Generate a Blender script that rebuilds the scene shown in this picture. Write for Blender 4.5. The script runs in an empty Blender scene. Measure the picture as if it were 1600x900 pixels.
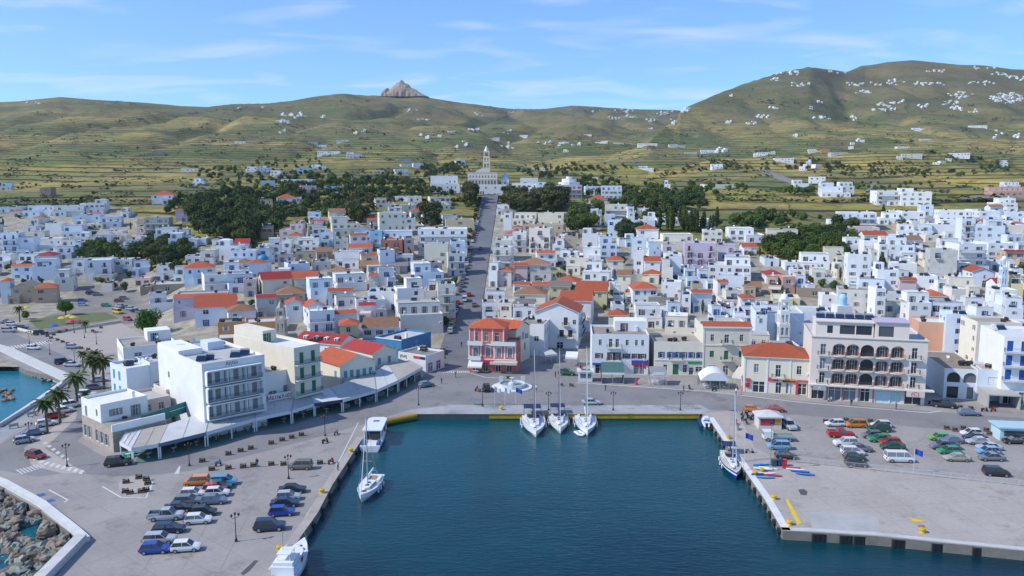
import bpy, math, random
import numpy as np
from mathutils import Vector, Matrix, noise as mnoise
R = math.radians
S = bpy.context.scene
COL = S.collection
rnd = random.Random(7)

# ---------------------------------------------------------------- camera
FPX, CX, CY, PITCH, CAMH = 1250.0, 800.0, 450.0, R(7.7), 52.0
cam = bpy.data.cameras.new('camera'); cam.sensor_width = 36; cam.lens = 36*FPX/1600
cam.clip_start = 1; cam.clip_end = 30000
co = bpy.data.objects.new('camera', cam); COL.objects.link(co)
co.location = (0, 0, CAMH); co.rotation_euler = (R(90)-PITCH, 0, 0)
S.camera = co

# ---------------------------------------------------------------- sky, sun, exposure
SUN_EL, SUN_AZ = 42.0, 254.0          # degrees; azimuth clockwise from +Y
wd = bpy.data.worlds.new("World"); S.world = wd; wd.use_nodes = True
nt = wd.node_tree; nt.nodes.clear()
N = nt.nodes.new; L = nt.links.new
sky = N('ShaderNodeTexSky'); sky.sky_type = 'NISHITA'; sky.sun_disc = False
sky.sun_elevation = R(SUN_EL); sky.sun_rotation = R(SUN_AZ)
sky.altitude = 50; sky.air_density = 1.0; sky.dust_density = 0.0; sky.ozone_density = 4.0
tc = N('ShaderNodeTexCoord')
sep = N('ShaderNodeSeparateXYZ'); L(tc.outputs['Generated'], sep.inputs[0])
# clouds on a high flat layer: direction / z
addz = N('ShaderNodeMath'); addz.operation = 'ADD'; addz.inputs[1].default_value = 0.10; L(sep.outputs[2], addz.inputs[0])
dx = N('ShaderNodeMath'); dx.operation = 'DIVIDE'; L(sep.outputs[0], dx.inputs[0]); L(addz.outputs[0], dx.inputs[1])
dy = N('ShaderNodeMath'); dy.operation = 'DIVIDE'; L(sep.outputs[1], dy.inputs[0]); L(addz.outputs[0], dy.inputs[1])
cmb = N('ShaderNodeCombineXYZ'); L(dx.outputs[0], cmb.inputs[0]); L(dy.outputs[0], cmb.inputs[1])
mp = N('ShaderNodeMapping'); mp.inputs['Scale'].default_value = (1.35, 2.5, 1); mp.inputs['Rotation'].default_value = (0, 0, R(-14))
mp.inputs['Location'].default_value = (3.3, 1.2, 0)
L(cmb.outputs[0], mp.inputs[0])
nz = N('ShaderNodeTexNoise'); nz.inputs['Scale'].default_value = 1.0; nz.inputs['Detail'].default_value = 6; nz.inputs['Roughness'].default_value = .52
nz.inputs['Distortion'].default_value = .5
L(mp.outputs[0], nz.inputs['Vector'])
cr = N('ShaderNodeMapRange'); cr.inputs[1].default_value = .50; cr.inputs[2].default_value = .80; cr.clamp = True
L(nz.outputs['Fac'], cr.inputs[0])
cm = N('ShaderNodeMath'); cm.operation = 'MULTIPLY'; cm.inputs[1].default_value = .45; L(cr.outputs[0], cm.inputs[0])
mix = N('ShaderNodeMixRGB'); L(cm.outputs[0], mix.inputs[0])
tint = N('ShaderNodeMixRGB'); tint.blend_type = 'MULTIPLY'; tint.inputs[0].default_value = 1; tint.inputs[2].default_value = (.60, .88, 1.15, 1)
L(sky.outputs[0], tint.inputs[1]); L(tint.outputs[0], mix.inputs[1]); mix.inputs[2].default_value = (6.9, 6.5, 7.6, 1)
bg = N('ShaderNodeBackground'); bg.inputs[1].default_value = 0.135
L(mix.outputs[0], bg.inputs[0])
wo = N('ShaderNodeOutputWorld'); L(bg.outputs[0], wo.inputs[0])
sl = bpy.data.lights.new('sun', 'SUN'); sl.energy = 3.4; sl.angle = R(.55); sl.color = (1, .955, .88)
so = bpy.data.objects.new('sun', sl); COL.objects.link(so)
_sd = Vector((math.sin(R(SUN_AZ))*math.cos(R(SUN_EL)), math.cos(R(SUN_AZ))*math.cos(R(SUN_EL)), math.sin(R(SUN_EL))))
so.rotation_euler = (-_sd).to_track_quat('-Z', 'Y').to_euler(); so.location = _sd*500
S.view_settings.view_transform = 'Standard'; S.view_settings.look = 'None'
S.view_settings.exposure = 0.4; S.view_settings.gamma = 1
S.render.engine = 'CYCLES'
S.cycles.max_bounces = 4; S.cycles.diffuse_bounces = 2; S.cycles.glossy_bounces = 2; S.cycles.volume_bounces = 0
S.cycles.transparent_max_bounces = 6; S.cycles.use_denoising = True

HAZE = 4.4e-5
# ---------------------------------------------------------------- helpers
def tag(o, label=None, cat=None, group=None, kind=None):
    if label: o['label'] = label
    if cat: o['category'] = cat
    if group: o['group'] = group
    if kind: o['kind'] = kind
    return o
def empty(name, loc=(0, 0, 0), rz=0, label=None, cat=None, group=None):
    o = bpy.data.objects.new(name, None); COL.objects.link(o)
    o.location = loc; o.rotation_euler = (0, 0, rz); o.empty_display_size = .5
    return tag(o, label, cat, group)
def link(name, me, parent=None, loc=None, rz=0, scale=None, rot=None):
    o = bpy.data.objects.new(name, me); COL.objects.link(o)
    if parent: o.parent = parent
    if loc is not None: o.location = loc
    if rot is not None: o.rotation_euler = rot
    elif rz: o.rotation_euler = (0, 0, rz)
    if scale is not None: o.scale = scale
    return o
def copy_tree(o, parent=None):
    c = o.copy(); COL.objects.link(c)
    if parent: c.parent = parent
    for ch in list(o.children): copy_tree(ch, c)
    return c

class MB:
    def __init__(s): s.v = []; s.f = []; s.m = []; s.M = None
    def vert(s, p):
        if s.M is not None: p = s.M @ Vector(p)
        s.v.append((p[0], p[1], p[2])); return len(s.v)-1
    def poly(s, pts, mi=0):
        s.f.append([s.vert(p) for p in pts]); s.m.append(mi)
    def box(s, x0, x1, y0, y1, z0, z1, mi=0, bot=True):
        b = len(s.v)
        for z in (z0, z1):
            for x, y in ((x0, y0), (x1, y0), (x1, y1), (x0, y1)): s.vert((x, y, z))
        F = [(4, 5, 6, 7), (0, 1, 5, 4), (1, 2, 6, 5), (2, 3, 7, 6), (3, 0, 4, 7)]
        if bot: F.append((3, 2, 1, 0))
        for f in F: s.f.append([b+i for i in f]); s.m.append(mi)
    def cyl(s, p, q, r0, r1=None, n=8, mi=0, cap=True):
        r1 = r0 if r1 is None else r1
        p = Vector(p); q = Vector(q); d = (q-p)
        if d.length < 1e-6: return
        d.normalize(); a = d.orthogonal().normalized(); b = d.cross(a)
        i0 = len(s.v)
        for c, r in ((p, r0), (q, r1)):
            for k in range(n):
                t = 2*math.pi*k/n
                s.vert(c + a*(r*math.cos(t)) + b*(r*math.sin(t)))
        for k in range(n):
            k2 = (k+1) % n
            s.f.append([i0+k, i0+k2, i0+n+k2, i0+n+k]); s.m.append(mi)
        if cap:
            s.f.append([i0+k for k in range(n)][::-1]); s.m.append(mi)
            s.f.append([i0+n+k for k in range(n)]); s.m.append(mi)
    def lathe(s, prof, c=(0, 0, 0), n=12, mi=0):
        i0 = len(s.v)
        for r, z in prof:
            for k in range(n):
                t = 2*math.pi*k/n
                s.vert((c[0]+r*math.cos(t), c[1]+r*math.sin(t), c[2]+z))
        for j in range(len(prof)-1):
            for k in range(n):
                k2 = (k+1) % n
                s.f.append([i0+j*n+k, i0+j*n+k2, i0+(j+1)*n+k2, i0+(j+1)*n+k]); s.m.append(mi)
    def prism(s, pts, z0, z1, mi=0, top=None, bottom=False):
        """vertical prism over a closed 2-D outline (counter-clockwise)"""
        n = len(pts); b = len(s.v)
        for z in (z0, z1):
            for p in pts: s.vert((p[0], p[1], z))
        for k in range(n):
            k2 = (k+1) % n
            s.f.append([b+k, b+k2, b+n+k2, b+n+k]); s.m.append(mi)
        s.f.append([b+n+k for k in range(n)]); s.m.append(mi if top is None else top)
        if bottom: s.f.append([b+k for k in range(n)][::-1]); s.m.append(mi)
    def mesh(s, name, mats, smooth=False):
        me = bpy.data.meshes.new(name); me.from_pydata(s.v, [], s.f)
        for m in mats: me.materials.append(m)
        if len(mats) > 1: me.polygons.foreach_set('material_index', s.m)
        if smooth: me.polygons.foreach_set('use_smooth', [True]*len(s.f))
        me.update(); return me
    def build(s, name, mats, parent=None, loc=None, rz=0, smooth=False, scale=None):
        if not isinstance(mats, (list, tuple)): mats = [mats]
        return link(name, s.mesh(name, mats, smooth), parent, loc, rz, scale)

_M = {}
def mat(name, col, rough=.75, var=.12, sc=.6, metal=0, bump=0, bsc=8, spec=None, emis=None):
    if name in _M: return _M[name]
    m = bpy.data.materials.new(name); m.use_nodes = True
    t = m.node_tree; b = t.nodes['Principled BSDF']
    b.inputs['Roughness'].default_value = rough; b.inputs['Metallic'].default_value = metal
    if spec is not None: b.inputs['Specular IOR Level'].default_value = spec
    c = (*col, 1)
    if var:
        g = t.nodes.new('ShaderNodeNewGeometry'); n = t.nodes.new('ShaderNodeTexNoise')
        n.inputs['Scale'].default_value = sc; n.inputs['Detail'].default_value = 5; n.inputs['Roughness'].default_value = .65
        t.links.new(g.outputs['Position'], n.inputs['Vector'])
        oi = t.nodes.new('ShaderNodeObjectInfo')
        ma = t.nodes.new('ShaderNodeMath'); ma.operation = 'MULTIPLY_ADD'; ma.inputs[1].default_value = .5
        t.links.new(oi.outputs['Random'], ma.inputs[0]); t.links.new(n.outputs['Fac'], ma.inputs[2])
        mr = t.nodes.new('ShaderNodeMapRange'); mr.inputs[1].default_value = .35; mr.inputs[2].default_value = 1.1
        mr.inputs[3].default_value = 1-var; mr.inputs[4].default_value = 1+var*.35
        t.links.new(ma.outputs[0], mr.inputs[0])
        mx = t.nodes.new('ShaderNodeMixRGB'); mx.blend_type = 'MULTIPLY'; mx.inputs[0].default_value = 1
        mx.inputs[1].default_value = c; t.links.new(mr.outputs[0], mx.inputs[2])
        t.links.new(mx.outputs[0], b.inputs['Base Color'])
    else: b.inputs['Base Color'].default_value = c
    if bump:
        g = t.nodes.new('ShaderNodeNewGeometry'); n = t.nodes.new('ShaderNodeTexNoise'); n.inputs['Scale'].default_value = bsc
        n.inputs['Detail'].default_value = 4
        t.links.new(g.outputs['Position'], n.inputs['Vector'])
        bp = t.nodes.new('ShaderNodeBump'); bp.inputs['Strength'].default_value = bump
        t.links.new(n.outputs['Fac'], bp.inputs['Height']); t.links.new(bp.outputs[0], b.inputs['Normal'])
    _M[name] = m; return m

# ---------------------------------------------------------------- projection and terrain heights
SP, CP = math.sin(PITCH), math.cos(PITCH)
def ray(px, py):
    a = (px-CX)/FPX; v = (CY-py)/FPX
    dY = CP+v*SP; dZ = -SP+v*CP
    return a/dY, dZ/dY              # X and Z slope per metre of Y
def P(px, py, z=1.4):               # point of a horizontal plane seen at a pixel
    a, s = ray(px, py); Y = (z-CAMH)/s
    return Vector((a*Y, Y, z))
def zimg(y, Y): return CAMH + Y*math.tan(math.atan((450-y)/FPX)-PITCH)
SKY = [(-500, 178), (0, 160), (60, 158), (120, 151), (160, 155), (240, 160), (300, 165), (340, 167), (380, 162), (430, 161), (470, 157),
       (505, 150), (545, 145), (575, 148), (665, 151), (700, 157), (760, 165), (800, 170), (850, 170), (890, 165), (950, 168),
       (1000, 171), (1060, 172), (1300, 175), (2200, 178)]
SKB = [(880, 300), (940, 285), (985, 240), (1010, 209), (1040, 186), (1062, 168), (1100, 150), (1150, 130), (1200, 113), (1245, 104), (1275, 108), (1300, 111),
       (1322, 103), (1360, 96), (1400, 94), (1440, 97), (1500, 101), (1550, 107), (1600, 108), (2100, 122)]
YRA = [(-500, 2700), (340, 2700), (500, 3300), (700, 3600), (850, 4300), (1000, 4700), (2200, 4700)]
YRB = [(880, 1500), (940, 1500), (1010, 1800), (1060, 2300), (1150, 2700), (1250, 2850), (1330, 3300), (2100, 3500)]
ZC = [(0, 1.3), (228, 1.3), (260, 4), (300, 8.5), (350, 14), (400, 19.5), (500, 30.5), (600, 41.5)]
ZL = [(0, 1.3), (345, 1.35), (400, 8.5), (500, 26), (600, 41.5)]
def itp(t, x): return float(np.interp(x, [a for a, b in t], [b for a, b in t]))
NU, NV = 620, 420
US = np.linspace(-1.05, 1.15, NU)
YS = np.exp(np.linspace(math.log(214), math.log(8200), NV))
PXS = 800+US*FPX*.985
def build_height():
    Z = np.zeros((NV, NU))
    ysA = np.interp(PXS, [a for a, b in SKY], [b for a, b in SKY]); yrA = np.interp(PXS, [a for a, b in YRA], [b for a, b in YRA])
    ysB = np.interp(PXS, [a for a, b in SKB], [b for a, b in SKB]); yrB = np.interp(PXS, [a for a, b in YRB], [b for a, b in YRB])
    wl = np.clip((330-PXS)/120, 0, 1); wl = wl*wl*(3-2*wl)
    gx = [0, .25, .5, .75, .92, 1]; gy = [0, .20, .45, .74, .94, 1]
    for j, Y in enumerate(YS):
        zc = np.interp(Y, [a for a, b in ZC], [b for a, b in ZC]); zl = np.interp(Y, [a for a, b in ZL], [b for a, b in ZL])
        near = zc*(1-wl)+zl*wl
        def hill(ys, yr, y0=303):
            s = np.clip(np.log(Y/600)/np.log(yr/600), 0, 1)
            g = np.interp(s, gx, gy); y = y0-(y0-ys)*g
            z = CAMH + Y*np.tan(np.arctan((450-y)/FPX)-PITCH)
            zr = CAMH + yr*np.tan(np.arctan((450-ys)/FPX)-PITCH)
            return np.where(Y > yr, zr-(Y-yr)*.22, z)
        if Y <= 600: z = near
        else:
            a = hill(ysA, yrA)
            # right hill rises from its foot at 1250 m
            s = np.clip((Y-1150)/(yrB-1150), 0, 1); s2 = s**1.15
            y = 274-(274-ysB)*s2
            zb = CAMH + Y*np.tan(np.arctan((450-y)/FPX)-PITCH); zrb = CAMH + yrB*np.tan(np.arctan((450-ysB)/FPX)-PITCH)
            b = np.where(Y > yrB, zrb-(Y-yrB)*.25, zb)
            b = np.where((PXS < 885) | (Y < 1150), -1e3, b)
            k = 34.0
            z = np.where(b > a-60, np.maximum(a, b)+k*np.exp(-np.abs(a-b)/k)*.5*(b > -500), a)
        Z[j] = z
    # relief
    for j, Y in enumerate(YS):
        if Y < 430: continue
        w = min(1, (Y-430)/700)
        for i in range(NU):
            x = US[i]*Y
            n1 = mnoise.fractal(Vector((x/420, Y/420, 3.1)), .9, 2.1, 5)
            n2 = 1-abs(mnoise.noise(Vector((x/230+4, Y/600, 9.0))))*2
            ry = yrA[i] if PXS[i] < 1050 else yrB[i]
            dr = min(1, abs(Y-ry)/600)*.97+.03
            Z[j, i] += w*dr*(n1*min(Y*.013, 36) - max(0, n2-.45)*min(Y*.018, 46))
    return Z
ZG = build_height()
LY0, LYS = math.log(YS[0]), (math.log(YS[-1])-math.log(YS[0]))/(NV-1)
def zg(x, Y):
    if Y <= YS[0]: return 1.4
    v = min((math.log(Y)-LY0)/LYS, NV-1.001); u = min(max((x/Y-US[0])/(US[1]-US[0]), 0), NU-1.001)
    j = int(v); i = int(u); fv = v-j; fu = u-i
    return float((ZG[j, i]*(1-fu)+ZG[j, i+1]*fu)*(1-fv)+(ZG[j+1, i]*(1-fu)+ZG[j+1, i+1]*fu)*fv)
def PH(px, py, H=0.0, y0=120):      # first ground point whose height + H is seen at a pixel
    a, s = ray(px, py); Y = y0; prev = None
    while Y < 6500:
        d = (CAMH+s*Y)-(zg(a*Y, Y)+H)
        if d < 0:
            if prev is None: break
            Ya, Yb = prev, Y
            for _ in range(12):
                m = (Ya+Yb)/2
                if (CAMH+s*m)-(zg(a*m, m)+H) < 0: Yb = m
                else: Ya = m
            Y = Yb; break
        prev = Y; Y *= 1.012
    return Vector((a*Y, Y, zg(a*Y, Y)))
def topx(v):                        # world -> photo pixel
    d = v[1]*CP-(v[2]-CAMH)*SP; u = v[1]*SP+(v[2]-CAMH)*CP
    return CX+FPX*v[0]/d, CY-FPX*u/d
# ---------------------------------------------------------------- ground materials
def nodes(m): return m.node_tree.nodes, m.node_tree.links, m.node_tree.nodes['Principled BSDF']
def terrain_material():
    m = bpy.data.materials.new('hillside'); m.use_nodes = True; n, l, b = nodes(m)
    b.inputs['Roughness'].default_value = .95; b.inputs['Specular IOR Level'].default_value = .1
    g = n.new('ShaderNodeNewGeometry'); sp = n.new('ShaderNodeSeparateXYZ'); l.new(g.outputs['Position'], sp.inputs[0])
    def noise(scale, det=5, rough=.6, vec=None, dist=0):
        t = n.new('ShaderNodeTexNoise'); t.inputs['Scale'].default_value = scale; t.inputs['Detail'].default_value = det
        t.inputs['Roughness'].default_value = rough; t.inputs['Distortion'].default_value = dist
        l.new(vec or g.outputs['Position'], t.inputs['Vector']); return t.outputs['Fac']
    def ramp(fac, a, b_, lo=0, hi=1):
        r = n.new('ShaderNodeMapRange'); r.clamp = True; l.new(fac, r.inputs[0])
        for i, v in ((1, a), (2, b_), (3, lo), (4, hi)): r.inputs[i].default_value = v
        return r.outputs[0]
    def mixc(fac, a, c, mode='MIX'):
        x = n.new('ShaderNodeMixRGB'); x.blend_type = mode
        if isinstance(fac, float): x.inputs[0].default_value = fac
        else: l.new(fac, x.inputs[0])
        for i, v in ((1, a), (2, c)):
            if isinstance(v, tuple): x.inputs[i].default_value = (*v, 1)
            else: l.new(v, x.inputs[i])
        return x.outputs[0]
    def math_(op, a, c):
        x = n.new('ShaderNodeMath'); x.operation = op
        for i, v in ((0, a), (1, c)):
            if isinstance(v, (int, float)): x.inputs[i].default_value = v
            else: l.new(v, x.inputs[i])
        return x.outputs[0]
    # stretched coordinates: fields lie along the contours (x direction mostly)
    mpn = n.new('ShaderNodeMapping'); mpn.inputs['Scale'].default_value = (.35, 1, 2.2); l.new(g.outputs['Position'], mpn.inputs[0])
    st = mpn.outputs[0]
    base = mixc(ramp(noise(.009, 6, .6, st), .40, .60), (.084, .118, .044), (.145, .140, .066))
    base = mixc(ramp(noise(.0042, 6, .62, st), .47, .60), base, (.25, .205, .075))
    base = mixc(ramp(noise(.006, 7, .7), .52, .68), base, (.115, .095, .065))
    # higher ground is browner, greyer scrub
    hz = ramp(sp.outputs[2], 120, 420)
    base = mixc(math_('MULTIPLY', hz, .6), base, mixc(ramp(noise(.012, 6, .7), .4, .62), (.085, .082, .045), (.13, .112, .075)))
    # low fields close above the town are yellower
    lowf = math_('MULTIPLY', ramp(sp.outputs[2], 95, 45), ramp(noise(.008, 4, .6, st), .44, .56))
    base = mixc(math_('MULTIPLY', lowf, .75), base, (.28, .225, .05))
    # terrace walls follow the height lines
    wz = math_('ADD', math_('MULTIPLY', sp.outputs[2], .22), math_('MULTIPLY', noise(.0014, 3, .5), 7.0))
    fr = math_('FRACT', wz, 0)
    line = ramp(fr, .70, .80); line2 = ramp(fr, 1.0, .95); line = math_('MULTIPLY', line, line2)
    line = math_('MULTIPLY', line, ramp(noise(.007, 4, .6, st), .38, .45))
    wz2 = math_('FRACT', math_('ADD', math_('MULTIPLY', sp.outputs[0], .011), math_('MULTIPLY', noise(.004, 3, .5), 6.0)), 0)
    l2 = math_('MULTIPLY', math_('MULTIPLY', ramp(wz2, .955, .97), ramp(wz2, 1.0, .985)), ramp(noise(.007, 3, .5), .50, .56))
    line = math_('MAXIMUM', line, l2)
    base = mixc(math_('MULTIPLY', line, .92), base, (.03, .027, .02))
    # scrub speckle and bare pale rock
    sc = ramp(noise(.11, 4, .7), .52, .66)
    base = mixc(math_('MULTIPLY', sc, .62), base, (.03, .038, .016))
    sc2 = ramp(noise(.035, 5, .75), .54, .66)
    base = mixc(math_('MULTIPLY', sc2, .55), base, (.04, .048, .02))
    pale = math_('MULTIPLY', ramp(noise(.02, 6, .8), .63, .70), ramp(noise(.0035, 2, .5), .5, .6))
    base = mixc(pale, base, (.34, .29, .22))
    # every terrace field has its own tint
    fl = n.new('ShaderNodeMath'); fl.operation = 'FLOOR'; l.new(wz, fl.inputs[0]); fx = n.new('ShaderNodeMath'); fx.operation = 'FLOOR'
    l.new(math_('ADD', math_('MULTIPLY', sp.outputs[0], .011), math_('MULTIPLY', noise(.004, 3, .5), 6.0)), fx.inputs[0])
    cv = n.new('ShaderNodeCombineXYZ'); l.new(fl.outputs[0], cv.inputs[0]); l.new(fx.outputs[0], cv.inputs[1]); wn = n.new('ShaderNodeTexWhiteNoise'); wn.noise_dimensions = '2D'; l.new(cv.outputs[0], wn.inputs['Vector'])
    tf = mixc(wn.outputs['Value'], (.75, .92, .78), (1.32, 1.18, 1.02)); tinted = mixc(1.0, base, tf, 'MULTIPLY')
    base = mixc(math_('MULTIPLY', ramp(noise(.0025, 2, .5), .36, .46), ramp(sp.outputs[2], 330, 160)), base, tinted)
    # town ground
    at = n.new('ShaderNodeAttribute'); at.attribute_name = 'town'
    tg = mixc(ramp(noise(.25, 4, .6), .4, .6), (.20, .185, .165), (.29, .27, .245))
    base = mixc(at.outputs['Fac'], base, tg)
    a2 = n.new('ShaderNodeAttribute'); a2.attribute_name = 'street'
    base = mixc(a2.outputs['Fac'], base, mixc(ramp(noise(.12, 5, .65), .4, .6), (.155, .15, .152), (.20, .192, .19)))
    hs_ = n.new('ShaderNodeHueSaturation'); hs_.inputs['Saturation'].default_value = .90; l.new(base, hs_.inputs['Color']); base = mixc(1.0, hs_.outputs['Color'], (1.34, 1.30, 1.14), 'MULTIPLY')
    l.new(base, b.inputs['Base Color'])
    bp = n.new('ShaderNodeBump'); bp.inputs['Strength'].default_value = .8; bp.inputs['Distance'].default_value = 3
    l.new(math_('SUBTRACT', .8, math_('MULTIPLY', math_('MAXIMUM', at.outputs['Fac'], a2.outputs['Fac']), .78)), bp.inputs['Strength'])
    l.new(noise(.05, 6, .75), bp.inputs['Height']); l.new(bp.outputs[0], b.inputs['Normal'])
    return m
def in_town(px, py):
    if py < 322: return 0.0
    # green pockets
    for (cx, cy, rx, ry) in ((370, 335, 130, 55), (270, 395, 45, 40), (690, 330, 60, 20), (850, 320, 60, 30), (1090, 350, 170, 28), (1270, 380, 100, 32), (1330, 335, 60, 12),
                             (190, 400, 60, 12), (480, 320, 110, 16), (1000, 320, 90, 18)):
        if ((px-cx)/rx)**2+((py-cy)/ry)**2 < 1: return 0.0
    top = itp([(0, 330), (170, 318), (230, 340), (400, 345), (600, 330), (740, 315), (900, 320), (1000, 345), (1150, 350), (1300, 345), (1340, 330), (1600, 325)], px)
    return max(0.0, min(1.0, (py-top)/8))
STREETS = [[(0, 520), (100, 485), (118, 470), (112, 430), (104, 408), (116, 405), (130, 428), (150, 445), (215, 455), (255, 470), (240, 500), (190, 508), (150, 515), (90, 530), (0, 530)],
           [(938, 560), (962, 500), (985, 440), (978, 400), (987, 400), (997, 445), (975, 505), (958, 562)], [(925, 372), (932, 345), (916, 335), (922, 330), (942, 345), (938, 372)], [(1190, 262), (1225, 275), (1262, 290), (1262, 296), (1215, 280), (1185, 267)],
           [(1350, 300), (1362, 285), (1368, 286), (1357, 303)], [(1500, 310), (1520, 306), (1600, 304), (1600, 310)], [(664, 266), (672, 264), (700, 296), (690, 300)]]
def in_poly(x, y, pl):
    c = False; j = len(pl)-1
    for i in range(len(pl)):
        if (pl[i][1] > y) != (pl[j][1] > y) and x < (pl[j][0]-pl[i][0])*(y-pl[i][1])/(pl[j][1]-pl[i][1])+pl[i][0]: c = not c
        j = i
    return c
def build_terrain():
    vs = []; tw = []; sw_ = []
    for j, Y in enumerate(YS):
        for i in range(NU):
            x = US[i]*Y; z = ZG[j, i]; vs.append((x, Y, float(z)))
            q = topx((x, Y, z)); tw.append(in_town(*q) if Y < 700 else 0.0); sw_.append(1.0 if Y < 1100 and any(in_poly(*q, s) for s in STREETS) else 0.0)
    fs = []
    for j in range(NV-1):
        o = j*NU
        for i in range(NU-1): fs.append((o+i, o+i+1, o+NU+i+1, o+NU+i))
    me = bpy.data.meshes.new('hills'); me.from_pydata(vs, [], fs)
    a = me.attributes.new('town', 'FLOAT', 'POINT'); a.data.foreach_set('value', tw)
    a = me.attributes.new('street', 'FLOAT', 'POINT'); a.data.foreach_set('value', sw_)
    me.polygons.foreach_set('use_smooth', [True]*len(fs)); me.materials.append(terrain_material()); me.update()
    o = link('hills', me); tag(o, kind='structure')
build_terrain()

# ---------------------------------------------------------------- rock peak
def rock_peak():
    c = PH(630, 152, 0, 2500); base = zg(c.x, c.y)-25
    mb = MB(); nx, ny = 70, 40
    W = 70/FPX*c.y; 
    prof = [(-.52, .0), (-.47, .12), (-.42, .50), (-.37, .56), (-.33, .42), (-.27, .50), (-.2, .78), (-.12, .88), (-.06, 1.0), (0.0, .93), (.06, .86), (.14, .66), (.24, .50), (.36, .30), (.45, .17), (.56, 0)]
    T = 27/FPX*c.y
    for j in range(ny+1):
        for i in range(nx+1):
            u = -.56+1.12*i/nx; v = -1+2*j/ny
            h = itp(prof, u)
            r = math.sqrt(max(0, 1-abs(v)**1.7))
            x = u*W; y = v*W*.32
            nn = mnoise.fractal(Vector((x/22, y/22, 1)), .8, 2.2, 6)
            rid = 1-abs(mnoise.noise(Vector((x/14, y/40, 5))))*2
            z = h*r*T*(.93+.12*nn)+(rid*5-3)*h*r
            mb.vert((x+nn*5, y+nn*8, max(z, -2)+25*(1)))
    for j in range(ny):
        for i in range(nx):
            a = j*(nx+1)+i; mb.f.append([a, a+1, a+nx+2, a+nx+1]); mb.m.append(0)
    m = mat('peak_rock', (.36, .275, .21), .95, .45, .06, bump=1, bsc=.12)
    o = mb.build('rock_peak', m, loc=(c.x, c.y+20, base)); tag(o, kind='structure')
rock_peak()

# ---------------------------------------------------------------- sea
def sea():
    m = bpy.data.materials.new('sea_water'); m.use_nodes = True; n, l, b = nodes(m)
    g = n.new('ShaderNodeNewGeometry')
    t = n.new('ShaderNodeTexNoise'); t.inputs['Scale'].default_value = .035; t.inputs['Detail'].default_value = 4; l.new(g.outputs['Position'], t.inputs['Vector'])
    r = n.new('ShaderNodeMapRange'); r.inputs[1].default_value = .38; r.inputs[2].default_value = .66; l.new(t.outputs['Fac'], r.inputs[0])
    mx = n.new('ShaderNodeMixRGB'); l.new(r.outputs[0], mx.inputs[0]); mx.inputs[1].default_value = (.001, .016, .034, 1); mx.inputs[2].default_value = (.001, .040, .054, 1)
    # shallows by the quay head and beyond the breakwater are paler
    sp = n.new('ShaderNodeSeparateXYZ'); l.new(g.outputs['Position'], sp.inputs[0])
    r2 = n.new('ShaderNodeMapRange'); r2.inputs[1].default_value = 90; r2.inputs[2].default_value = 165; l.new(sp.outputs[1], r2.inputs[0])
    m2 = n.new('ShaderNodeMixRGB'); l.new(r2.outputs[0], m2.inputs[0]); l.new(mx.outputs[0], m2.inputs[1]); m2.inputs[2].default_value = (.002, .070, .088, 1)
    r3 = n.new('ShaderNodeMapRange'); r3.inputs[1].default_value = -62; r3.inputs[2].default_value = -78; l.new(sp.outputs[0], r3.inputs[0])
    m3 = n.new('ShaderNodeMixRGB'); l.new(r3.outputs[0], m3.inputs[0]); l.new(m2.outputs[0], m3.inputs[1]); m3.inputs[2].default_value = (.008, .15, .20, 1)
    l.new(m3.outputs[0], b.inputs['Base Color'])
    b.inputs['Roughness'].default_value = .05; b.inputs['IOR'].default_value = 1.33
    mp_ = n.new('ShaderNodeMapping'); mp_.inputs['Scale'].default_value = (.6, 1.5, 1); mp_.inputs['Rotation'].default_value = (0, 0, .25); l.new(g.outputs['Position'], mp_.inputs[0])
    w = n.new('ShaderNodeTexNoise'); w.inputs['Scale'].default_value = .9; w.inputs['Detail'].default_value = 5; w.inputs['Roughness'].default_value = .6; l.new(mp_.outputs[0], w.inputs['Vector'])
    w2 = n.new('ShaderNodeTexNoise'); w2.inputs['Scale'].default_value = .16; w2.inputs['Detail'].default_value = 3; l.new(mp_.outputs[0], w2.inputs['Vector'])
    ad = n.new('ShaderNodeMath'); l.new(w.outputs['Fac'], ad.inputs[0]); l.new(w2.outputs['Fac'], ad.inputs[1])
    bp = n.new('ShaderNodeBump'); bp.inputs['Strength'].default_value = .42; bp.inputs['Distance'].default_value = .3
    l.new(ad.outputs[0], bp.inputs['Height']); l.new(bp.outputs[0], b.inputs['Normal'])
    mb = MB(); mb.poly([(-2500, -600, 0), (2500, -600, 0), (2500, 600, 0), (-2500, 600, 0)])
    tag(mb.build('water', m), kind='structure')
sea()

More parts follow.
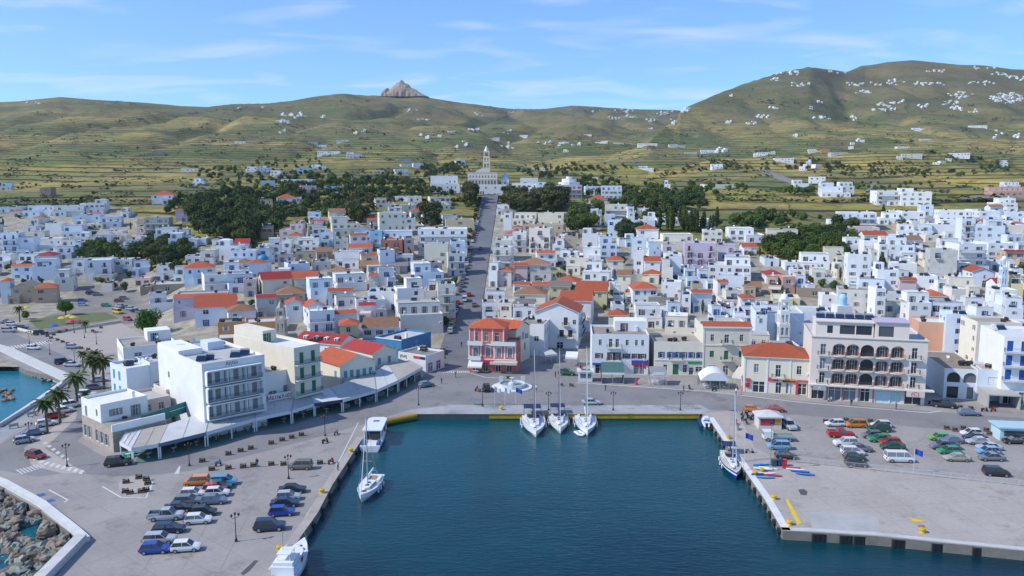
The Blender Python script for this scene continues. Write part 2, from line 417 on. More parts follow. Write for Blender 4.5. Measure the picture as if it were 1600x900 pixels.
# ---------------------------------------------------------------- quay and land plate (one closed outline, ground at z = 1.4)
QW = [(-260, 712), (-120, 727), (0, 762), (60, 796), (112, 834), (128, 850), (88, 900), (40, 965), (20, 1010), (375, 1010), (395, 960), (424, 905), (461, 851), (496, 802), (519, 758),
      (551, 709), (568, 683), (576, 663), (588, 657), (649, 646), (1096, 646), (1106, 652), (1129, 686), (1161, 731), (1194, 779), (1223, 829), (1275, 832), (1372, 838),
      (1470, 848), (1600, 861), (1750, 876), (2100, 905)]
quay = [P(*q, 1.4) for q in QW]
lft = [P(-260, 640), P(-120, 640), P(0, 665), P(60, 625), P(104, 594), P(92, 600), P(40, 578), P(0, 556), P(-120, 520)]
outline = quay + [Vector((262, 262, 1.4)), Vector((-290, 262, 1.4))] + [lft[8], lft[7], lft[6], lft[4], lft[3], lft[2], lft[1], lft[0]]
def concrete_mat(name, c1, c2, c3, joints=0.0, rough=.85):
    m = bpy.data.materials.new(name); m.use_nodes = True; n, l, b = nodes(m)
    b.inputs['Roughness'].default_value = rough; b.inputs['Specular IOR Level'].default_value = .3
    g = n.new('ShaderNodeNewGeometry')
    def nz(s, d, r):
        t = n.new('ShaderNodeTexNoise'); t.inputs['Scale'].default_value = s; t.inputs['Detail'].default_value = d; t.inputs['Roughness'].default_value = r
        l.new(g.outputs['Position'], t.inputs['Vector']); return t.outputs['Fac']
    def rp(f, a, c):
        r = n.new('ShaderNodeMapRange'); r.inputs[1].default_value = a; r.inputs[2].default_value = c; l.new(f, r.inputs[0]); return r.outputs[0]
    def mx(f, a, c, mode='MIX'):
        x = n.new('ShaderNodeMixRGB'); x.blend_type = mode
        l.new(f, x.inputs[0]) if not isinstance(f, float) else setattr(x.inputs[0], 'default_value', f)
        for i, v in ((1, a), (2, c)):
            if isinstance(v, tuple): x.inputs[i].default_value = (*v, 1)
            else: l.new(v, x.inputs[i])
        return x.outputs[0]
    c = mx(rp(nz(.07, 6, .65), .38, .62), c1, c2)
    c = mx(rp(nz(.18, 7, .75), .54, .66), c, c3); c = mx(rp(nz(.05, 7, .8), .60, .66), c, mx(1.0, c, (.78, .77, .77), 'MULTIPLY'))
    c = mx(rp(nz(1.6, 4, .7), .3, .8), c, mx(1.0, c, (.86, .86, .86), 'MULTIPLY'))
    if joints:
        mp_ = n.new('ShaderNodeMapping'); mp_.inputs['Rotation'].default_value = (0, 0, joints); l.new(g.outputs['Position'], mp_.inputs[0])
        br = n.new('ShaderNodeTexBrick'); br.offset = 0; br.inputs['Scale'].default_value = 1; br.inputs['Brick Width'].default_value = 6; br.inputs['Row Height'].default_value = 5
        br.inputs['Mortar Size'].default_value = .05; br.inputs['Color1'].default_value = (1, 1, 1, 1); br.inputs['Color2'].default_value = (.965, .965, .965, 1); br.inputs['Mortar'].default_value = (.80, .79, .78, 1)
        l.new(mp_.outputs[0], br.inputs['Vector']); c = mx(1.0, c, br.outputs['Color'], 'MULTIPLY')
    l.new(c, b.inputs['Base Color']); return m
M_CONC = concrete_mat('quay_concrete', (.31, .285, .27), (.37, .34, .315), (.245, .225, .21), joints=R(40))
M_CONC2 = concrete_mat('pier_concrete', (.40, .355, .32), (.46, .415, .375), (.32, .285, .255), joints=R(-8))
M_ASPH = concrete_mat('worn_asphalt', (.215, .208, .208), (.265, .255, .25), (.175, .17, .17))
M_PAVE = concrete_mat('stone_paving', (.30, .31, .325), (.42, .42, .42), (.22, .23, .24))
M_WALLC = mat('quay_wall_stone', (.24, .225, .19), .9, .4, .8, bump=.6, bsc=2)
M_WHITEW = mat('whitewashed_concrete', (.62, .62, .60), .85, .3, .5)
mb = MB(); mb.prism([(p.x, p.y) for p in outline], -4, 1.4, 1, top=0); mb.build('quay_ground', [M_CONC, M_WALLC])
bpy.data.objects['quay_ground']['kind'] = 'structure'
def sheet(name, pxs, z, m, world=False, kind='structure'):
    mb = MB(); mb.poly([(p if world else P(*p, z)) for p in pxs]); o = mb.build(name, m)
    if kind: o['kind'] = kind
    return o
sheet('pier_apron', [(1100, 646), (1112, 660), (1132, 689), (1164, 733), (1197, 781), (1226, 827), (1275, 830), (1372, 836), (1470, 846), (1600, 859), (1750, 874), (2100, 900), (2100, 800), (1600, 758),
                     (1400, 733), (1225, 722), (1180, 700), (1150, 640)], 1.404, M_CONC2)
sheet('waterfront_road', [(1110, 640), (960, 634), (800, 633), (700, 632), (640, 640), (560, 665), (480, 688), (300, 735), (215, 745), (150, 742), (110, 738), (60, 745), (0, 735), (-200, 735), (-200, 690),
                          (0, 695), (70, 650), (110, 608), (60, 580), (0, 548), (-150, 505), (-60, 495), (20, 520), (110, 560), (170, 600), (150, 640), (122, 690), (160, 712), (205, 722), (300, 697),
                          (430, 664), (520, 640), (610, 614), (655, 590), (680, 576), (735, 576), (800, 584), (860, 560), (905, 560), (912, 590), (930, 600), (1100, 610), (1160, 617), (1270, 628), (1460, 643), (1600, 654),
                          (1800, 666), (1800, 700), (1600, 678), (1440, 668), (1250, 648)], 1.404, M_ASPH)
sheet('quay_paving', [(652, 647), (1096, 647), (1108, 640), (1095, 633), (700, 633), (640, 642)], 1.408, M_PAVE)
# avenue straight up to the church
def avenue():
    mb = MB(); prev = None
    for j in range(0, 90):
        Y = 206+(602-206)*j/89
        hw0 = -21.3-1.2*j/89; hw1 = -11.0+.8*j/89
        zz = max(zg(hw0, Y), zg(hw1, Y), zg((hw0+hw1)/2, Y))+.25
        if Y < 226: zz = 1.408
        cur = ((hw0, Y, zz), (hw1, Y, zz))
        if prev: mb.poly([prev[0], prev[1], cur[1], cur[0]], 0)
        prev = cur
    tag(mb.build('avenue', concrete_mat('avenue_asphalt', (.15, .155, .17), (.19, .19, .20), (.125, .13, .14))), kind='structure')
avenue()
# ---------------------------------------------------------------- building kit
WALL = {'w': ('white', (.80, .80, .79)), 'b': ('bluish', (.66, .74, .82)), 'c': ('cream', (.76, .70, .57)), 'y': ('pale yellow', (.68, .58, .34)),  # bluish: mostly the tint of shade painted on white walls, few truly blue
        'a': ('salmon', (.72, .40, .26)), 'o': ('orange', (.68, .33, .13)), 'p': ('pale pink', (.68, .53, .50)), 'l': ('lilac', (.58, .50, .60)), 's': ('bare stone', (.33, .27, .20)),
        'g': ('light grey', (.50, .50, .48)), 't': ('tan', (.52, .40, .28)), 'u': ('sky blue', (.36, .60, .76)), 'r': ('terracotta', (.50, .20, .12)), 'k': ('brick pink', (.55, .34, .27))}
SHUT = {'B': ('blue', (.02, .09, .33)), 'G': ('green', (.02, .16, .08)), 'R': ('maroon', (.14, .03, .03)), 'W': ('grey', (.25, .26, .27)), 'T': ('teal', (.10, .30, .38)), 'L': ('light blue', (.10, .34, .56)),
        'D': ('dark brown', (.07, .035, .03)), 'A': ('white', (.7, .7, .7))}
TILE = {'h': (.43, .095, .038), 'r': (.36, .035, .03), 'n': (.30, .155, .085), 'a': (.22, .20, .18)}
def weather(m):
    if m.get('w'): return m
    m['w'] = 1; t = m.node_tree; b = t.nodes['Principled BSDF']; old = b.inputs['Base Color'].links[0].from_socket if b.inputs['Base Color'].links else None
    if old is None: return m
    def nz(sc3, s, a, c, lo):
        g = t.nodes.new('ShaderNodeNewGeometry'); mp_ = t.nodes.new('ShaderNodeMapping'); mp_.inputs['Scale'].default_value = sc3; t.links.new(g.outputs['Position'], mp_.inputs[0])
        n = t.nodes.new('ShaderNodeTexNoise'); n.inputs['Scale'].default_value = s; n.inputs['Detail'].default_value = 5; n.inputs['Roughness'].default_value = .7; t.links.new(mp_.outputs[0], n.inputs['Vector'])
        r = t.nodes.new('ShaderNodeMapRange'); r.inputs[1].default_value = a; r.inputs[2].default_value = c; r.inputs[3].default_value = 1; r.inputs[4].default_value = lo; t.links.new(n.outputs['Fac'], r.inputs[0]); return r.outputs[0]
    a = nz((1, 1, .12), 1.6, .58, .78, .84); c = nz((1, 1, 1), .22, .55, .72, .90)
    mm = t.nodes.new('ShaderNodeMath'); mm.operation = 'MULTIPLY'; t.links.new(a, mm.inputs[0]); t.links.new(c, mm.inputs[1])
    x = t.nodes.new('ShaderNodeMixRGB'); x.blend_type = 'MULTIPLY'; x.inputs[0].default_value = 1; t.links.new(old, x.inputs[1])
    k = t.nodes.new('ShaderNodeMixRGB'); k.inputs[1].default_value = (.55, .48, .40, 1); k.inputs[2].default_value = (1, 1, 1, 1); t.links.new(mm.outputs[0], k.inputs[0]); t.links.new(k.outputs[0], x.inputs[2]); t.links.new(x.outputs[0], b.inputs['Base Color']); return m
def wm(k): return weather(mat('wall_'+WALL[k][0].replace(' ', '_').replace('-', '_'), WALL[k][1], .85, .16, .35))
def tm(k): return weather(mat('roof_tiles_'+{'h': 'orange', 'r': 'red', 'n': 'brown', 'a': 'grey'}[k], TILE[k], .85, .38, 1.1, bump=.5, bsc=4))
GLASS = mat('dark_window_glass', (.035, .042, .05), .12, 0)
def _g():
    t = GLASS.node_tree; oi = t.nodes.new('ShaderNodeObjectInfo'); r = t.nodes.new('ShaderNodeMapRange'); r.inputs[1].default_value = .55; r.inputs[2].default_value = 1; t.links.new(oi.outputs['Random'], r.inputs[0])
    m = t.nodes.new('ShaderNodeMixRGB'); m.inputs[1].default_value = (.03, .037, .045, 1); m.inputs[2].default_value = (.20, .22, .25, 1); t.links.new(r.outputs[0], m.inputs[0]); t.links.new(m.outputs[0], t.nodes['Principled BSDF'].inputs['Base Color'])
_g()
FRAMEW = mat('white_joinery', (.72, .72, .70), .6, 0)
RAILD = mat('dark_railing', (.05, .05, .055), .5, 0)
ROOFS = [mat('roof_screed_pale', (.50, .49, .47), .9, .35, .5), mat('roof_screed_beige', (.36, .32, .27), .9, .4, .5), mat('roof_white_paint', (.72, .72, .71), .85, .2, .5), mat('roof_screed_grey', (.30, .29, .28), .9, .4, .5)]
BLACKP = mat('black_plastic', (.02, .02, .022), .45, 0)
SOLAR = mat('solar_glass', (.015, .03, .07), .15, 0)
STEEL = mat('galvanised_steel', (.45, .46, .47), .35, 0, metal=.6)
def sm(k): return mat('shutter_'+SHUT[k][0].replace(' ', '_'), SHUT[k][1], .6, .1, 2)
_W = {}
def window_mesh(kind, k):
    key = kind+k
    if key in _W: return _W[key]
    mb = MB(); D = .16
    h = 2.15 if kind in 'dx' else 1.35
    mb.poly([(-.5, D, 0), (.5, D, 0), (.5, D, h), (-.5, D, h)], 1 if kind != 'c' and kind != 'x' else 2)
    if kind in 'wnd':
        for x in (-.5, -.025, .44): mb.box(x, x+.06, D-.04, D-.003, 0, h, 0)
        mb.box(-.44, .44, D-.035, D-.006, h*.66, h*.66+.05, 0)
    if kind in 'wnc': mb.box(-.56, .56, -.06, .02, -.09, -.003, 0)
    if kind in 'wd':
        for s in (-1, 1):
            a, b = sorted((s*.52, s*.98)); mb.box(a, b, -.045, -.005, .02, h-.02, 2)
    if kind in 'cx':
        for x in (-.48, .02): mb.box(x, x+.46, D-.06, D-.004, .02, h-.02, 2)
        mb.box(-.5, .5, -.03, .03, h+.003, h+.08, 0)
    _W[key] = mb.mesh('door' if kind in 'dx' else 'window', [FRAMEW, GLASS, sm(k)])
    return _W[key]
def wall_face(mb, W, z0, z1, holes, mi=0, dep=.16):
    xs = sorted({0, W} | {round(a, 4) for h in holes for a in h[:2]}); zs = sorted({z0, z1} | {round(a, 4) for h in holes for a in h[2:]})
    for i in range(len(xs)-1):
        for j in range(len(zs)-1):
            xm, zm = (xs[i]+xs[i+1])/2, (zs[j]+zs[j+1])/2
            if any(h[0] < xm < h[1] and h[2] < zm < h[3] for h in holes): continue
            mb.poly([(xs[i], 0, zs[j]), (xs[i+1], 0, zs[j]), (xs[i+1], 0, zs[j+1]), (xs[i], 0, zs[j+1])], mi)
    for a, b, c, d in holes:
        mb.poly([(a, 0, c), (b, 0, c), (b, dep, c), (a, dep, c)], mi); mb.poly([(a, 0, d), (a, dep, d), (b, dep, d), (b, 0, d)], mi)
        mb.poly([(a, 0, c), (a, dep, c), (a, dep, d), (a, 0, d)], mi); mb.poly([(b, 0, c), (b, 0, d), (b, dep, d), (b, dep, c)], mi)
_B = {}
def balcony_mesh(w, col='D', depth=1.1):
    w = round(w*2)/2; key = (w, col, depth)
    if key in _B: return _B[key]
    mb = MB(); mb.box(-w/2, w/2, -depth, -.003, -.16, 0, 0)
    def rail(x0, y0, x1, y1):
        n = max(2, int(math.hypot(x1-x0, y1-y0)/.22))
        mb.cyl((x0, y0, .95), (x1, y1, .95), .03, n=4, mi=1); mb.cyl((x0, y0, .12), (x1, y1, .12), .02, n=4, mi=1)
        for k in range(n+1):
            x = x0+(x1-x0)*k/n; y = y0+(y1-y0)*k/n
            mb.box(x-.018, x+.018, y-.018, y+.018, 0, .94, 1, bot=False)
    if col == 'S':
        mb.box(-w/2, w/2, -depth, -depth+.12, .003, .95, 0); mb.box(-w/2, -w/2+.12, -depth+.123, -.01, .003, .95, 0); mb.box(w/2-.12, w/2, -depth+.123, -.01, .003, .95, 0)
    else:
        rail(-w/2+.05, -depth+.05, w/2-.05, -depth+.05); rail(-w/2+.05, -.1, -w/2+.05, -depth+.05); rail(w/2-.05, -.1, w/2-.05, -depth+.05)
    _B[key] = mb.mesh('balcony', [FRAMEW, {'D': RAILD, 'A': FRAMEW, 'S': FRAMEW}.get(col, RAILD)]); return _B[key]
def _tank():
    mb = MB(); mb.cyl((-.7, 0, .75), (.7, 0, .75), .5, n=14)
    for x in (-.5, .5): mb.box(x-.05, x+.05, -.35, .35, 0, .4)
    return mb.mesh('water_tank', [BLACKP], False)
def _solar():
    mb = MB(); mb.M = Matrix.Translation((0, 0, .25)) @ Matrix.Rotation(R(35), 4, 'X'); mb.box(-1, 1, -.9, .9, 0, .1, 0); mb.M = None
    mb.cyl((-.9, .75, 1.05), (.9, .75, 1.05), .27, n=10, mi=1)
    for x in (-.8, .8): mb.box(x-.03, x+.03, .55, .62, 0, .9, 1); mb.box(x-.03, x+.03, -.72, -.66, 0, .2, 1)
    return mb.mesh('solar_heater', [SOLAR, STEEL])
def _dish():
    mb = MB(); mb.cyl((0, 0, 0), (0, 0, 1.1), .03, n=5)
    mb.M = Matrix.Translation((0, -.1, 1.15)) @ Matrix.Rotation(R(55), 4, 'X')
    mb.lathe([(.02, 0), (.25, .04), (.42, .14), (.42, .16), (.25, .06), (.02, .03)], n=12); mb.M = None
    return mb.mesh('satellite_dish', [mat('dish_white', (.7, .7, .7), .5, 0)])
def _chim():
    mb = MB(); mb.box(-.3, .3, -.3, .3, -.2, 1.2); mb.box(-.38, .38, -.38, .38, 1.2, 1.3); mb.box(-.25, .25, -.25, .25, 1.3, 1.55)
    return mb.mesh('chimney', [wm('w')])
def _ac():
    mb = MB(); mb.box(-.4, .4, -.3, -.005, 0, .55, 0); mb.cyl((0, -.31, .27), (0, -.3, .27), .2, n=10, mi=1)
    return mb.mesh('air_conditioner', [FRAMEW, RAILD])
def _ant():
    mb = MB(); mb.cyl((0, 0, 0), (0, 0, 3), .03, n=4)
    for k, z in enumerate((2.3, 2.6, 2.9)): mb.cyl((-.5+.1*k, 0, z), (.5-.1*k, 0, z), .02, n=4)
    return mb.mesh('aerial', [STEEL])
TANK, SOL, DISH, CHIM, AC, ANT = _tank(), _solar(), _dish(), _chim(), _ac(), _ant()
HOUSES = []; BOXES = []
def tile_roof(mb, kind, w, d, H, ov=.4, pitch=.42, mi=1):
    x0, x1, y0, y1 = -w/2-ov, w/2+ov, -ov, d+ov; z = H; t = .12
    if kind == 'h':
        s = min(w, d)/2+ov; rh = s*pitch*1.0
        if w >= d: r0, r1 = (x0+s, d/2, z+rh), (x1-s, d/2, z+rh)
        else: r0, r1 = (0, y0+s, z+rh), (0, y1-s, z+rh)
        if w >= d:
            mb.poly([(x0, y0, z), (x1, y0, z), r1, r0], mi); mb.poly([(x1, y1, z), (x0, y1, z), r0, r1], mi)
            mb.poly([(x0, y1, z), (x0, y0, z), r0], mi); mb.poly([(x1, y0, z), (x1, y1, z), r1], mi)
        else:
            mb.poly([(x0, y0, z), (x1, y0, z), r0], mi); mb.poly([(x1, y1, z), (x0, y1, z), r1], mi)
            mb.poly([(x0, y1, z), (x0, y0, z), r0, r1], mi); mb.poly([(x1, y0, z), (x1, y1, z), r1, r0], mi)
        mb.box(x0, x1, y0, y1, z-.16, z-.004, 0)
        n = 3
    elif kind == 'g':
        rh = (d/2+ov)*pitch
        mb.poly([(x0, y0, z), (x1, y0, z), (x1, d/2, z+rh), (x0, d/2, z+rh)], mi); mb.poly([(x1, y1, z), (x0, y1, z), (x0, d/2, z+rh), (x1, d/2, z+rh)], mi)
        for x in (-w/2, w/2): mb.poly([(x, 0, z-.1), (x, d, z-.1), (x, d/2, z+(d/2)*pitch)], 0)
        mb.box(x0, x1, y0, y0+.15, z-.15, z-.004, 0)
    elif kind == 'G':
        rh = (w/2+ov)*pitch
        mb.poly([(x0, y0, z), (0, y0, z+rh), (0, y1, z+rh), (x0, y1, z)][::-1], mi); mb.poly([(x1, y0, z), (x1, y1, z), (0, y1, z+rh), (0, y0, z+rh)], mi)
        mb.poly([(-w/2, .01, z-.15), (w/2, .01, z-.15), (0, .01, z+(w/2)*pitch)], 0); mb.poly([(-w/2, d, z-.15), (w/2, d, z-.15), (0, d, z+(w/2)*pitch)], 0)
        for a, b in (((x0, z), (0, z+rh)), ((0, z+rh), (x1, z))):
            mb.poly([(a[0], y0-.01, a[1]-.14), (b[0], y0-.01, b[1]-.14), (b[0], y0-.01, b[1]+.02), (a[0], y0-.01, a[1]+.02)], 0)
def house(pos, yaw, w, d, H, wall='w', roof='f', n=2, sh='W', flags='', seed=0, label=None, cat='house', group=None, name='house', front=None, side=None, photo=None, base=5.0, roofcol=None, bal='D', listed=True, par=.55, sides=True):
    """pos: middle of the front's foot; front opens towards local -y"""
    rs = random.Random(seed*7919+13)
    root = empty(name, pos, yaw)
    if not isinstance(wall, str): weather(wall)
    W_ = wm(wall) if isinstance(wall, str) else wall
    if wall == 'w' and label is None:
        q_ = random.Random(seed*31+5).random(); W_ = W_ if q_ < .62 else mat('wall_warm_white', (.76, .71, .63), .85, .2, .35) if q_ < .78 else mat('wall_cool_white', (.70, .74, .79), .85, .18, .35) if q_ < .93 else mat('wall_worn_white', (.64, .62, .58), .9, .4, .5)
    st = H/n if roof in 'hgG' else (H-.45)/n
    far = math.hypot(pos[0], pos[1]) > 640
    Hfull = H; step = listed and front is None and label is None and roof == 'f' and n >= 2 and 'B' not in flags and 'L' not in flags and rs.random() < .62
    if step: H = H-st; n = n-1
    hp = .3 if (w > 6 and rs.random() < .5) else 0
    def auto(L, dens, isfront):
        res = []; cols = max(1, int(L/rs.choice((2.9, 3.3, 3.9, 4.6)))); 
        if L < 2.2: return res
        if far: cols = max(1, int(L/4))
        fk = rs.choice('wwwcnw')
        for s in range(n):
            dcol = rs.randrange(cols)
            for c in range(cols):
                if rs.random() > dens: continue
                x = (c+.5)*L/cols; door = (s == 0 and c == dcol and isfront) or (isfront and s > 0 and 'B' in flags)
                k = ('d' if rs.random() < .5 else 'x') if door else (fk if rs.random() < .8 else rs.choice('wcn'))
                sw_ = 1.0 if door else rs.choice((.7, .9, 1, 1, 1.25, 1.9)); hh_ = 1 if door or sw_ != .7 else .7
                res.append((x+rs.uniform(-.25, .25), s*st+(.03 if door else .95+(.3 if hh_ < 1 else 0)), sw_, k if sw_ < 1.9 else 'n', hh_))
        return res
    fr = front if front is not None else auto(w, rs.choice((.35, .6, .75, .9)) if listed and label is None else .88, True)
    sl_ = side if side is not None else auto(d, .35, False); sr_ = side if side is not None else auto(d, .4, False)
    if not sides: sl_ = sr_ = []
    mb = MB()
    for ops, M, L in ((fr, Matrix.Translation((-w/2, 0, 0)), w), (sl_, Matrix.Translation((-w/2, d, 0)) @ Matrix.Rotation(R(-90), 4, 'Z'), d),
                      (sr_, Matrix.Translation((w/2, 0, 0)) @ Matrix.Rotation(R(90), 4, 'Z'), d)):
        holes = []
        for o in ops:
            x, z, sc_, k = o[:4]; h = (2.15 if k in 'dx' else 1.35)*(o[4] if len(o) > 4 else 1); hw = .5*sc_
            if x-hw < .1 or x+hw > L-.1 or z+h > H-.1: continue
            holes.append((x-hw, x+hw, z, z+h))
            M2 = M @ Matrix.Translation((x, 0, z)); wo_ = link('door' if k in 'dx' else 'window', window_mesh(k, o[5] if len(o) > 5 else sh), root)
            wo_.location = M2.to_translation(); wo_.rotation_euler = M2.to_euler(); wo_.scale = (sc_, 1, (o[4] if len(o) > 4 else 1))
        mb.M = M; wall_face(mb, L, -base, H, holes)
    mb.M = None
    mb.poly([(w/2, d, -base), (-w/2, d, -base), (-w/2, d, H), (w/2, d, H)])
    rm = ROOFS[rs.choice((0, 0, 1, 2, 2, 3))]
    if roof in 'fs':
        t = .2; zr = H-par
        for (a, b, c, e) in ((-w/2, w/2, 0, t), (-w/2, w/2, d-t, d), (-w/2, -w/2+t, t, d-t), (w/2-t, w/2, t, d-t)):
            mb.poly([(a, c, H), (b, c, H), (b, e, H), (a, e, H)])
        mb.poly([(-w/2+t, t, zr), (w/2-t, t, zr), (w/2-t, t, H), (-w/2+t, t, H)]); mb.poly([(-w/2+t, d-t, zr), (w/2-t, d-t, zr), (w/2-t, d-t, H), (-w/2+t, d-t, H)])
        mb.poly([(-w/2+t, t, zr), (-w/2+t, d-t, zr), (-w/2+t, d-t, H), (-w/2+t, t, H)]); mb.poly([(w/2-t, t, zr), (w/2-t, d-t, zr), (w/2-t, d-t, H), (w/2-t, t, H)])
    mb.build('wall', W_, root)
    if roof in 'fs':
        r = MB(); r.poly([(-w/2+t, t, zr), (w/2-t, t, zr), (w/2-t, d-t, zr), (-w/2+t, d-t, zr)])
        ro = r.build('roof', rm, root)
    else: zr = H; ro = None
    if roof in 'hgG':
        r = MB(); tile_roof(r, roof, w, d, H); ro = r.build('roof', [W_, tm(roofcol or 'h')], root)
    if roof == 's':
        r = MB(); r.poly([(-w/2-.1, -.55, H-.25), (w/2+.1, -.55, H-.25), (w/2+.1, 1.6, H+.75), (-w/2-.1, 1.6, H+.75)], 1)
        r.box(-w/2-.1, w/2+.1, -.55, -.4, H-.4, H-.26, 0); r.poly([(-w/2-.1, 1.6, H+.75), (w/2+.1, 1.6, H+.75), (w/2+.1, 1.6, H-.1), (-w/2-.1, 1.6, H-.1)], 0)
        r.build('tiled_eave', [W_, tm(roofcol or 'h')], root)
    if 'B' in flags:
        for s in range(1, n):
            if w > 9: 
                for o in fr:
                    if o[3] in 'dx' and abs(o[1]-s*st) < .6: link('balcony', balcony_mesh(2.2, bal), root, (-w/2+o[0], 0, s*st))
            else: link('balcony', balcony_mesh(w-.8, bal), root, (0, 0, s*st))
    if 'L' in flags:
        for s in range(1, n): link('balcony', balcony_mesh(w-.3, bal, 1.4), root, (0, 0, s*st))
    if step:
        bw = w*rs.choice((1, 1, .72, .6)); bx = rs.choice((-1, 1))*(w-bw)/2; y0 = d*rs.uniform(.22, .45); z0 = zr+.01; z1 = Hfull; hs = []; u = MB()
        k_ = max(1, int(bw/3.2))
        for i in range(k_):
            if rs.random() < .8:
                dr_ = i == 0 or rs.random() < .3; xx = (i+.5)*bw/k_; hs.append((xx-.5, xx+.5, z0+(.06 if dr_ else .9), z0+(2.2 if dr_ else 2.25), dr_))
        hs = [h_ for h_ in hs if h_[1] < bw-.1 and h_[3] < z1-.15]
        u.M = Matrix.Translation((bx-bw/2, y0, 0)); wall_face(u, bw, z0-.3, z1, [h_[:4] for h_ in hs]); u.M = None
        for x in (bx-bw/2, bx+bw/2): u.poly([(x, y0, z0-.3), (x, d-.01, z0-.3), (x, d-.01, z1), (x, y0, z1)])
        u.poly([(bx-bw/2, d-.01, z0-.3), (bx+bw/2, d-.01, z0-.3), (bx+bw/2, d-.01, z1), (bx-bw/2, d-.01, z1)])
        t_ = .2
        for (a, b, c, e) in ((bx-bw/2, bx+bw/2, y0, y0+t_), (bx-bw/2, bx+bw/2, d-t_, d-.01), (bx-bw/2, bx-bw/2+t_, y0+t_, d-t_), (bx+bw/2-t_, bx+bw/2, y0+t_, d-t_)): u.box(a, b, c, e, z1-.3, z1+.003, bot=False)
        uo = u.build('upper_storey', W_, root); r = MB(); r.poly([(bx-bw/2+.05, y0+.05, z1-.25), (bx+bw/2-.05, y0+.05, z1-.25), (bx+bw/2-.05, d-.06, z1-.25), (bx-bw/2+.05, d-.06, z1-.25)]); r.build('roof', rm, uo)
        for h_ in hs: link('door' if h_[4] else 'window', window_mesh('d' if h_[4] else 'n', sh), uo, (bx-bw/2+(h_[0]+h_[1])/2, y0, h_[2]))
        if rs.random() < .3:
            pg = MB(); px_ = min(bw, 5)/2
            for x in (-px_, px_): pg.box(bx+x-.06, bx+x+.06, y0-2.3, y0-2.18, z0, z0+2.4)
            for q in range(7): pg.box(bx-px_+q*px_/3-.05, bx-px_+q*px_/3+.05, y0-2.4, y0-.01, z0+2.403, z0+2.5)
            pg.box(bx-px_, bx+px_, y0-2.3, y0-2.2, z0+2.25, z0+2.4); pg.build('pergola', FRAMEW if rs.random() < .6 else mat('pergola_brown', (.12, .07, .05), .8, .2), root)
    def onroof():
        if step: return (bx+rs.uniform(-bw/2+.8, bw/2-.8), rs.uniform(y0+1, d-1), Hfull-.25) if rs.random() < .6 and bw > 2.2 else (rs.uniform(-w/2+1, w/2-1), rs.uniform(.9, max(.95, y0-.4)), zr)
        return onroof0()
    def onroof0(): return (rs.uniform(-w/2+1.2, w/2-1.2), rs.uniform(1.2, max(1.3, d-1.2)), zr)
    if 'u' in flags and roof in 'fs':
        uw = w*rs.uniform(.4, .6); ud = d*rs.uniform(.4, .6); ux = rs.choice((-1, 1))*(w-uw)/2*.96; uy = (d-ud)*.97
        u = MB(); u.M = Matrix.Translation((ux-uw/2, uy, 0)); hs = [(uw*.3-.5, uw*.3+.5, zr+.05, zr+2.2)] if uw > 2.6 else []
        wall_face(u, uw, zr-.1, zr+2.8, hs); u.M = None
        u.poly([(ux-uw/2, uy, zr-.1), (ux-uw/2, uy+ud, zr-.1), (ux-uw/2, uy+ud, zr+2.8), (ux-uw/2, uy, zr+2.8)]); u.poly([(ux+uw/2, uy, zr-.1), (ux+uw/2, uy+ud, zr-.1), (ux+uw/2, uy+ud, zr+2.8), (ux+uw/2, uy, zr+2.8)])
        u.poly([(ux-uw/2, uy+ud, zr-.1), (ux+uw/2, uy+ud, zr-.1), (ux+uw/2, uy+ud, zr+2.8), (ux-uw/2, uy+ud, zr+2.8)])
        u.poly([(ux-uw/2, uy, zr+2.8), (ux+uw/2, uy, zr+2.8), (ux+uw/2, uy+ud, zr+2.8), (ux-uw/2, uy+ud, zr+2.8)])
        uo = u.build('roof_room', W_, root)
        if hs: link('door', window_mesh('d', sh), uo, (ux-uw/2+uw*.3, uy, zr+.05), scale=(1, 1, 1))
    if roof in 'fs' and not far:
        for _q in range((1 if 't' in flags else 0)+(rs.random() < .6)+(rs.random() < .35)): link('water_tank', TANK, root, onroof(), rs.uniform(0, 3), scale=(.85, .85, .85))
        if 'o' in flags or rs.random() < .5: link('solar_heater', SOL, root, onroof(), rs.uniform(-.3, .3)-yaw)
        if rs.random() < .3: link('satellite_dish', DISH, root, onroof(), rs.uniform(-1, 1))
        if rs.random() < .4: link('aerial', ANT, root, onroof(), rs.uniform(0, 3))
        if 'c' in flags or rs.random() < .4: link('chimney', CHIM, root, onroof())
    if not far and rs.random() < .3 and n > 1 and pos[1] < 330: link('air_conditioner', AC, root, (w/2-.9, 0, st+.3))
    if listed and label is None and front is None and w > 5.5 and rs.random() < .5 and not far:   # low wing in front
        ww = w*rs.uniform(.4, .75); wx = rs.choice((-1, 1))*(w-ww)/2; dd_ = rs.uniform(2.2, 4.2); hh_ = rs.uniform(2.9, 3.5); q_ = MB(); q_.M = Matrix.Translation((wx-ww/2, -dd_, 0))
        hs = [(ww*.3-.5, ww*.3+.5, .06, 2.1)]+([(ww*.7-.5, ww*.7+.5, .9, 2.25)] if ww > 4 else []); wall_face(q_, ww, -base, hh_, hs); q_.M = None
        for x in (wx-ww/2, wx+ww/2): q_.poly([(x, -dd_, -base), (x, -.01, -base), (x, -.01, hh_), (x, -dd_, hh_)])
        q_.box(wx-ww/2, wx+ww/2, -dd_, -dd_+.15, hh_-.2, hh_+.35); wo2 = q_.build('wing', W_, root); r = MB(); r.poly([(wx-ww/2, -dd_, hh_-.05), (wx+ww/2, -dd_, hh_-.05), (wx+ww/2, -.01, hh_-.05), (wx-ww/2, -.01, hh_-.05)]); r.build('roof', rm, wo2)
        link('door', window_mesh('d', sh), wo2, (wx-ww/2+ww*.3, -dd_, .06), scale=(1, 1, .95))
        if ww > 4: link('window', window_mesh('n', sh), wo2, (wx-ww/2+ww*.7, -dd_, .9))
    H = Hfull
    if step: n = n+1
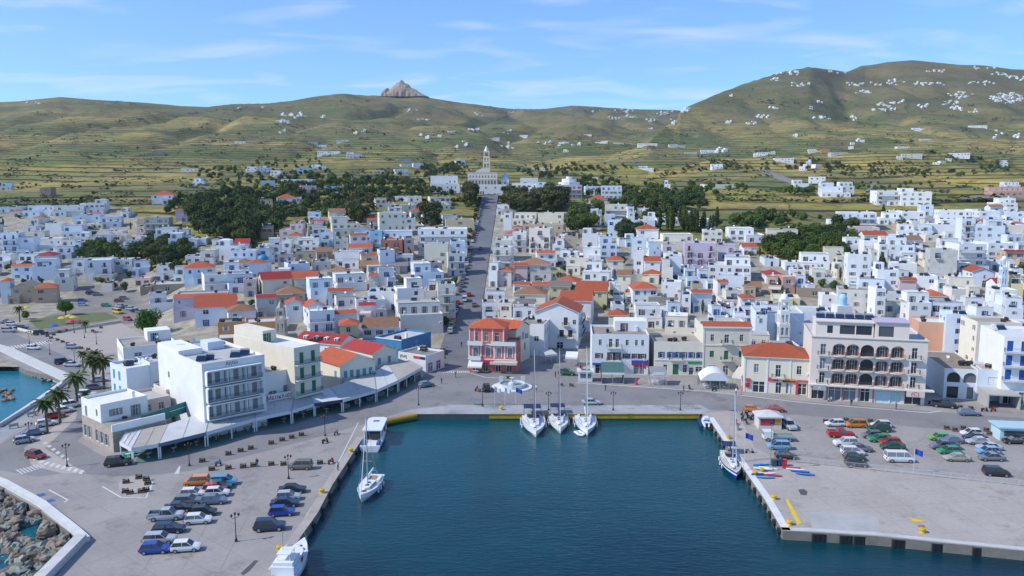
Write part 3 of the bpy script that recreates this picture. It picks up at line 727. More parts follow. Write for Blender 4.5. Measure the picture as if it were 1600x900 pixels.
    if 'a' in flags:      # ground-floor awning
        a = MB(); a.poly([(-w/2+.3, -.02, 2.9), (w/2-.3, -.02, 2.9), (w/2-.3, -2.2, 2.3), (-w/2+.3, -2.2, 2.3)]); a.box(-w/2+.3, w/2-.3, -2.22, -2.19, 2.05, 2.3)
        a.build('awning', mat('awning_cloth', (.6, .58, .52), .9, .2), root)
    info = dict(o=root, wall=wall if isinstance(wall, str) else None, roof=roof, rc=roofcol or 'h', n=n, sh=sh, flags=flags, w=w, top=topx((pos[0], pos[1], pos[2]+H)), label=label)
    if label: tag(root, label, cat, group)
    elif listed: HOUSES.append(info)
    c, s_ = math.cos(yaw), math.sin(yaw)
    cor = [(pos[0]+c*x-s_*y, pos[1]+s_*x+c*y) for x, y in ((-w/2, 0), (w/2, 0), (w/2, d), (-w/2, d))]
    BOXES.append((min(p[0] for p in cor), max(p[0] for p in cor), min(p[1] for p in cor), max(p[1] for p in cor), info['top'], w*FPX/max(pos[1], 1), H*FPX/max(pos[1], 1)))
    return root
def house_px(x0, x1, yt, n, wall='w', roof='f', sh='W', flags='', yaw=None, d=None, H=None, seed=None, **k):
    xc = (x0+x1)/2
    if H is None: H = {1: 3.6, 2: 6.7, 3: 9.6, 4: 12.6, 5: 15.5}[n]
    if roof in 'hgG': H -= .5
    p = PH(xc, yt, H, 170); dep = p.y*CP-(p.z+H-CAMH)*SP
    seed = seed if seed is not None else int(x0*31+yt*7)
    rj = random.Random(seed)
    if yaw is None:
        base = 10 if xc < 740 else -6
        if xc < 560 and p.y < 330: base = 20
        if xc > 1150: base = -12
        yaw = R(base+rj.uniform(-9, 9))
    wpx = (x1-x0)/FPX*dep
    # part of the pixel width is the visible flank
    w = max(3.2, wpx*.93)
    d = d or max(7.5, min(15, w*rj.uniform(.85, 1.25)))
    return house(p, yaw, w, d, H, wall, roof, n, sh, flags, seed, **k)
# people: one continuous skinned body per pose, shared by the figures
def body_mesh(sit):
    J = [(0, 0, .93, .14), (0, 0, 1.15, .15), (0, 0, 1.4, .17), (0, 0, 1.5, .06), (0, 0, 1.56, .06), (0, .01, 1.66, .10), (0, .01, 1.76, .07)]
    E = [(0, 1), (1, 2), (2, 3), (3, 4), (4, 5), (5, 6)]
    def limb(st, pts):
        pr = st
        for q in pts: J.append(q); E.append((pr, len(J)-1)); pr = len(J)-1
    for s in (-1, 1):
        if sit: limb(0, [(s*.12, -.05, .9, .09), (s*.2, -.42, .85, .075), (s*.2, -.4, .42, .05), (s*.2, -.52, .38, .04)])
        else: limb(0, [(s*.1, 0, .88, .09), (s*.11, -.06*s, .48, .07), (s*.11, .12*s, .08, .045), (s*.11, .12*s-.16, .04, .035)])
        limb(2, [(s*.2, 0, 1.42, .065), (s*.26, -.02, 1.15, .05), (s*.22, -.2 if sit else -.08, .92 if not sit else 1.05, .035), (s*.22, -.26 if sit else -.1, .84 if not sit else 1.03, .03)])
    me = bpy.data.meshes.new('body'); me.from_pydata([j[:3] for j in J], E, []); o = bpy.data.objects.new('tmp', me); COL.objects.link(o); o.modifiers.new('s', 'SKIN')
    for i, j in enumerate(J): me.skin_vertices[0].data[i].radius = (j[3], j[3])
    me.skin_vertices[0].data[0].use_root = True; o.modifiers.new('ss', 'SUBSURF').levels = 1; bpy.context.view_layer.update()
    m2 = bpy.data.meshes.new_from_object(o.evaluated_get(bpy.context.evaluated_depsgraph_get())); bpy.data.objects.remove(o); m2.materials.clear()
    for _ in range(4): m2.materials.append(None)
    for f in m2.polygons:
        c = f.center; f.material_index = 3 if c.z > 1.72 else 0 if c.z > 1.5 else (1 if c.z > .98 and (abs(c.x) < .235 or c.z > 1.15) else 0 if abs(c.x) > .2 and c.z > .8 and not sit else 2)
    return m2
BODY = {False: body_mesh(False), True: body_mesh(True)}
def person(p, yaw, shirt, trousers, label, sit=False, z=1.41):
    root = link('person', BODY[sit], None, (p.x, p.y, z), yaw)
    for sl_, m_ in zip(root.material_slots, (mat('skin', (.45, .27, .19), .7, 0), mat('shirt_'+shirt[0], shirt[1], .9, .05), mat('trousers_'+trousers[0], trousers[1], .9, .05), mat('hair_dark', (.03, .02, .015), .8, 0))): sl_.link = 'OBJECT'; sl_.material = m_
    return tag(root, label, 'person')
# ---------------------------------------------------------------- waterfront buildings, each built on its own
def corner(px, py, H, w, deg, right=False, z=1.4):
    c = P(px, py, z+H); a = R(deg); s = -1 if right else 1
    return Vector((c.x+s*w/2*math.cos(a), c.y+s*w/2*math.sin(a), z))
def text_obj(txt, size, m, parent, loc, rot, name='lettering', ext=.02):
    cu = bpy.data.curves.new(name, 'FONT'); cu.body = txt; cu.size = size; cu.extrude = ext; cu.align_x = 'CENTER'; cu.align_y = 'CENTER'
    tmp = bpy.data.objects.new(name, cu); COL.objects.link(tmp); bpy.context.view_layer.update()
    me = bpy.data.meshes.new_from_object(tmp.evaluated_get(bpy.context.evaluated_depsgraph_get()))
    bpy.data.objects.remove(tmp); me.materials.clear(); me.materials.append(m)
    return link(name, me, parent, loc, rot=rot)
def col(name, c, rough=.6): return mat(name, c, rough, .08, 1.5)
def part_box(name, m, parent, *b):
    mb = MB(); mb.box(*b); return mb.build(name, m, parent)
def adopt(child, parent, name):
    bpy.context.view_layer.update(); mw = child.matrix_world.copy(); child.name = name
    child.parent = parent; child.matrix_parent_inverse = parent.matrix_world.inverted(); child.matrix_world = mw
def arch_spandrel(mb, xa, xb, zs, zt, y0, y1, mi, n=10):
    """closes the corners above a round arch between xa..xb springing at zs, box top at zt"""
    r = (xb-xa)/2; cx = (xa+xb)/2; hy = zt-zs
    pts = [(cx-r*math.cos(math.pi*k/n), zs+hy*math.sin(math.pi*k/n)) for k in range(n+1)]
    for k in range(n):
        (ax, az), (bx, bz) = pts[k], pts[k+1]
        mb.poly([(ax, y0, az), (bx, y0, bz), (bx, y0, zt), (ax, y0, zt)], mi)
        mb.poly([(ax, y0, az), (ax, y1, az), (bx, y1, bz), (bx, y0, bz)], mi)
PINKIN = mat('loggia_pink', (.70, .50, .42), .85, .1)
def grand_hotel():
    H = 15.0; a = P(1269, 524, 1.4+H); b = P(1451, 532, 1.4+H); w = (b-a).length; yaw = math.atan2(b.y-a.y, b.x-a.x); d = 17
    root = empty('hotel', ((a.x+b.x)/2, (a.y+b.y)/2, 1.4), yaw, 'large beige waterfront hotel, five rows of round arched balconies, shop windows below', 'hotel')
    WM = mat('hotel_plaster', (.72, .64, .57), .85, .1, .4)
    bays = [.105, .245, .365, .49, .622, .75, .893]; fz = [3.9, 7.25, 10.6]; hw = 1.42
    mb = MB(); holes = []
    for z in fz:
        for k, f in enumerate(bays):
            x = f*w
            if k in (0, 6): holes.append((x-.6, x+.6, z+.05, z+2.5))
            else: holes.append((x-hw, x+hw, z+.05, z+2.75))
    shops = [(.02, .13), (.17, .28), (.30, .41), (.45, .53), (.58, .70), (.71, .80), (.83, .97)]
    for s0, s1 in shops: holes.append((s0*w, s1*w, .1, 3.1))
    mb.M = Matrix.Translation((-w/2, 0, 0)); wall_face(mb, w, -1, H, holes, 0, .25)
    for z in fz:
        for k, f in enumerate(bays):
            if k in (0, 6): continue
            arch_spandrel(mb, f*w-hw, f*w+hw, z+1.5, z+2.75, 0, .25, 0)
    mb.M = None
    for x in (-w/2, w/2): mb.poly([(x, 0, -1), (x, d, -1), (x, d, H), (x, 0, H)])
    mb.poly([(-w/2, d, -1), (w/2, d, -1), (w/2, d, H), (-w/2, d, H)])
    mb.box(-w/2, w/2, .003, .25, H-.003, H+.02)
    mb.build('wall', WM, root)
    part_box('roof', ROOFS[0], root, -w/2+.01, w/2-.01, .3, d-.01, H-.6, H-.5)
    c = MB(); c.box(-w/2-.25, w/2+.25, -.25, -.004, H-.25, H); c.build('cornice', WM, root)
    sh = 'D'
    for z in fz:
        for k, f in enumerate(bays):
            x = f*w-w/2
            if k in (0, 6):
                link('door', window_mesh('d', sh), root, (x, .1, z+.05), scale=(1.15, 1, 1.12))
                link('balcony', balcony_mesh(2.6), root, (x, -.003, z))
                continue
            r = MB(); r.poly([(x-hw, 0.75, z), (x+hw, 0.75, z), (x+hw, 0.75, z+2.9), (x-hw, 0.75, z+2.9)]); r.poly([(x-hw-.01, .26, z), (x-hw-.01, 0.75, z), (x-hw-.01, 0.75, z+2.9), (x-hw-.01, .26, z+2.9)])
            r.poly([(x+hw+.01, .26, z), (x+hw+.01, 0.75, z), (x+hw+.01, 0.75, z+2.9), (x+hw+.01, .26, z+2.9)]); r.poly([(x-hw, .26, z+.02), (x+hw, .26, z+.02), (x+hw, 0.75, z+.02), (x-hw, 0.75, z+.02)])
            lg = r.build('loggia', GLASS if k == 3 else PINKIN, root)
            if k != 3: link('door', window_mesh('d', sh), lg, (x, .58, z+.05), scale=(1.1, 1, 1.0))
            # rounded balcony slab with rail
            s = MB(); pts = [(x-1.6, -.003)]+[(x-1.6*math.cos(math.pi*q/8), -.25-.75*math.sin(math.pi*q/8)) for q in range(9)]+[(x+1.6, -.003)]
            s.prism(pts, z-.18, z, 0, bottom=True)
            pp = pts[1:-1]
            for q in range(len(pp)-1):
                s.cyl((pp[q][0], pp[q][1]+.05, z+.9), (pp[q+1][0], pp[q+1][1]+.05, z+.9), .03, n=4, mi=1)
                for t in (0, .33, .66): s.cyl((pp[q][0]+(pp[q+1][0]-pp[q][0])*t, pp[q][1]+(pp[q+1][1]-pp[q][1])*t+.05, z), (pp[q][0]+(pp[q+1][0]-pp[q][0])*t, pp[q][1]+(pp[q+1][1]-pp[q][1])*t+.05, z+.9), .02, n=3, mi=1, cap=False)
            s.build('balcony', [WM, RAILD], root)
    part_box('canopy_slab', WM, root, -w/2-.4, w/2+1.6, -1.5, -.004, 3.5, 3.78)
    kinds = ['d', 'g', 'g', 'd', 'l', 'l', 'c']
    for (s0, s1), kd in zip(shops, kinds):
        x0, x1 = s0*w-w/2, s1*w-w/2; m_ = {'g': GLASS, 'd': GLASS, 'l': col('shop_blind_blue', (.42, .62, .68)), 'c': GLASS}[kd]
        g = MB(); g.poly([(x0, .2, .1), (x1, .2, .1), (x1, .2, 3.1), (x0, .2, 3.1)]); so_ = g.build('shop_window', m_, root)
        fr = MB()
        for t in (0, .5, 1): fr.box(x0+(x1-x0)*t-.05, x0+(x1-x0)*t+.05, .1, .19, .1, 3.1)
        fr.box(x0, x1, .09, .18, 2.4, 2.5); fr.build('frame', FRAMEW, so_)
    part_box('ground_floor_cladding', mat('brown_cladding', (.34, .2, .16), .6, .15), root, -w/2+.15*w, -w/2+.165*w, -.05, -.003, 0, 3.45)
    for f in (.285, .43, .555): part_box('ground_floor_cladding', mat('brown_cladding', (.34, .2, .16), .6, .15), root, f*w-w/2, f*w-w/2+.4, -.05, -.003, 0, 3.45)
    sg = part_box('shop_sign', mat('sign_pale', (.60, .53, .47), .6, .05), root, .83*w-w/2, .985*w-w/2, -1.55, -1.503, 1.9+.3, 3.5)
    text_obj('(C)', 1.3, col('logo_red', (.4, .02, .03)), sg, (.905*w-w/2, -1.57, 2.85), (R(90), 0, 0))
    sg = part_box('shop_sign', mat('sign_grey', (.33, .36, .36), .6, .05), root, -w/2+.02*w, -w/2+.14*w, -1.62, -1.51, 2.5, 3.75)
    text_obj('A', 1.0, FRAMEW, sg, (-w/2+.08*w, -1.64, 3.1), (R(90), 0, 0))
    text_obj('ΠΟΣΕΙΔΩΝΙΟ', .55, RAILD, root, (.0, -.05, 7.0), (R(90), 0, 0))
    # set-back top floor
    for (f0, f1, y0, hh, m_) in ((.04, .55, 2.2, 3.0, WM), (.56, .85, 1.6, 3.4, mat('lilac_panel', (.50, .43, .53), .8, .1))):
        u = MB(); u.M = Matrix.Translation((f0*w-w/2, y0, 0)); L_ = (f1-f0)*w
        hs = [(L_*.42, L_*.68, H+.2, H+2.3), (L_*.7, L_*.97, H+.2, H+2.3), (L_*.2, L_*.3, H+.3, H+2.1)] if f0 < .1 else [(L_*.1, L_*.55, H+.1, H+2.5)]
        wall_face(u, L_, H-.6, H+hh, hs); u.M = None
        x0, x1 = f0*w-w/2, f1*w-w/2
        for x in (x0, x1): u.poly([(x, y0, H-.6), (x, y0+6, H-.6), (x, y0+6, H+hh), (x, y0, H+hh)])
        u.poly([(x0, y0+6, H-.6), (x1, y0+6, H-.6), (x1, y0+6, H+hh), (x0, y0+6, H+hh)]); uo = u.build('penthouse', WM, root)
        u2 = MB(); u2.box(x0-.2, x1+.2, y0-.5, y0+6.2, H+hh+.003, H+hh+.22); u2.build('roof', m_, uo)
        for h_ in hs: g = MB(); g.poly([(x0+h_[0], y0+.15, h_[2]), (x0+h_[1], y0+.15, h_[2]), (x0+h_[1], y0+.15, h_[3]), (x0+h_[0], y0+.15, h_[3])]); g.build('window', GLASS, uo)
    for k in range(6): link('solar_heater', SOL, root, (-w/2+2.4+k*2.15, 6.0, H+3.25), 0, (1.0, 1, 1))
    for x in (7, 8.6, 10.5): link('water_tank', TANK, root, (x-w/2+6, 9.5, H+.1 if x > 20 else H-.45), .4)
    BOXES.append((min(a.x, b.x)-1, max(a.x, b.x)+5, b.y-1, a.y+d, (1360, 527), 185, 105))
grand_hotel()

# left corner: hotel with three long balconies
HF = [(x, z, 1.1, 'x', 1, 'W') for z in (4.0, 7.4, 10.8) for x in (1.3, 3.0, 4.9, 6.8, 8.7, 10.6)]
q = corner(315, 569, 15, 13, 43)
o = house(q, R(43), 13, 24, 15, 'w', 'f', 4, 'W', 'to', 11, 'tall white hotel with three long dark railed balconies, letters on its parapet, blank sunlit flank', 'hotel', name='hotel', front=HF, side=[(6, 9, 1, 'n')])
for z in (3.9, 7.3, 10.7): link('balcony', balcony_mesh(11.5, 'D', 1.3), o, (-.3, 0, z))
for z in (6.6, 10.0, 13.4): part_box('balcony_lintel', wm('w'), o, -5.9, 5.3, -1.25, -.004, z, z+.18)
for z in (3.9, 7.3, 10.7):
    for x0, x1 in ((-6.1, -5.9), (-1.9, -1.75), (1.85, 2.0), (5.3, 5.5)): part_box('balcony_fin', wm('w'), o, x0, x1, -1.22, -.004, z+.003, z+2.69)
part_box('roof_block', wm('w'), o, -6.45, -1.5, 12, 23.9, 14.4, 15.7); part_box('stair_hut', wm('b'), o, .5, 4.0, 14, 18, 14.4, 16.2)
for x, y in ((2, 4), (4.3, 4.5), (-3, 5), (-4.6, 5)): link('solar_heater', SOL, o, (x, y, 14.45), -.6)
text_obj('Λητώ', 1.0, col('dark_letters', (.05, .04, .06)), o, (-.5, -.05, 14.3), (R(90), 0, 0))
# lower wing to its right with the red lettering
q = corner(413, 583, 9.5, 9, 43)
o = house(q, R(43), 9.5, 10, 9.5, 'w', 'f', 3, 'W', '', 12, 'low white building with red lettering between the balconied hotel and green-shuttered block', 'building', name='building', front=[(2, 3.9, 1.8, 'n'), (5, 3.9, 1, 'x'), (7.5, 3.6, 2.4, 'n', 1.4)])
text_obj('Μεσκλιές', 1.35, col('letters_red', (.42, .02, .04)), o, (-2.0, -1.7, 4.2), (R(90), 0, 0))
part_box('sign_parapet', wm('w'), o, -4.7, 4.7, -1.66, -1.5, 3.5, 5.0)
# tall cream block, green shutters
GF = [(x, z, 1.05, 'x', 1.15, 'G') for z in (4.1, 7.5, 10.9) for x in (1.9, 4.9)]
q = corner(459, 544, 14.6, 6.8, 50)
o = house(q, R(50), 6.8, 24, 14.6, 'c', 'f', 4, 'G', 'u', 14, 'tall narrow cream block with green shutters on three balconies and long blank cream flank', 'apartment block', name='apartment_block', front=GF, side=[])
for z in (4.0, 7.4, 10.8): link('balcony', balcony_mesh(6.5, 'D', 1.0), o, (0, 0, z))
# corner house: stone ground floor, white upper floor, terrace
q = corner(178, 707, 0, 10, 50, z=1.4)
stone = mat('rough_stonework', (.46, .39, .32), .9, .5, 1.4, bump=1, bsc=2.5)
o = house(q, R(50), 10, 13.5, 4.7, stone, 'f', 1, 'W', '', 15, 'white corner house with stone ground floor and roof terrace at the road bend', 'house', sides=True, front=[(7, .9, 1.1, 'w')],
          side=[(1.5, .8, .9, 'w', 1.6), (3.4, .8, .9, 'w', 1.6), (6.6, .8, .9, 'w', 1.6), (8.8, .8, .9, 'w', 1.6), (10.8, .8, .9, 'w', 1.6)])
part_box('terrace_parapet', wm('w'), o, -5.1, 5.1, -.1, .15, 3.9, 5.3)
part_box('terrace_floor', ROOFS[1], o, -4.8, 4.8, .2, 13.2, 4.72, 4.78)
q2 = q+Vector((math.cos(R(140))*4.6-.5*math.cos(R(50)), math.sin(R(140))*4.6-.5*math.sin(R(50)), 4.75))
u = house(q2, R(50), 9.0, 8.6, 3.6, 'w', 'f', 1, 'W', '', 16, label='x', cat='x', front=[(2.8, .9, 1.3, 'w'), (6.6, .05, 1.0, 'd')], side=[(2, .05, 1, 'x'), (6.8, 1, .8, 'n')], base=0)
del u['label']; del u['category']; adopt(u, o, 'upper_storey')
# beige flat house, house with blue door, light blue block, arched white block
house(corner(197, 631, 5.9, 9, 47), R(47), 9, 9, 5.9, mat('beige_render', (.56, .50, .48), .85, .15), 'f', 2, 'W', '', 17, 'low beige flat-roofed house with dark door between two windows, behind the corner house', 'house',
      front=[(1.8, 3.4, 1.0, 'n'), (4.4, 2.6, 1.0, 'n', 1.6), (7.0, 3.4, 1.1, 'n')], side=[])
house(corner(259, 609, 6.4, 8.4, 44), R(44), 8.4, 7, 6.4, 'c', 'f', 2, 'W', 't', 18, 'small cream house with bright blue door tucked against the tall white hotel', 'house',
      front=[(1.7, 2.9, 1.2, 'x', 1.15, 'L'), (4.1, 3.3, 1.0, 'w'), (6.4, 3.5, 1.0, 'w')], side=[])
house(corner(197, 576, 10, 9, 47), R(47), 9, 9, 10, 'b', 'f', 3, 'T', '', 19, 'pale blue three-storey house with blank front and balconied left side behind palms', 'house', front=[], side=[(2, 3.3, 1.2, 'x', 1, 'L'), (5, 3.3, 1.2, 'x', 1, 'L'), (2, 6.6, 1.2, 'x', 1, 'L'), (5, 6.6, 1.2, 'x', 1, 'L')])
house(corner(234, 566, 10.6, 7.5, 47), R(47), 7.5, 8, 10.6, 'b', 'f', 3, 'T', 't', 20, 'pale blue house with grey shutters between the balconied pale house and white hotel', 'house', front=[(2.2, 4.4, 1.5, 'w', 1.2), (6, 5.2, 1.0, 'c', .7), (3.2, 8.2, .9, 'c', 1)], side=[])
house(corner(192, 543, 7.6, 13, 32), R(32), 13, 14, 7.6, 'w', 'f', 2, 'T', 'ut', 21, 'two-storey white block with rows of narrow arched windows and cluttered roof by the plaza', 'building', name='building',
      side=[(x, z, .8, 'n', 1.15) for z in (.9, 4.2) for x in (1.6, 3.6, 5.6, 7.6, 9.6, 11.6)])
# red-roofed chapel-like hall with dormers
RR = R(-22); rid = P(477, 515, 10.0)
q = Vector((rid.x+7.2*math.cos(RR)+4.5*math.sin(RR), rid.y+7.2*math.sin(RR)-4.5*math.cos(RR), 1.4))
o = house(q, RR, 14.5, 9, 6.2, 'w', 'g', 2, 'W', '', 22, 'long white hall with dark red roof and row of small white dormers', 'hall', name='hall', roofcol='r', front=[(2, 3.6, .9, 'n'), (6, 3.6, .9, 'n'), (10, 3.6, .9, 'n')])
for x in (-5, -1.6, 1.8, 5.2):
    dm = MB(); dm.box(x-.5, x+.5, 1.2, 2.6, 6.5, 7.6); dm.build('dormer', wm('w'), o)
    part_box('window', GLASS, o, x-.28, x+.28, 1.17, 1.196, 6.9, 7.5)
# cream gabled pair on the quay
o = house(corner(531, 572, 6.8, 10, 44), R(44), 10, 12, 6.8, 'c', 'G', 2, 'T', '', 23, 'cream gabled house with orange tiled roof, blue shutters and long terrace above the awnings', 'house',
          front=[(1.5, 3.6, 1, 'c', 1.3), (3.2, 3.6, 1, 'c', 1.3), (5, 3.0, 1, 'x'), (6.8, 3.4, 1, 'c', 1.3), (8.6, 3.4, 1, 'c', 1.3)], side=[(10, 3.4, 1, 'c', 1.4, 'L')])
link('balcony', balcony_mesh(9, 'D', 1.2), o, (0, 0, 2.95))
house(corner(582, 553, 6.6, 8, 50), R(50), 8, 12, 6.6, 'c', 'G', 2, 'T', '', 24, 'second cream gabled house with red roof, nearer the avenue, blue shutters', 'house', roofcol='r',
      front=[(2.2, 3.4, 1.1, 'c', 1.3), (5.6, 3.4, 1.1, 'c', 1.3)], side=[])
# blue neoclassical house
o = house(corner(627, 531, 6.6, 9, -30, True), R(-30), 9, 14, 6.6, mat('strong_blue_plaster', (.05, .22, .42), .8, .15, .6), 'f', 1, 'A', 'o', 25, 'deep blue low neoclassical house with white trimmed windows beside the avenue foot', 'house',
          front=[(1.6, 2.8, 1.2, 'n', 1.4, 'A'), (4.2, 1.6, 1.1, 'n', 2.2), (6.4, 1.2, 1.1, 'n', 2.3), (8.2, 1.5, .9, 'n', 1.8)], side=[(2, 2.2, 1.1, 'n', 1.5), (5, 2.2, 1.1, 'n', 1.5), (7.5, 1.5, 1, 'n', 2), (10, 1.5, 1, 'n', 2), (12, 2.2, 1, 'n', 1.5)])
part_box('cornice', FRAMEW, o, -4.65, 4.65, -.15, -.004, 6.3, 6.6)
o = house(corner(622, 549, 4.8, 9.5, -33), R(-33), 9.5, 8, 4.8, 'w', 'f', 1, 'W', '', 26, 'low white building with dark letters and red sign at the awnings end', 'building', name='building', front=[], side=[(2, .1, 2, 'n', 1.8), (5.5, .1, 2, 'n', 1.8)])
text_obj('γωη', 1.3, col('dark_letters', (.05, .04, .06)), o, (-2.9, -.05, 3.8), (R(90), 0, 0))
sg = part_box('shop_sign', col('sign_red', (.55, .06, .08)), o, .6, 2.9, -.08, -.004, 3.6, 4.3); sg = part_box('shop_sign', col('sign_navy', (.02, .03, .15)), o, 2.95, 4.6, -.08, -.004, 3.6, 4.3)
# red neoclassical corner house
RED = mat('salmon_red_plaster', (.64, .17, .13), .8, .12, .6)
rp = P(732, 580, 1.4)
def red_house():
    yaw = R(-8); w = 12.8; d = 9.5; H1 = 7.6
    pos = Vector((rp.x+w/2*math.cos(yaw), rp.y+w/2*math.sin(yaw), 1.4))
    fr = [(1.9, .3, 1.6, 'n', 1.7), (4.6, .2, 1.4, 'n', 1.8), (8, .2, 1.5, 'n', 1.8), (11, .2, 1.5, 'n', 1.8), (2.0, 4.1, 1.2, 'x', 1.1, 'W'), (5.3, 4.1, 1.2, 'x', 1.1, 'W'), (8.2, 4.1, 1.2, 'x', 1.1, 'W'), (11.2, 4.1, 1.2, 'x', 1.1, 'W')]
    o = house(pos, yaw, w, d, H1, RED, 'f', 2, 'A', '', 31, 'bright salmon red three-storey neoclassical corner house with orange hipped roof and white pilasters', 'house', front=fr, side=[(3, 4.1, 1.1, 'n', 1.5), (6, 4.1, 1.1, 'n', 1.5), (3, .3, 1.5, 'n', 1.6), (6.5, .3, 1.5, 'n', 1.6)])
    pil = MB()
    for x in (-w/2, -w/2+3.2, -w/2+6.8, -w/2+9.6, w/2-.35): pil.box(x, x+.35, -.1, -.004, 3.6, 7.6)
    pil.box(-w/2-.1, w/2+.1, -.22, -.003, 3.3, 3.55); pil.box(-w/2-.1, w/2+.1, -.25, -.003, 7.25, 7.6)
    for x in (2.0, 5.3, 8.2, 11.2): pil.box(x-w/2-.85, x-w/2-.64, -.06, -.004, 4.0, 6.7); pil.box(x-w/2+.64, x-w/2+.85, -.06, -.004, 4.0, 6.7); pil.box(x-w/2-.85, x-w/2+.85, -.06, -.004, 6.72, 6.95)
    pil.build('pilasters', FRAMEW, o)
    u = house(pos+Vector((-1.5*math.cos(yaw), -1.5*math.sin(yaw)+.5, 7.5)), yaw, 9.4, 8.6, 4.3, RED, 'h', 1, 'G', '', 32, label='x', cat='x', front=[(1.9, .7, 1.1, 'n', 1.7), (4.6, .7, 1.1, 'n', 1.7), (7.5, .7, 1.1, 'n', 1.7)], side=[(2.5, .7, 1, 'n', 1.7), (5.8, .7, 1, 'n', 1.7)], base=0)
    del u['label']; del u['category']; adopt(u, o, 'top_storey')
    p2 = MB()
    for x in (-4.7, -3.35, -1.35, 1.5, 4.4): p2.box(x, x+.3, -.08, -.004, 0, 4.2)
    p2.build('pilasters', FRAMEW, u)
    link('balcony', balcony_mesh(4.0, 'S', 1.2), o, (-4.4, 0, 7.45)); link('balcony', balcony_mesh(3.0, 'S', 1.0), o, (-4.4, 0, 3.4)); link('balcony', balcony_mesh(6.5, 'S', 1.0), o, (3.1, 0, 7.45))
    a = MB(); a.poly([(-6.2, -.3, 3.1), (-2.4, -.3, 3.1), (-2.4, -2.4, 1.9), (-6.2, -2.4, 1.9)]); a.box(-6.2, -2.4, -2.43, -2.4, 1.5, 1.9); a.build('awning', mat('awning_white', (.66, .65, .62), .9, .1), o)
    a = MB(); a.box(-.2, 6.9, -2.6, -.26, 2.6, 3.2); a.build('awning', mat('awning_beige', (.56, .50, .42), .9, .1), o)
    part_box('shop_sign', col('sign_crimson', (.4, .02, .05)), o, -2.2, .6, -1.6, -.3, 2.75, 3.3)
red_house()
house(corner(806, 512, 10.2, 8, 60), R(62), 8.5, 9, 9.6, 'c', 'G', 3, 'W', '', 33, 'cream house with orange gabled roof directly behind the salmon red corner house', 'house', front=[(2, 6.2, 1, 'w'), (4.4, 6.2, 1, 'x'), (6.6, 6.2, 1, 'w'), (2, 3, 1, 'w'), (5.4, 3, 1, 'x')])
o = house(corner(850, 507, 9.3, 7.8, -12, True), R(-12), 7.8, 13, 9.3, 'w', 'f', 3, 'D', 'o', 34, 'white block with small orange eave and glazed dark veranda on its right side', 'building', name='building', front=[(5.6, 4.4, 1.4, 'n', 1)], side=[(3, 2.5, 1, 'n'), (6, 2.8, 1, 'n'), (9, 3.1, 1, 'n'), (3.2, 6, 1.8, 'n', 1.1), (6.2, 6, 1.8, 'n', 1.1), (9.4, 6, 1.8, 'n', 1.1)])
q = corner(904, 489, 11.4, 13, -10, True)
o = house(q, R(-10), 13, 14, 11.4, 'w', 'G', 3, 'G', 'B', 35, 'white three-storey building with orange gabled top and iron balconies left of narrow street', 'building', name='building',
          front=[(3, .2, 2, 'n', 1.6), (7.5, .2, 2, 'n', 1.6), (8, 4.0, 1.3, 'x', 1, 'D'), (10.6, 4.0, 1.3, 'x', 1, 'D'), (3.6, 7.6, 1.5, 'n'), (9.2, 7.6, 1.2, 'x', 1.1, 'D'), (11.8, 7.9, 1, 'n')], side=[(2.5, 4, 1, 'x', 1, 'D'), (6, 4, 1, 'x', 1, 'D'), (10, 4, 1, 'x', 1, 'D'), (2.5, 7.6, 1, 'x', 1, 'D'), (6, 7.6, 1, 'x', 1, 'D'), (10, 7.6, 1, 'x', 1, 'D')])
for z in (3.9, 7.5):
    b_ = link('balcony', balcony_mesh(12, 'D', 1.1), o, (6.5, 7, z)); b_.rotation_euler = (0, 0, R(90))
# white three-storey with maroon shutters
fr = [(1.9, 4.2, 1.05, 'w', 1, 'R'), (5.0, 3.7, 1.0, 'd', 1, 'R'), (6.6, 3.7, 1.0, 'd', 1, 'R'), (9.0, 4.2, 1.0, 'w', 1, 'R'), (11.4, 4.2, 1, 'w', 1, 'R'), (13.2, 4.2, 1, 'w', 1, 'R'),
      (2.2, 7.7, .8, 'n', 1.1), (4.9, 7.2, .9, 'n', 1.6), (6.6, 7.2, .9, 'n', 1.6), (9.2, 7.7, .8, 'n', 1.1), (11.6, 7.7, .7, 'n', 1.1), (13.2, 7.7, .7, 'n', 1.1), (2.2, .1, 2.6, 'n', 1.8), (12.4, .1, 3, 'n', 1.8)]
q = corner(925, 522, 10.6, 14.8, -4)
o = house(q, R(-4), 14.8, 14, 10.6, 'w', 'f', 3, 'R', 'uct', 41, 'white three-storey building with maroon shutters above the green café awning', 'building', name='building', front=fr)
link('balcony', balcony_mesh(3.8), o, (-1.6, 0, 7.1)); link('balcony', balcony_mesh(4.2, 'D', 1.3), o, (-1.6, 0, 3.6))
part_box('shop_sign', col('sign_blue', (.02, .08, .38)), o, 3.0, 7.3, -.14, -.005, 3.0, 3.8); part_box('shop_sign', col('sign_crimson', (.4, .02, .05)), o, 3.0, 7.3, -.2, -.145, 2.45, 2.98)
part_box('shop_sign', col('sign_blue', (.02, .08, .38)), o, -7.2, -3.8, -.5, -.05, 2.5, 2.95)
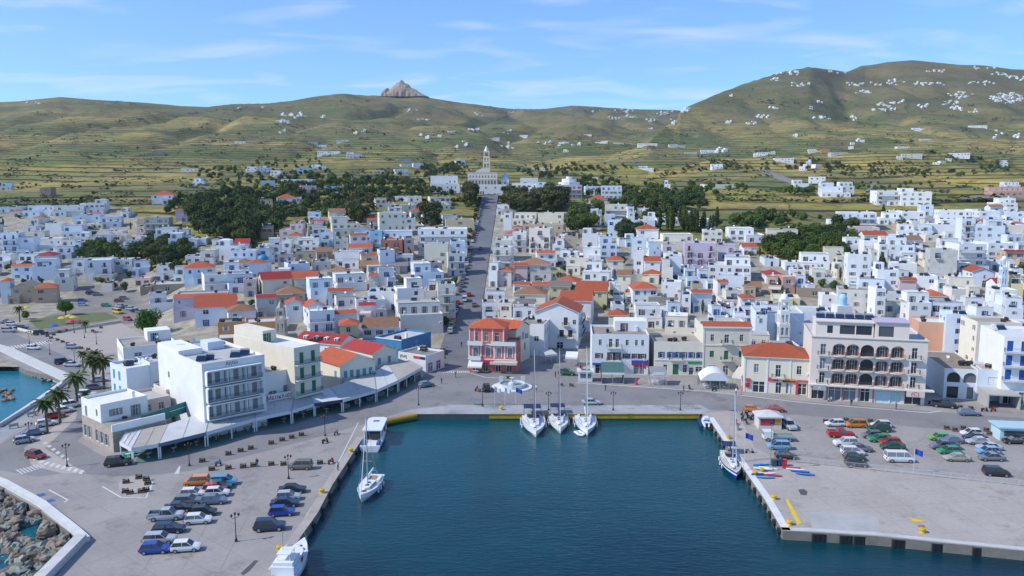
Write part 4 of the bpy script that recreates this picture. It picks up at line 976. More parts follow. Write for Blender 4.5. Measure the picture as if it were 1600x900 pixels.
# cream bank, cream neoclassical, long cream house with red roof
fr = [(x, 4.6, .85, 'w', 1.15, 'B') for x in (1.8, 4.1, 5.9, 7.6, 9.6, 11.6)]+[(2.9, .7, 1, 'n', 1.5), (5.6, .1, 1.5, 'x', 1.3, 'G'), (8.0, .7, 1, 'n', 1.5), (9.6, .1, 1.1, 'n', 1.4), (11.6, .9, 1.8, 'n', 1)]
o = house(corner(1023, 534, 8.8, 12.9, -3), R(-3), 12.9, 12, 8.8, 'c', 'f', 2, 'B', 't', 42, 'low cream building with six narrow blue shuttered windows and green doorway', 'building', name='building', front=fr)
part_box('string_course', FRAMEW, o, -6.45, 6.45, -.12, -.004, 3.9, 4.1); part_box('shop_sign', col('sign_green', (.03, .3, .1)), o, 2.2, 6.3, -.16, -.004, 3.1, 3.6); link('balcony', balcony_mesh(3.5), o, (-.9, 0, 4.12))
fr = [(2.4, 9.2, .9, 'n', 1.25), (6.1, 8.7, 1.2, 'n', 1.6), (9.9, 9.2, .9, 'n', 1.25), (2.4, 4.9, 1.1, 'c', 1.25, 'G'), (6.1, 4.3, 1.1, 'x', 1.1, 'G'), (9.9, 4.9, 1.1, 'c', 1.25, 'G'), (6.1, .1, 1.4, 'n', 1.9), (2.6, .1, 1.6, 'n', 1.9), (9.6, .1, 1.6, 'n', 1.9)]
o = house(corner(1099, 510, 13, 12.4, -3), R(-3), 12.4, 13, 13, 'c', 'f', 3, 'G', '', 43, 'tall cream neoclassical building with dark green shutters and two central balconies', 'building', name='building', front=fr)
link('balcony', balcony_mesh(3.2), o, (-.1, 0, 8.6)); link('balcony', balcony_mesh(3.2), o, (-.1, 0, 4.2))
t = MB(); t.box(-6.4, 6.4, -.3, -.004, 12.6, 13.0, 0); t.box(-6.4, 6.4, -.16, -.004, 8.0, 8.15, 0); t.box(-6.2, -5.8, -.12, -.003, .1, 12.58, 0); t.box(5.8, 6.2, -.12, -.003, .1, 12.58, 0); t.build('mouldings', FRAMEW, o)
r = MB(); r.poly([(-6.3, -.2, 13.05), (6.3, -.2, 13.05), (6.3, 2.2, 14.0), (-6.3, 2.2, 14.0)]); r.poly([(-6.3, 2.2, 14.0), (6.3, 2.2, 14.0), (6.3, 4.2, 13.05), (-6.3, 4.2, 13.05)]); r.build('tiled_ridge', tm('h'), o)
fr = [(2.9, 4.9, 1.1, 'n', 1.5), (7.9, 4.1, 1.2, 'n', 2.1), (12.6, 4.9, 1.1, 'n', 1.5), (3.6, .1, 2.9, 'n', 1.9), (8.1, .1, 1.3, 'n', 1.9), (10.4, .1, 1.2, 'n', 1.9), (13.4, .1, 2.2, 'n', 1.9)]
o = house(corner(1163, 556, 8.8, 15.6, -13), R(-13), 15.6, 11, 8.8, 'c', 'h', 2, 'W', '', 44, 'long cream two-storey house with orange hipped roof, white pilasters, red shopfronts', 'house', front=fr)
t = MB()
for x in (-7.8, -2.6, 2.6, 7.4): t.box(x, x+.4, -.12, -.003, .05, 8.4)
t.box(-7.85, 7.85, -.2, -.004, 8.42, 8.75); t.build('pilasters', FRAMEW, o); link('balcony', balcony_mesh(2.8), o, (.1, 0, 3.95))
for x0, x1, z0, z1, c in ((4.4, 7.2, 3.2, 3.6, 'sign_red'), (4.2, 4.7, .1, 3.15, 'sign_red'), (6.8, 7.3, .1, 3.15, 'sign_red'), (1.2, 4.0, 2.9, 3.4, 'sign_crimson'), (1.3, 3.9, 3.42, 3.8, 'sign_yellow'), (-2.2, .2, 3.1, 3.9, 'sign_red'), (-7.2, -6.2, 2.6, 3.4, 'sign_red'), (-7.2, -6.3, 1.2, 2.3, 'sign_crimson')):
    part_box('shop_sign', {'sign_red': col('sign_red', (.55, .06, .08)), 'sign_crimson': col('sign_crimson', (.4, .02, .05)), 'sign_yellow': col('sign_yellow', (.6, .4, .05))}[c], o, x0, x1, -.3, -.13, z0, z1)
# right end: arched two-storey, white shop, blue and white block
def arched_house():
    a = P(1473, 622, 1.4); yaw = R(-12); w = 8.2; d = 20; H = 7.2
    root = empty('building', (a.x+w/2*math.cos(yaw), a.y+w/2*math.sin(yaw), 1.4), yaw, 'low white building with two big arched openings upstairs and a cluttered brown flat roof', 'building')
    mb = MB(); mb.M = Matrix.Translation((-w/2, 0, 0)); hs = [(.6, 3.4, 3.9, 6.3), (4.1, 6.9, 3.9, 6.3), (.7, 3.2, .1, 2.9), (5.0, 6.4, .1, 2.9)]
    wall_face(mb, w, -1, H, hs, 0, .3)
    for xa, xb in ((.6, 3.4), (4.1, 6.9)): arch_spandrel(mb, xa, xb, 5.0, 6.3, 0, .3, 0)
    mb.M = None
    for x in (-w/2, w/2): mb.poly([(x, 0, -1), (x, d, -1), (x, d, H), (x, 0, H)])
    mb.poly([(-w/2, d, -1), (w/2, d, -1), (w/2, d, H), (-w/2, d, H)]); mb.build('wall', wm('w'), root)
    part_box('roof', mat('roof_weathered_brown', (.24, .19, .14), .95, .5, .5), root, -w/2+.2, w/2-.2, .2, d-.2, H-.4, H-.3)
    for x0, x1, z0, z1 in hs: g = MB(); g.poly([(x0-w/2, .35, z0), (x1-w/2, .35, z0), (x1-w/2, .35, z1), (x0-w/2, .35, z1)]); g.build('window', GLASS, root)
    for k in range(2): link('water_tank', TANK, root, (1+k*1.6, 5, H-.3), .5)
    link('satellite_dish', DISH, root, (-1, 9, H-.3)); BOXES.append((a.x, a.x+12, a.y-3, a.y+d, (1500, 578), 56, 45))
arched_house()
o = house(corner(1528, 577, 7.3, 7, -12), R(-12), 7, 9, 7.3, 'b', 'f', 2, 'W', '', 46, 'small pale blue building with blank upper wall above a grey shop canopy', 'building', name='building', front=[(3.5, 4.0, 2.4, 'c', 1.2, 'A')])
cn = MB(); cn.box(-3.3, 3.3, -7, -.01, 3.0, 3.3); cn.box(-3.3, -3.05, -6.9, -.01, 0, 3); cn.box(3.05, 3.3, -6.9, -.01, 0, 3); cn.build('shop_front', mat('pale_metal_roof', (.46, .45, .42), .6, .2), o)
fr = [(x, z, 1.3, 'x', 1.1, 'B' if k % 2 else 'B') for z in (5.6, 8.9, 12.2) for k, x in enumerate((1.3, 4.2, 7.1, 10))]+[(x, .1, 2.4, 'n', 2) for x in (1.8, 5, 8.2, 11.4)]
o = house(corner(1570, 526, 15.5, 13, -12), R(-12), 13, 15, 15.5, 'w', 'f', 4, 'B', 'to', 47, 'white four-storey block at right edge with deep blue shutters and blue railed balconies', 'apartment block', name='apartment_block', front=fr, side=[])
BR = balcony_mesh(13, 'D', 1.2).copy(); BR.materials[1] = sm('B')
for z in (5.5, 8.8, 12.1): link('balcony', BR, o, (0, 0, z))
house_px(383, 432, 503, 2, 'o', 'f', 'W', '', yaw=R(18), d=9, label='bright ochre orange house behind the grey bell tower', cat='house')
house_px(340, 384, 503, 2, 'o', 'f', 'A', 'a', yaw=R(18), d=8, label='orange house with open brown-roofed veranda, right of the green umbrella-shaped roof', cat='house')

# ---------------------------------------------------------------- bell towers
def bell_tower(pos, yaw, w, tiers, th, wallm, label, dome=None, name='bell_tower'):
    root = empty(name, pos, yaw, label, 'bell tower'); z = 0
    mb = MB(); mb.box(-w/2, w/2, -w/2, w/2, -4, th*.8); z = th*.8
    mb.build('base', wallm, root); ww = w
    for k in range(tiers):
        t = MB(); h = th
        t.box(-ww/2-.12, ww/2+.12, -ww/2-.12, ww/2+.12, z, z+.18)
        p = ww*.16
        for sx in (-1, 0, 1):
            for sy in (-1, 0, 1):
                if sx == 0 and sy == 0: continue
                if k == tiers-1 and (sx == 0 or sy == 0): continue
                t.box(sx*(ww/2-p/2)-p/2, sx*(ww/2-p/2)+p/2, sy*(ww/2-p/2)-p/2, sy*(ww/2-p/2)+p/2, z+.183, z+h*.75)
        t.box(-ww/2, ww/2, -ww/2, ww/2, z+h*.75, z+h-.003)
        t.build('tier', wallm, root); z += h; ww *= .9
    c = MB()
    if dome: c.lathe([(ww*.5, 0), (ww*.48, ww*.25), (ww*.36, ww*.5), (ww*.18, ww*.62), (.02, ww*.66)], (0, 0, z), 12)
    else: c.lathe([(ww*.5, 0), (ww*.3, ww*.5), (.08, ww*1.0)], (0, 0, z), 4)
    c.cyl((0, 0, z+ww*.5), (0, 0, z+ww*.66+1.3), .05, n=4); c.box(-.35, .35, -.04, .04, z+ww*.66+.8, z+ww*.66+.92)
    c.build('cap', dome or wallm, root, smooth=False); return root
def bt_px(px, ptop, tiers, th, w, wallm, label, Y0, dome=None):
    a, s = ray(px, ptop); Hh = th*.8+tiers*th+1.5
    p = PH(px, ptop, Hh, Y0); return bell_tower(p, 0, w, tiers, th, wallm, label, dome)
bt_px(438, 472, 4, 3.4, 3.0, mat('grey_marble', (.46, .42, .36), .8, .3, .8), 'ornate grey stone bell tower beside the ochre orange house', 150)
bt_px(1226, 459, 3, 3.8, 3.2, wm('w'), 'white bell tower with open tiers behind the long cream house', 150, wm('w'))
bt_px(1570, 398, 4, 3.2, 2.6, wm('b'), 'slim pale blue and white bell tower near the gabled church at right', 200, wm('b'))
# ---------------------------------------------------------------- pilgrimage church at the head of the avenue
def church():
    IV = mat('ivory_marble', (.66, .60, .50), .8, .15, .3)
    z0 = zg(-22, 604)
    # white terrace block facing the avenue
    fr = [(x, z, 1.2, 'n') for z in (4.2,) for x in (3, 12, 19, 26, 31)]+[(x, .3, 1.3, 'n', 1.4) for x in (3, 6, 13.4, 15.2, 17)]
    house((-21.5, 604, z0), 0, 34, 20, 7.2, 'w', 'f', 2, 'B', '', 901, 'long white courtyard building closing the top of the avenue', 'building', name='building', front=fr, side=[], par=.3)
    house(((697-800)/1250*612, 606, zg(-50, 606)-.5), R(4), 22, 26, 7.4, 'w', 'f', 2, 'B', '', 902, 'large white block with blank sunlit flank, left of the church stairs', 'building', name='building',
          front=[(x, z, 1.1, 'n') for z in (.6, 4) for x in (13, 16, 19)], side=[])
    house(((696-800)/1250*628, 622, zg(-50, 622)+5), R(4), 21, 14, 7.2, 'w', 'f', 2, 'B', '', 903, 'white upper block with two windows behind the courtyard building, left of the church', 'building', name='building', front=[(15, 2, 1.2, 'n'), (18.5, 2, 1.2, 'n')], side=[])
    house(((819-800)/1250*628, 620, zg(10, 620)+1), R(-3), 19, 10, 7.5, 'w', 'f', 2, 'B', '', 904, 'low white wing right of the domed chapel', 'building', name='building')
    house(((826-800)/1250*650, 640, zg(12, 640)+4), R(-3), 14, 12, 8, 'w', 'f', 2, 'B', '', 905, 'tall blank white block behind the low wing, right of the church', 'building', name='building', front=[])
    house(((844-800)/1250*625, 612, zg(22, 612)+1), R(-3), 7, 9, 8, 'b', 'f', 3, 'B', '', 906, 'narrow white three-storey block at the right end of the church compound', 'building', name='building')
    root = empty('church', (-23.0, 630, z0+6.3), R(1), 'cream two-storey pilgrimage church with arcaded front and tall tiered bell tower on the hilltop', 'church')
    w, d, H = 23.0, 30, 10.5; mb = MB(); mb.M = Matrix.Translation((-w/2, 0, 0))
    hs = [(x-.75, x+.75, .2, 4.0) for x in [1.8+k*2.42 for k in range(9)]]+[(x-.45, x+.45, 6.0, 7.9) for x in [1.8+k*2.42 for k in range(9)]]
    wall_face(mb, w, -3, H, hs, 0, .8)
    for xa, xb, za, zb in hs: arch_spandrel(mb, xa, xb, zb-(xb-xa)/2, zb, 0, .5, 0, 6)
    mb.M = None
    for x in (-w/2, w/2): mb.poly([(x, 0, -3), (x, d, -3), (x, d, H), (x, 0, H)])
    mb.poly([(-w/2, d, -3), (w/2, d, -3), (w/2, d, H), (-w/2, d, H)])
    mb.box(-w/2-.3, w/2+.3, -.3, -.004, 4.8, 5.1); mb.box(-w/2-.3, w/2+.3, -.3, -.004, H-.3, H)
    mb.build('wall', IV, root)
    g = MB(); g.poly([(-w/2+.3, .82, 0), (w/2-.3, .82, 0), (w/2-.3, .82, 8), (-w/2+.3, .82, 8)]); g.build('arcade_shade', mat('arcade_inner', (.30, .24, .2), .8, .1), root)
    r = MB(); r.poly([(-w/2, 0, H+.01), (w/2, 0, H+.01), (w/2, d, H+.01), (-w/2, d, H+.01)], 0)
    r.poly([(-6, .0, H), (6, 0, H), (0, 0, H+3.2)], 1); r.poly([(-6, 0, H), (0, 0, H+3.2), (0, d, H+3.2), (-6, d, H)], 0); r.poly([(6, 0, H), (6, d, H), (0, d, H+3.2), (0, 0, H+3.2)], 0)
    r.build('roof', [IV, IV], root)
    st = MB()
    for k in range(8): st.box(-4-k*.3, 4+k*.3, -.8-k*.7, -.1-k*.7, -.6-k*.45, -.15-k*.45)
    st.build('stairs', wm('w'), root)
    bt = bell_tower((-20.0, 636, z0+6.3+H), 0, 5.6, 3, 4.3, IV, 'x'); del bt['label']; del bt['category']; adopt(bt, root, 'bell_tower')
    # domed chapel to the right
    r2 = empty('chapel', (-5.5, 640, z0+6.5), 0, 'small white chapel with pale blue dome right of the large church', 'chapel')
    c = MB(); c.box(-3, 3, -3, 3, -5, 4.5); c.lathe([(2.5, 4.5), (2.5, 6.3)], n=12); c.build('wall', wm('w'), r2)
    c = MB(); c.lathe([(2.7, 6.3), (2.6, 7.3), (2.0, 8.3), (1.1, 8.9), (.05, 9.1)], n=16); c.build('dome', mat('pale_blue_dome', (.35, .58, .68), .6, .05), r2, smooth=True)
    part_box('window', GLASS, r2, -.5, .5, -3.05, -3.005, 1, 2.6)
church()
o = house_px(868, 911, 289, 3, 'l', 'f', 'R', 'L', yaw=R(-3), d=16, label='broad lilac hotel with stepped white crown among the trees, right of the church', cat='hotel', name='hotel')
for k, (r_, h0, h1) in enumerate(((7.6, 9.6, 11.6), (5.2, 11.6, 14.0), (2.2, 14.0, 15.6))):
    c = MB(); c.lathe([(r_, h0), (r_, h1), (.05, h1+.02)], (0, 8, 0), 12); c.build('roof_tier', mat('roof_white_paint', (.72, .72, .71), .85, .2, .5), o)
# gabled church in the right part of the town
house_px(1520, 1553, 425, 2, 'b', 'G', 'D', '', yaw=R(-10), d=14, label='pale blue-white church with orange gabled roof and dark arched door', cat='church', name='church', front=[(4.5, .1, 1.5, 'n', 2.0), (4.5, 3.6, .8, 'n')])
r2 = empty('chapel', PH(412, 428, 0, 200), 0, 'tiny white chapel with bright blue dome at the left town centre', 'chapel')
c = MB(); c.box(-2.6, 2.6, -2.6, 2.6, -5, 4.8); c.lathe([(2.1, 4.8), (2.1, 6.0)], n=12); c.build('wall', wm('w'), r2)
c = MB(); c.lathe([(2.3, 6.0), (2.2, 6.9), (1.7, 7.7), (.9, 8.2), (.05, 8.4)], n=16); c.build('dome', mat('bright_blue_dome', (.02, .22, .42), .5, .05), r2, smooth=True)
r2 = empty('chapel', PH(1314, 520, 0, 200), 0, 'small white chapel with light blue belfry just behind the large beige hotel', 'chapel')
c = MB(); c.box(-2.4, 2.4, -2, 3, -5, 9); c.build('wall', wm('w'), r2); c = MB(); c.lathe([(1.3, 9), (1.3, 11.2), (1.1, 11.9), (.7, 12.4), (.05, 12.7)], n=10); c.build('belfry', wm('u'), r2)
# ---------------------------------------------------------------- the town, one line per house (position along the front, roof-line height, storeys, wall, roof, shutters, extras)
TOWN = {
(0, 300): """0 130 95 1 w f W;140 310 85 2 b f W;60 135 125 1 w h W;340 520 85 2 w f W L;500 650 70 2 w f W u;455 620 145 2 b f B;620 750 155 2 w f W u;280 380 195 2 w f W;380 540 210 2 b f B
540 640 195 1 c f W;900 1055 160 3 g f W L;850 900 215 2 p f W;960 1100 225 3 w f W;1050 1200 290 2 b f W u;1110 1200 235 2 w f W;1200 1290 290 1 b f B;1095 1150 115 2 l h W;1140 1210 145 1 l f W
0 110 255 4 b f B B;115 205 285 3 b f W;185 360 295 2 w f R;360 450 300 2 w f W;450 505 315 2 b f B;385 545 250 1 w f W;575 720 270 2 w f W;715 790 265 1 c f R;740 860 300 2 w f W;860 950 270 1 w f W
70 200 460 2 b s B;200 330 425 3 b f B;335 450 490 3 w f B;400 520 425 2 w f W;530 690 425 3 w f R B;575 705 515 1 c f W;705 820 420 2 w f G L;825 930 430 2 b f B u;630 700 570 1 w f B;840 940 535 1 p f R
960 1180 575 1 s f W;875 945 590 1 s f W;1080 1145 470 2 w f G;1150 1340 475 2 b h B;1155 1300 400 1 w f W;1240 1335 365 2 w f R;1345 1500 335 2 w f W u;1445 1600 365 2 b f B;1400 1560 440 2 w f B
1275 1465 515 2 w f W L;1425 1600 520 2 b f B;1520 1600 545 2 p f W;945 1085 18 2 w h B;1250 1320 22 1 w f W;60 215 600 2 t G W ra;220 350 600 2 t h R;0 60 560 3 b h B
930 1080 640 2 w f W u;1085 1420 650 2 l s W;1215 1475 720 2 b g B;1425 1600 745 2 w h W rn""",
(400, 300): """25 105 45 3 t f R;130 260 38 2 w h W;175 270 92 1 w h W;320 400 125 2 b f B;25 110 212 2 s f R;140 285 198 3 p f W;190 280 275 2 w h W;320 440 200 2 c f W;345 500 222 2 w f B
470 645 158 3 c f W;455 560 125 2 c g W rn;550 620 72 1 w f W;745 870 38 2 c f R;865 1040 27 1 w f W;1085 1225 28 2 c f R;875 1230 78 1 c f R;960 1055 124 1 w h W;765 945 130 4 c f W;1180 1370 172 2 y f W
585 700 268 3 w s W;710 790 242 3 u f W;790 985 248 3 b f W;775 918 300 3 r f R B;922 990 285 3 p f W;1000 1330 230 4 w f B L;1045 1205 322 3 c f W;1215 1310 308 3 b f W;30 150 332 2 w f W;150 215 305 2 w f W
245 390 288 2 w f W u;400 480 255 2 b f W;485 580 292 2 g f W;600 720 300 2 w f B;655 760 395 2 c s R;770 870 362 3 w f B;870 985 395 2 w f B;485 650 378 2 w f R L;375 480 372 1 t g W rn;240 365 372 2 t f W
135 235 392 2 p f W;645 770 462 1 t g W rn;775 950 462 1 g g W ra;985 1180 452 3 w f B;1195 1310 382 3 w f B B;765 870 482 2 w f B;500 700 515 2 w f R u;335 490 545 3 b f W;195 340 445 2 b f W
35 230 545 2 c g W rr;235 310 540 2 c g W;0 115 352 2 w f B;125 310 635 1 t h W rn;0 130 655 2 g s W rr;875 1050 545 4 w f R;1052 1125 560 4 w f R;1130 1250 575 4 w f W B;705 760 520 2 w s W
690 915 622 2 w f B t;445 610 615 2 w s W;505 640 658 2 w f B;640 750 705 2 w s R rr;185 310 700 2 w G W;310 440 715 2 w G W;330 495 740 3 w f B B;460 640 755 2 w s B;890 1180 705 3 w f W u
520 640 830 3 y h R;660 885 848 2 w g R rn;1545 1600 130 3 w f W;1475 1600 300 3 w f W B;1480 1600 345 3 w f W B;1450 1510 442 3 w f W;1510 1600 492 2 p h W;1425 1560 622 2 w f R u;1412 1500 692 2 w f B;1505 1600 692 2 c f R""",
(800, 300): """0 150 132 2 c f W;155 330 132 2 c f W;60 330 202 2 t f B;0 60 222 1 w h W;100 245 225 4 w f R Bo;0 92 252 3 w f W B;250 325 290 3 w f W;480 600 45 2 c h W;575 720 78 3 w f W L;725 770 90 3 w f W
775 895 102 1 w f W;595 690 172 3 b f B;700 900 178 1 b f W;900 1050 165 1 w f B;1060 1255 168 1 w f B;325 405 278 3 t f W;300 325 262 2 w f W;435 540 258 2 w f W u;545 660 278 3 b f B u
395 560 352 2 w f R;150 275 378 2 w s W;50 250 455 2 w h W rn;0 100 455 2 p s W;590 700 425 2 c h W;335 485 408 2 c f W;440 630 442 2 w f B u;745 850 288 3 b f B;855 935 312 3 b f W
875 1155 268 2 c f W o;975 1060 402 3 w f B a;1075 1280 318 4 l f R B;1288 1445 335 3 l f W;1225 1500 412 3 w f R u;1360 1590 228 2 w f R;825 930 432 2 w g W;935 1010 422 3 w f W;760 825 372 3 w f W
1042 1155 478 2 b f L;1170 1275 492 2 b f B;1285 1455 522 2 w f W;810 925 515 1 c h W;130 305 485 1 y f W t;535 650 508 2 w f W;655 745 520 2 c g W rn;750 915 605 2 w h W;120 240 575 2 w s R
0 115 575 2 w s R;5 215 640 2 c h W rn;235 370 590 2 y g W ra;395 600 620 2 y g W;290 500 680 3 w g W;930 1060 562 2 w f W;705 900 625 1 w s W;1118 1258 625 2 w s L;1125 1195 572 2 t f W
1285 1355 562 2 w s W;775 940 715 2 w f D;600 715 770 2 c h W;625 705 702 1 w f W;840 935 652 1 c f W;945 1060 695 2 b f L;1435 1520 665 2 w h W;1445 1560 592 1 t g W rn;950 1195 785 2 c f W
1255 1360 712 2 b f B;1368 1470 755 2 b f B;1290 1455 810 1 w s W;165 395 742 3 w f G u;1525 1600 705 4 b f B;0 150 725 3 w f W;5 90 660 1 w f B;630 700 590 2 w f W;1060 1120 640 2 w f W""",
(1200, 300): """335 520 2 1 w f W;680 830 -8 3 w f R L;835 1025 -2 3 w f W u;445 680 128 3 w f W L;695 830 128 2 w f W;838 985 122 2 w f W;1075 1265 115 3 w f W;1325 1450 118 2 w f W;1500 1600 122 2 b f W
1418 1560 38 2 w f W;0 200 238 2 c f W;380 465 172 1 w f W;475 700 222 2 p f W;350 480 232 1 w f W;465 590 288 2 w f W;600 695 302 3 w f R B;700 755 282 4 w f W;760 920 288 3 w f W
825 920 200 2 w f W;920 1030 205 2 b f W;1030 1200 202 2 w f W u;1215 1300 165 5 w f R B;1305 1480 172 4 b f W;1315 1420 232 2 w f W;1470 1600 205 3 w f W;1090 1205 292 3 w f W;1195 1370 325 4 w f B L
1375 1550 318 2 w f B;1020 1185 362 4 w f B B;925 1010 335 2 w f W;645 755 360 2 w f W;210 390 388 2 w f R;500 650 388 4 w f W;770 930 445 2 w f L;830 915 412 1 w f W;290 430 485 2 w f W
135 235 482 1 w f B;0 90 530 2 t f R a;92 175 528 2 k f W;180 290 522 2 w f B;685 820 485 3 w f B u;825 930 548 2 p s W;935 1060 525 2 w f B o;1065 1140 552 2 w f W;1145 1305 535 2 c f W
1530 1600 522 3 y f B;1530 1600 432 2 w f W;515 735 548 2 b f W t;440 670 612 3 w f W;675 740 602 4 w f W;340 435 642 2 w f R;888 1030 632 4 w f W;1035 1240 692 3 w f D;1150 1240 605 2 w f W
735 880 692 2 w f W;1255 1370 665 2 w f B o;1330 1485 725 2 w f B;1500 1600 665 3 w f W;945 1185 815 3 a f W;1120 1290 765 4 b f B;1310 1590 815 4 c f W;160 390 745 2 b f W;180 335 600 1 s f W"""}
for (ox, oy), txt in TOWN.items():
    for row in txt.replace('\n', ';').split(';'):
        t = row.split()
        if not t: continue
        fl = t[7] if len(t) > 7 else ''; rc = None
        if fl.startswith('r') and len(fl) == 2: rc = fl[1]; fl = ''
        house_px(ox+float(t[0])/4, ox+float(t[1])/4, oy+float(t[2])/4, int(t[3]), t[4], t[5], t[6], fl, roofcol=rc)
NLIST = len(HOUSES)
house_px(1180, 1258, 489, 3, 'b', 'f', 'W', '', yaw=R(-10), d=14, label='large pale blue church hall wall behind the long cream house', cat='hall', name='hall', front=[(3, 5.5, .9, 'n')], side=[])
# ---------------------------------------------------------------- smaller houses that close the gaps between the others
def fill_town(limit, y_lo, y_hi, seed, size=(6, 11), maxn=2, xr=(-20, 1625), out=False):
    rf = random.Random(seed); made = 0
    for _ in range(16000):
        if made >= limit: break
        px = rf.uniform(*xr); py = rf.uniform(y_lo, y_hi)
        if in_town(px, py) < .9: continue
        if px < 225 and py > 440 or (px < 300 and py > 462): continue
        if px < 500 and py > 520: continue
        if 760 < px < 1180 and py > 545: continue
        p = PH(px, py, 0, 200)
        if p.y < 216 or -27 < p.x < -6 or any(in_poly(px, py, s) for s in STREETS): continue
        n = 1 if rf.random() < .5 else min(2, maxn); H = {1: 3.5, 2: 6.4}[n]*rf.uniform(.95, 1.1)
        w = rf.uniform(*size); d = rf.uniform(*size)+1
        yaw = R((10 if px < 740 else -8)+rf.uniform(-8, 8))
        r = .5*(w*.95); x0, x1, y0, y1 = p.x-r, p.x+r, p.y-.1, p.y+d*.95
        if any(x0 < b[1] and x1 > b[0] and y0 < b[3] and y1 > b[2] for b in BOXES): continue
        tp = topx((p.x, p.y, p.z+H)); hwpx = w/2*FPX/p.y; ok = True
        for b in BOXES:
            if b[2] > p.y and abs(b[4][0]-tp[0]) < hwpx+b[5]/2-2 and tp[1] < b[4][1]+b[6]*.42: ok = False; break
        if not ok: continue
        wl = rf.choices('wbcgtspy', (72, 12, 7, 3, 2, 1, 3, 1))[0]; rf_ = rf.choices('fhgGs', (76, 9, 6, 4, 5))[0]
        house(p, yaw, w, d, H, wl, rf_, n, rf.choices('WBRGTDL', (34, 30, 9, 5, 5, 10, 5))[0], rf.choice(('', '', 'u', 't', 'o', 'c')), seed*1000+made, roofcol=rf.choice('hhnra'))
        made += 1
        if out: HOUSES[-1]['out'] = True
    return made
fill_town(60, 335, 560, 6, xr=(1625, 1860), out=True); fill_town(30, 335, 440, 8, xr=(-220, -20), out=True)
print('fill', fill_town(150, 335, 575, 5), len(HOUSES))
# ---------------------------------------------------------------- houses on the slopes above the town
HILL = """229 257 237 2 s;282 310 263 1 w;300 319 278 2 b;62 79 293 2 s;366 384 221 1 w;383 400 260 2 w;495 511 226 2 b;494 532 236 2 w;541 566 240 2 w;480 497 222 1 w;525 547 219 1 w;405 424 262 2 w;421 438 266 2 w
460 486 262 2 b;484 510 260 1 w;437 490 280 2 w;469 495 290 2 p;505 536 291 2 u;407 430 282 2 w;582 600 266 1 p;617 639 264 2 b;626 642 257 1 w;645 662 255 2 w;712 728 250 2 w;659 675 233 2 o;430 452 188 1 w
757 781 216 1 w;700 712 204 2 w;620 646 249 1 g;803 825 212 1 w;872 890 222 1 w;910 925 210 1 w;929 950 222 1 w;959 975 223 1 w;996 1028 224 1 w;1045 1072 227 1 w;1070 1090 238 1 g;1095 1115 234 2 b
997 1022 259 2 w;988 1008 249 1 s;880 889 233 2 w;1112 1131 256 2 w;1099 1155 288 1 c;1038 1048 281 3 w;1178 1200 238 2 w;830 852 263 1 w;914 940 291 2 b;938 973 290 3 b;926 934 277 1 w
1210 1241 247 2 w;1200 1212 238 1 w;1264 1282 233 2 c;1283 1297 233 2 r;1326 1334 228 2 w;1298 1325 238 1 g;1408 1442 240 2 w;1462 1515 239 1 w;1402 1422 229 1 w;1438 1455 217 1 w;1426 1455 201 1 w;1515 1542 196 2 w
1562 1576 250 3 w;1241 1265 281 2 w;1264 1290 276 2 w;1284 1318 285 3 w;1314 1336 284 3 w;1572 1595 284 2 w;1552 1610 292 2 k;1012 1020 200 1 w;415 432 300 1 w;455 470 308 2 w;520 538 305 1 w;548 562 318 2 w;575 590 312 1 c;610 628 322 2 w;640 655 318 1 w;905 920 318 2 w;922 940 326 3 w;945 962 335 2 w;968 985 342 2 w;1005 1025 338 1 w;1060 1080 330 1 w;352 366 300 1 w;340 352 332 1 t;0 16 285 2 b;5 14 270 1 s"""
for row in HILL.replace('\n', ';').split(';'):
    t = row.split(); house_px(float(t[0]), float(t[1]), float(t[2]), int(t[3]), t[4], 'f', 'W', 'u' if len(HOUSES) % 3 == 0 else '')
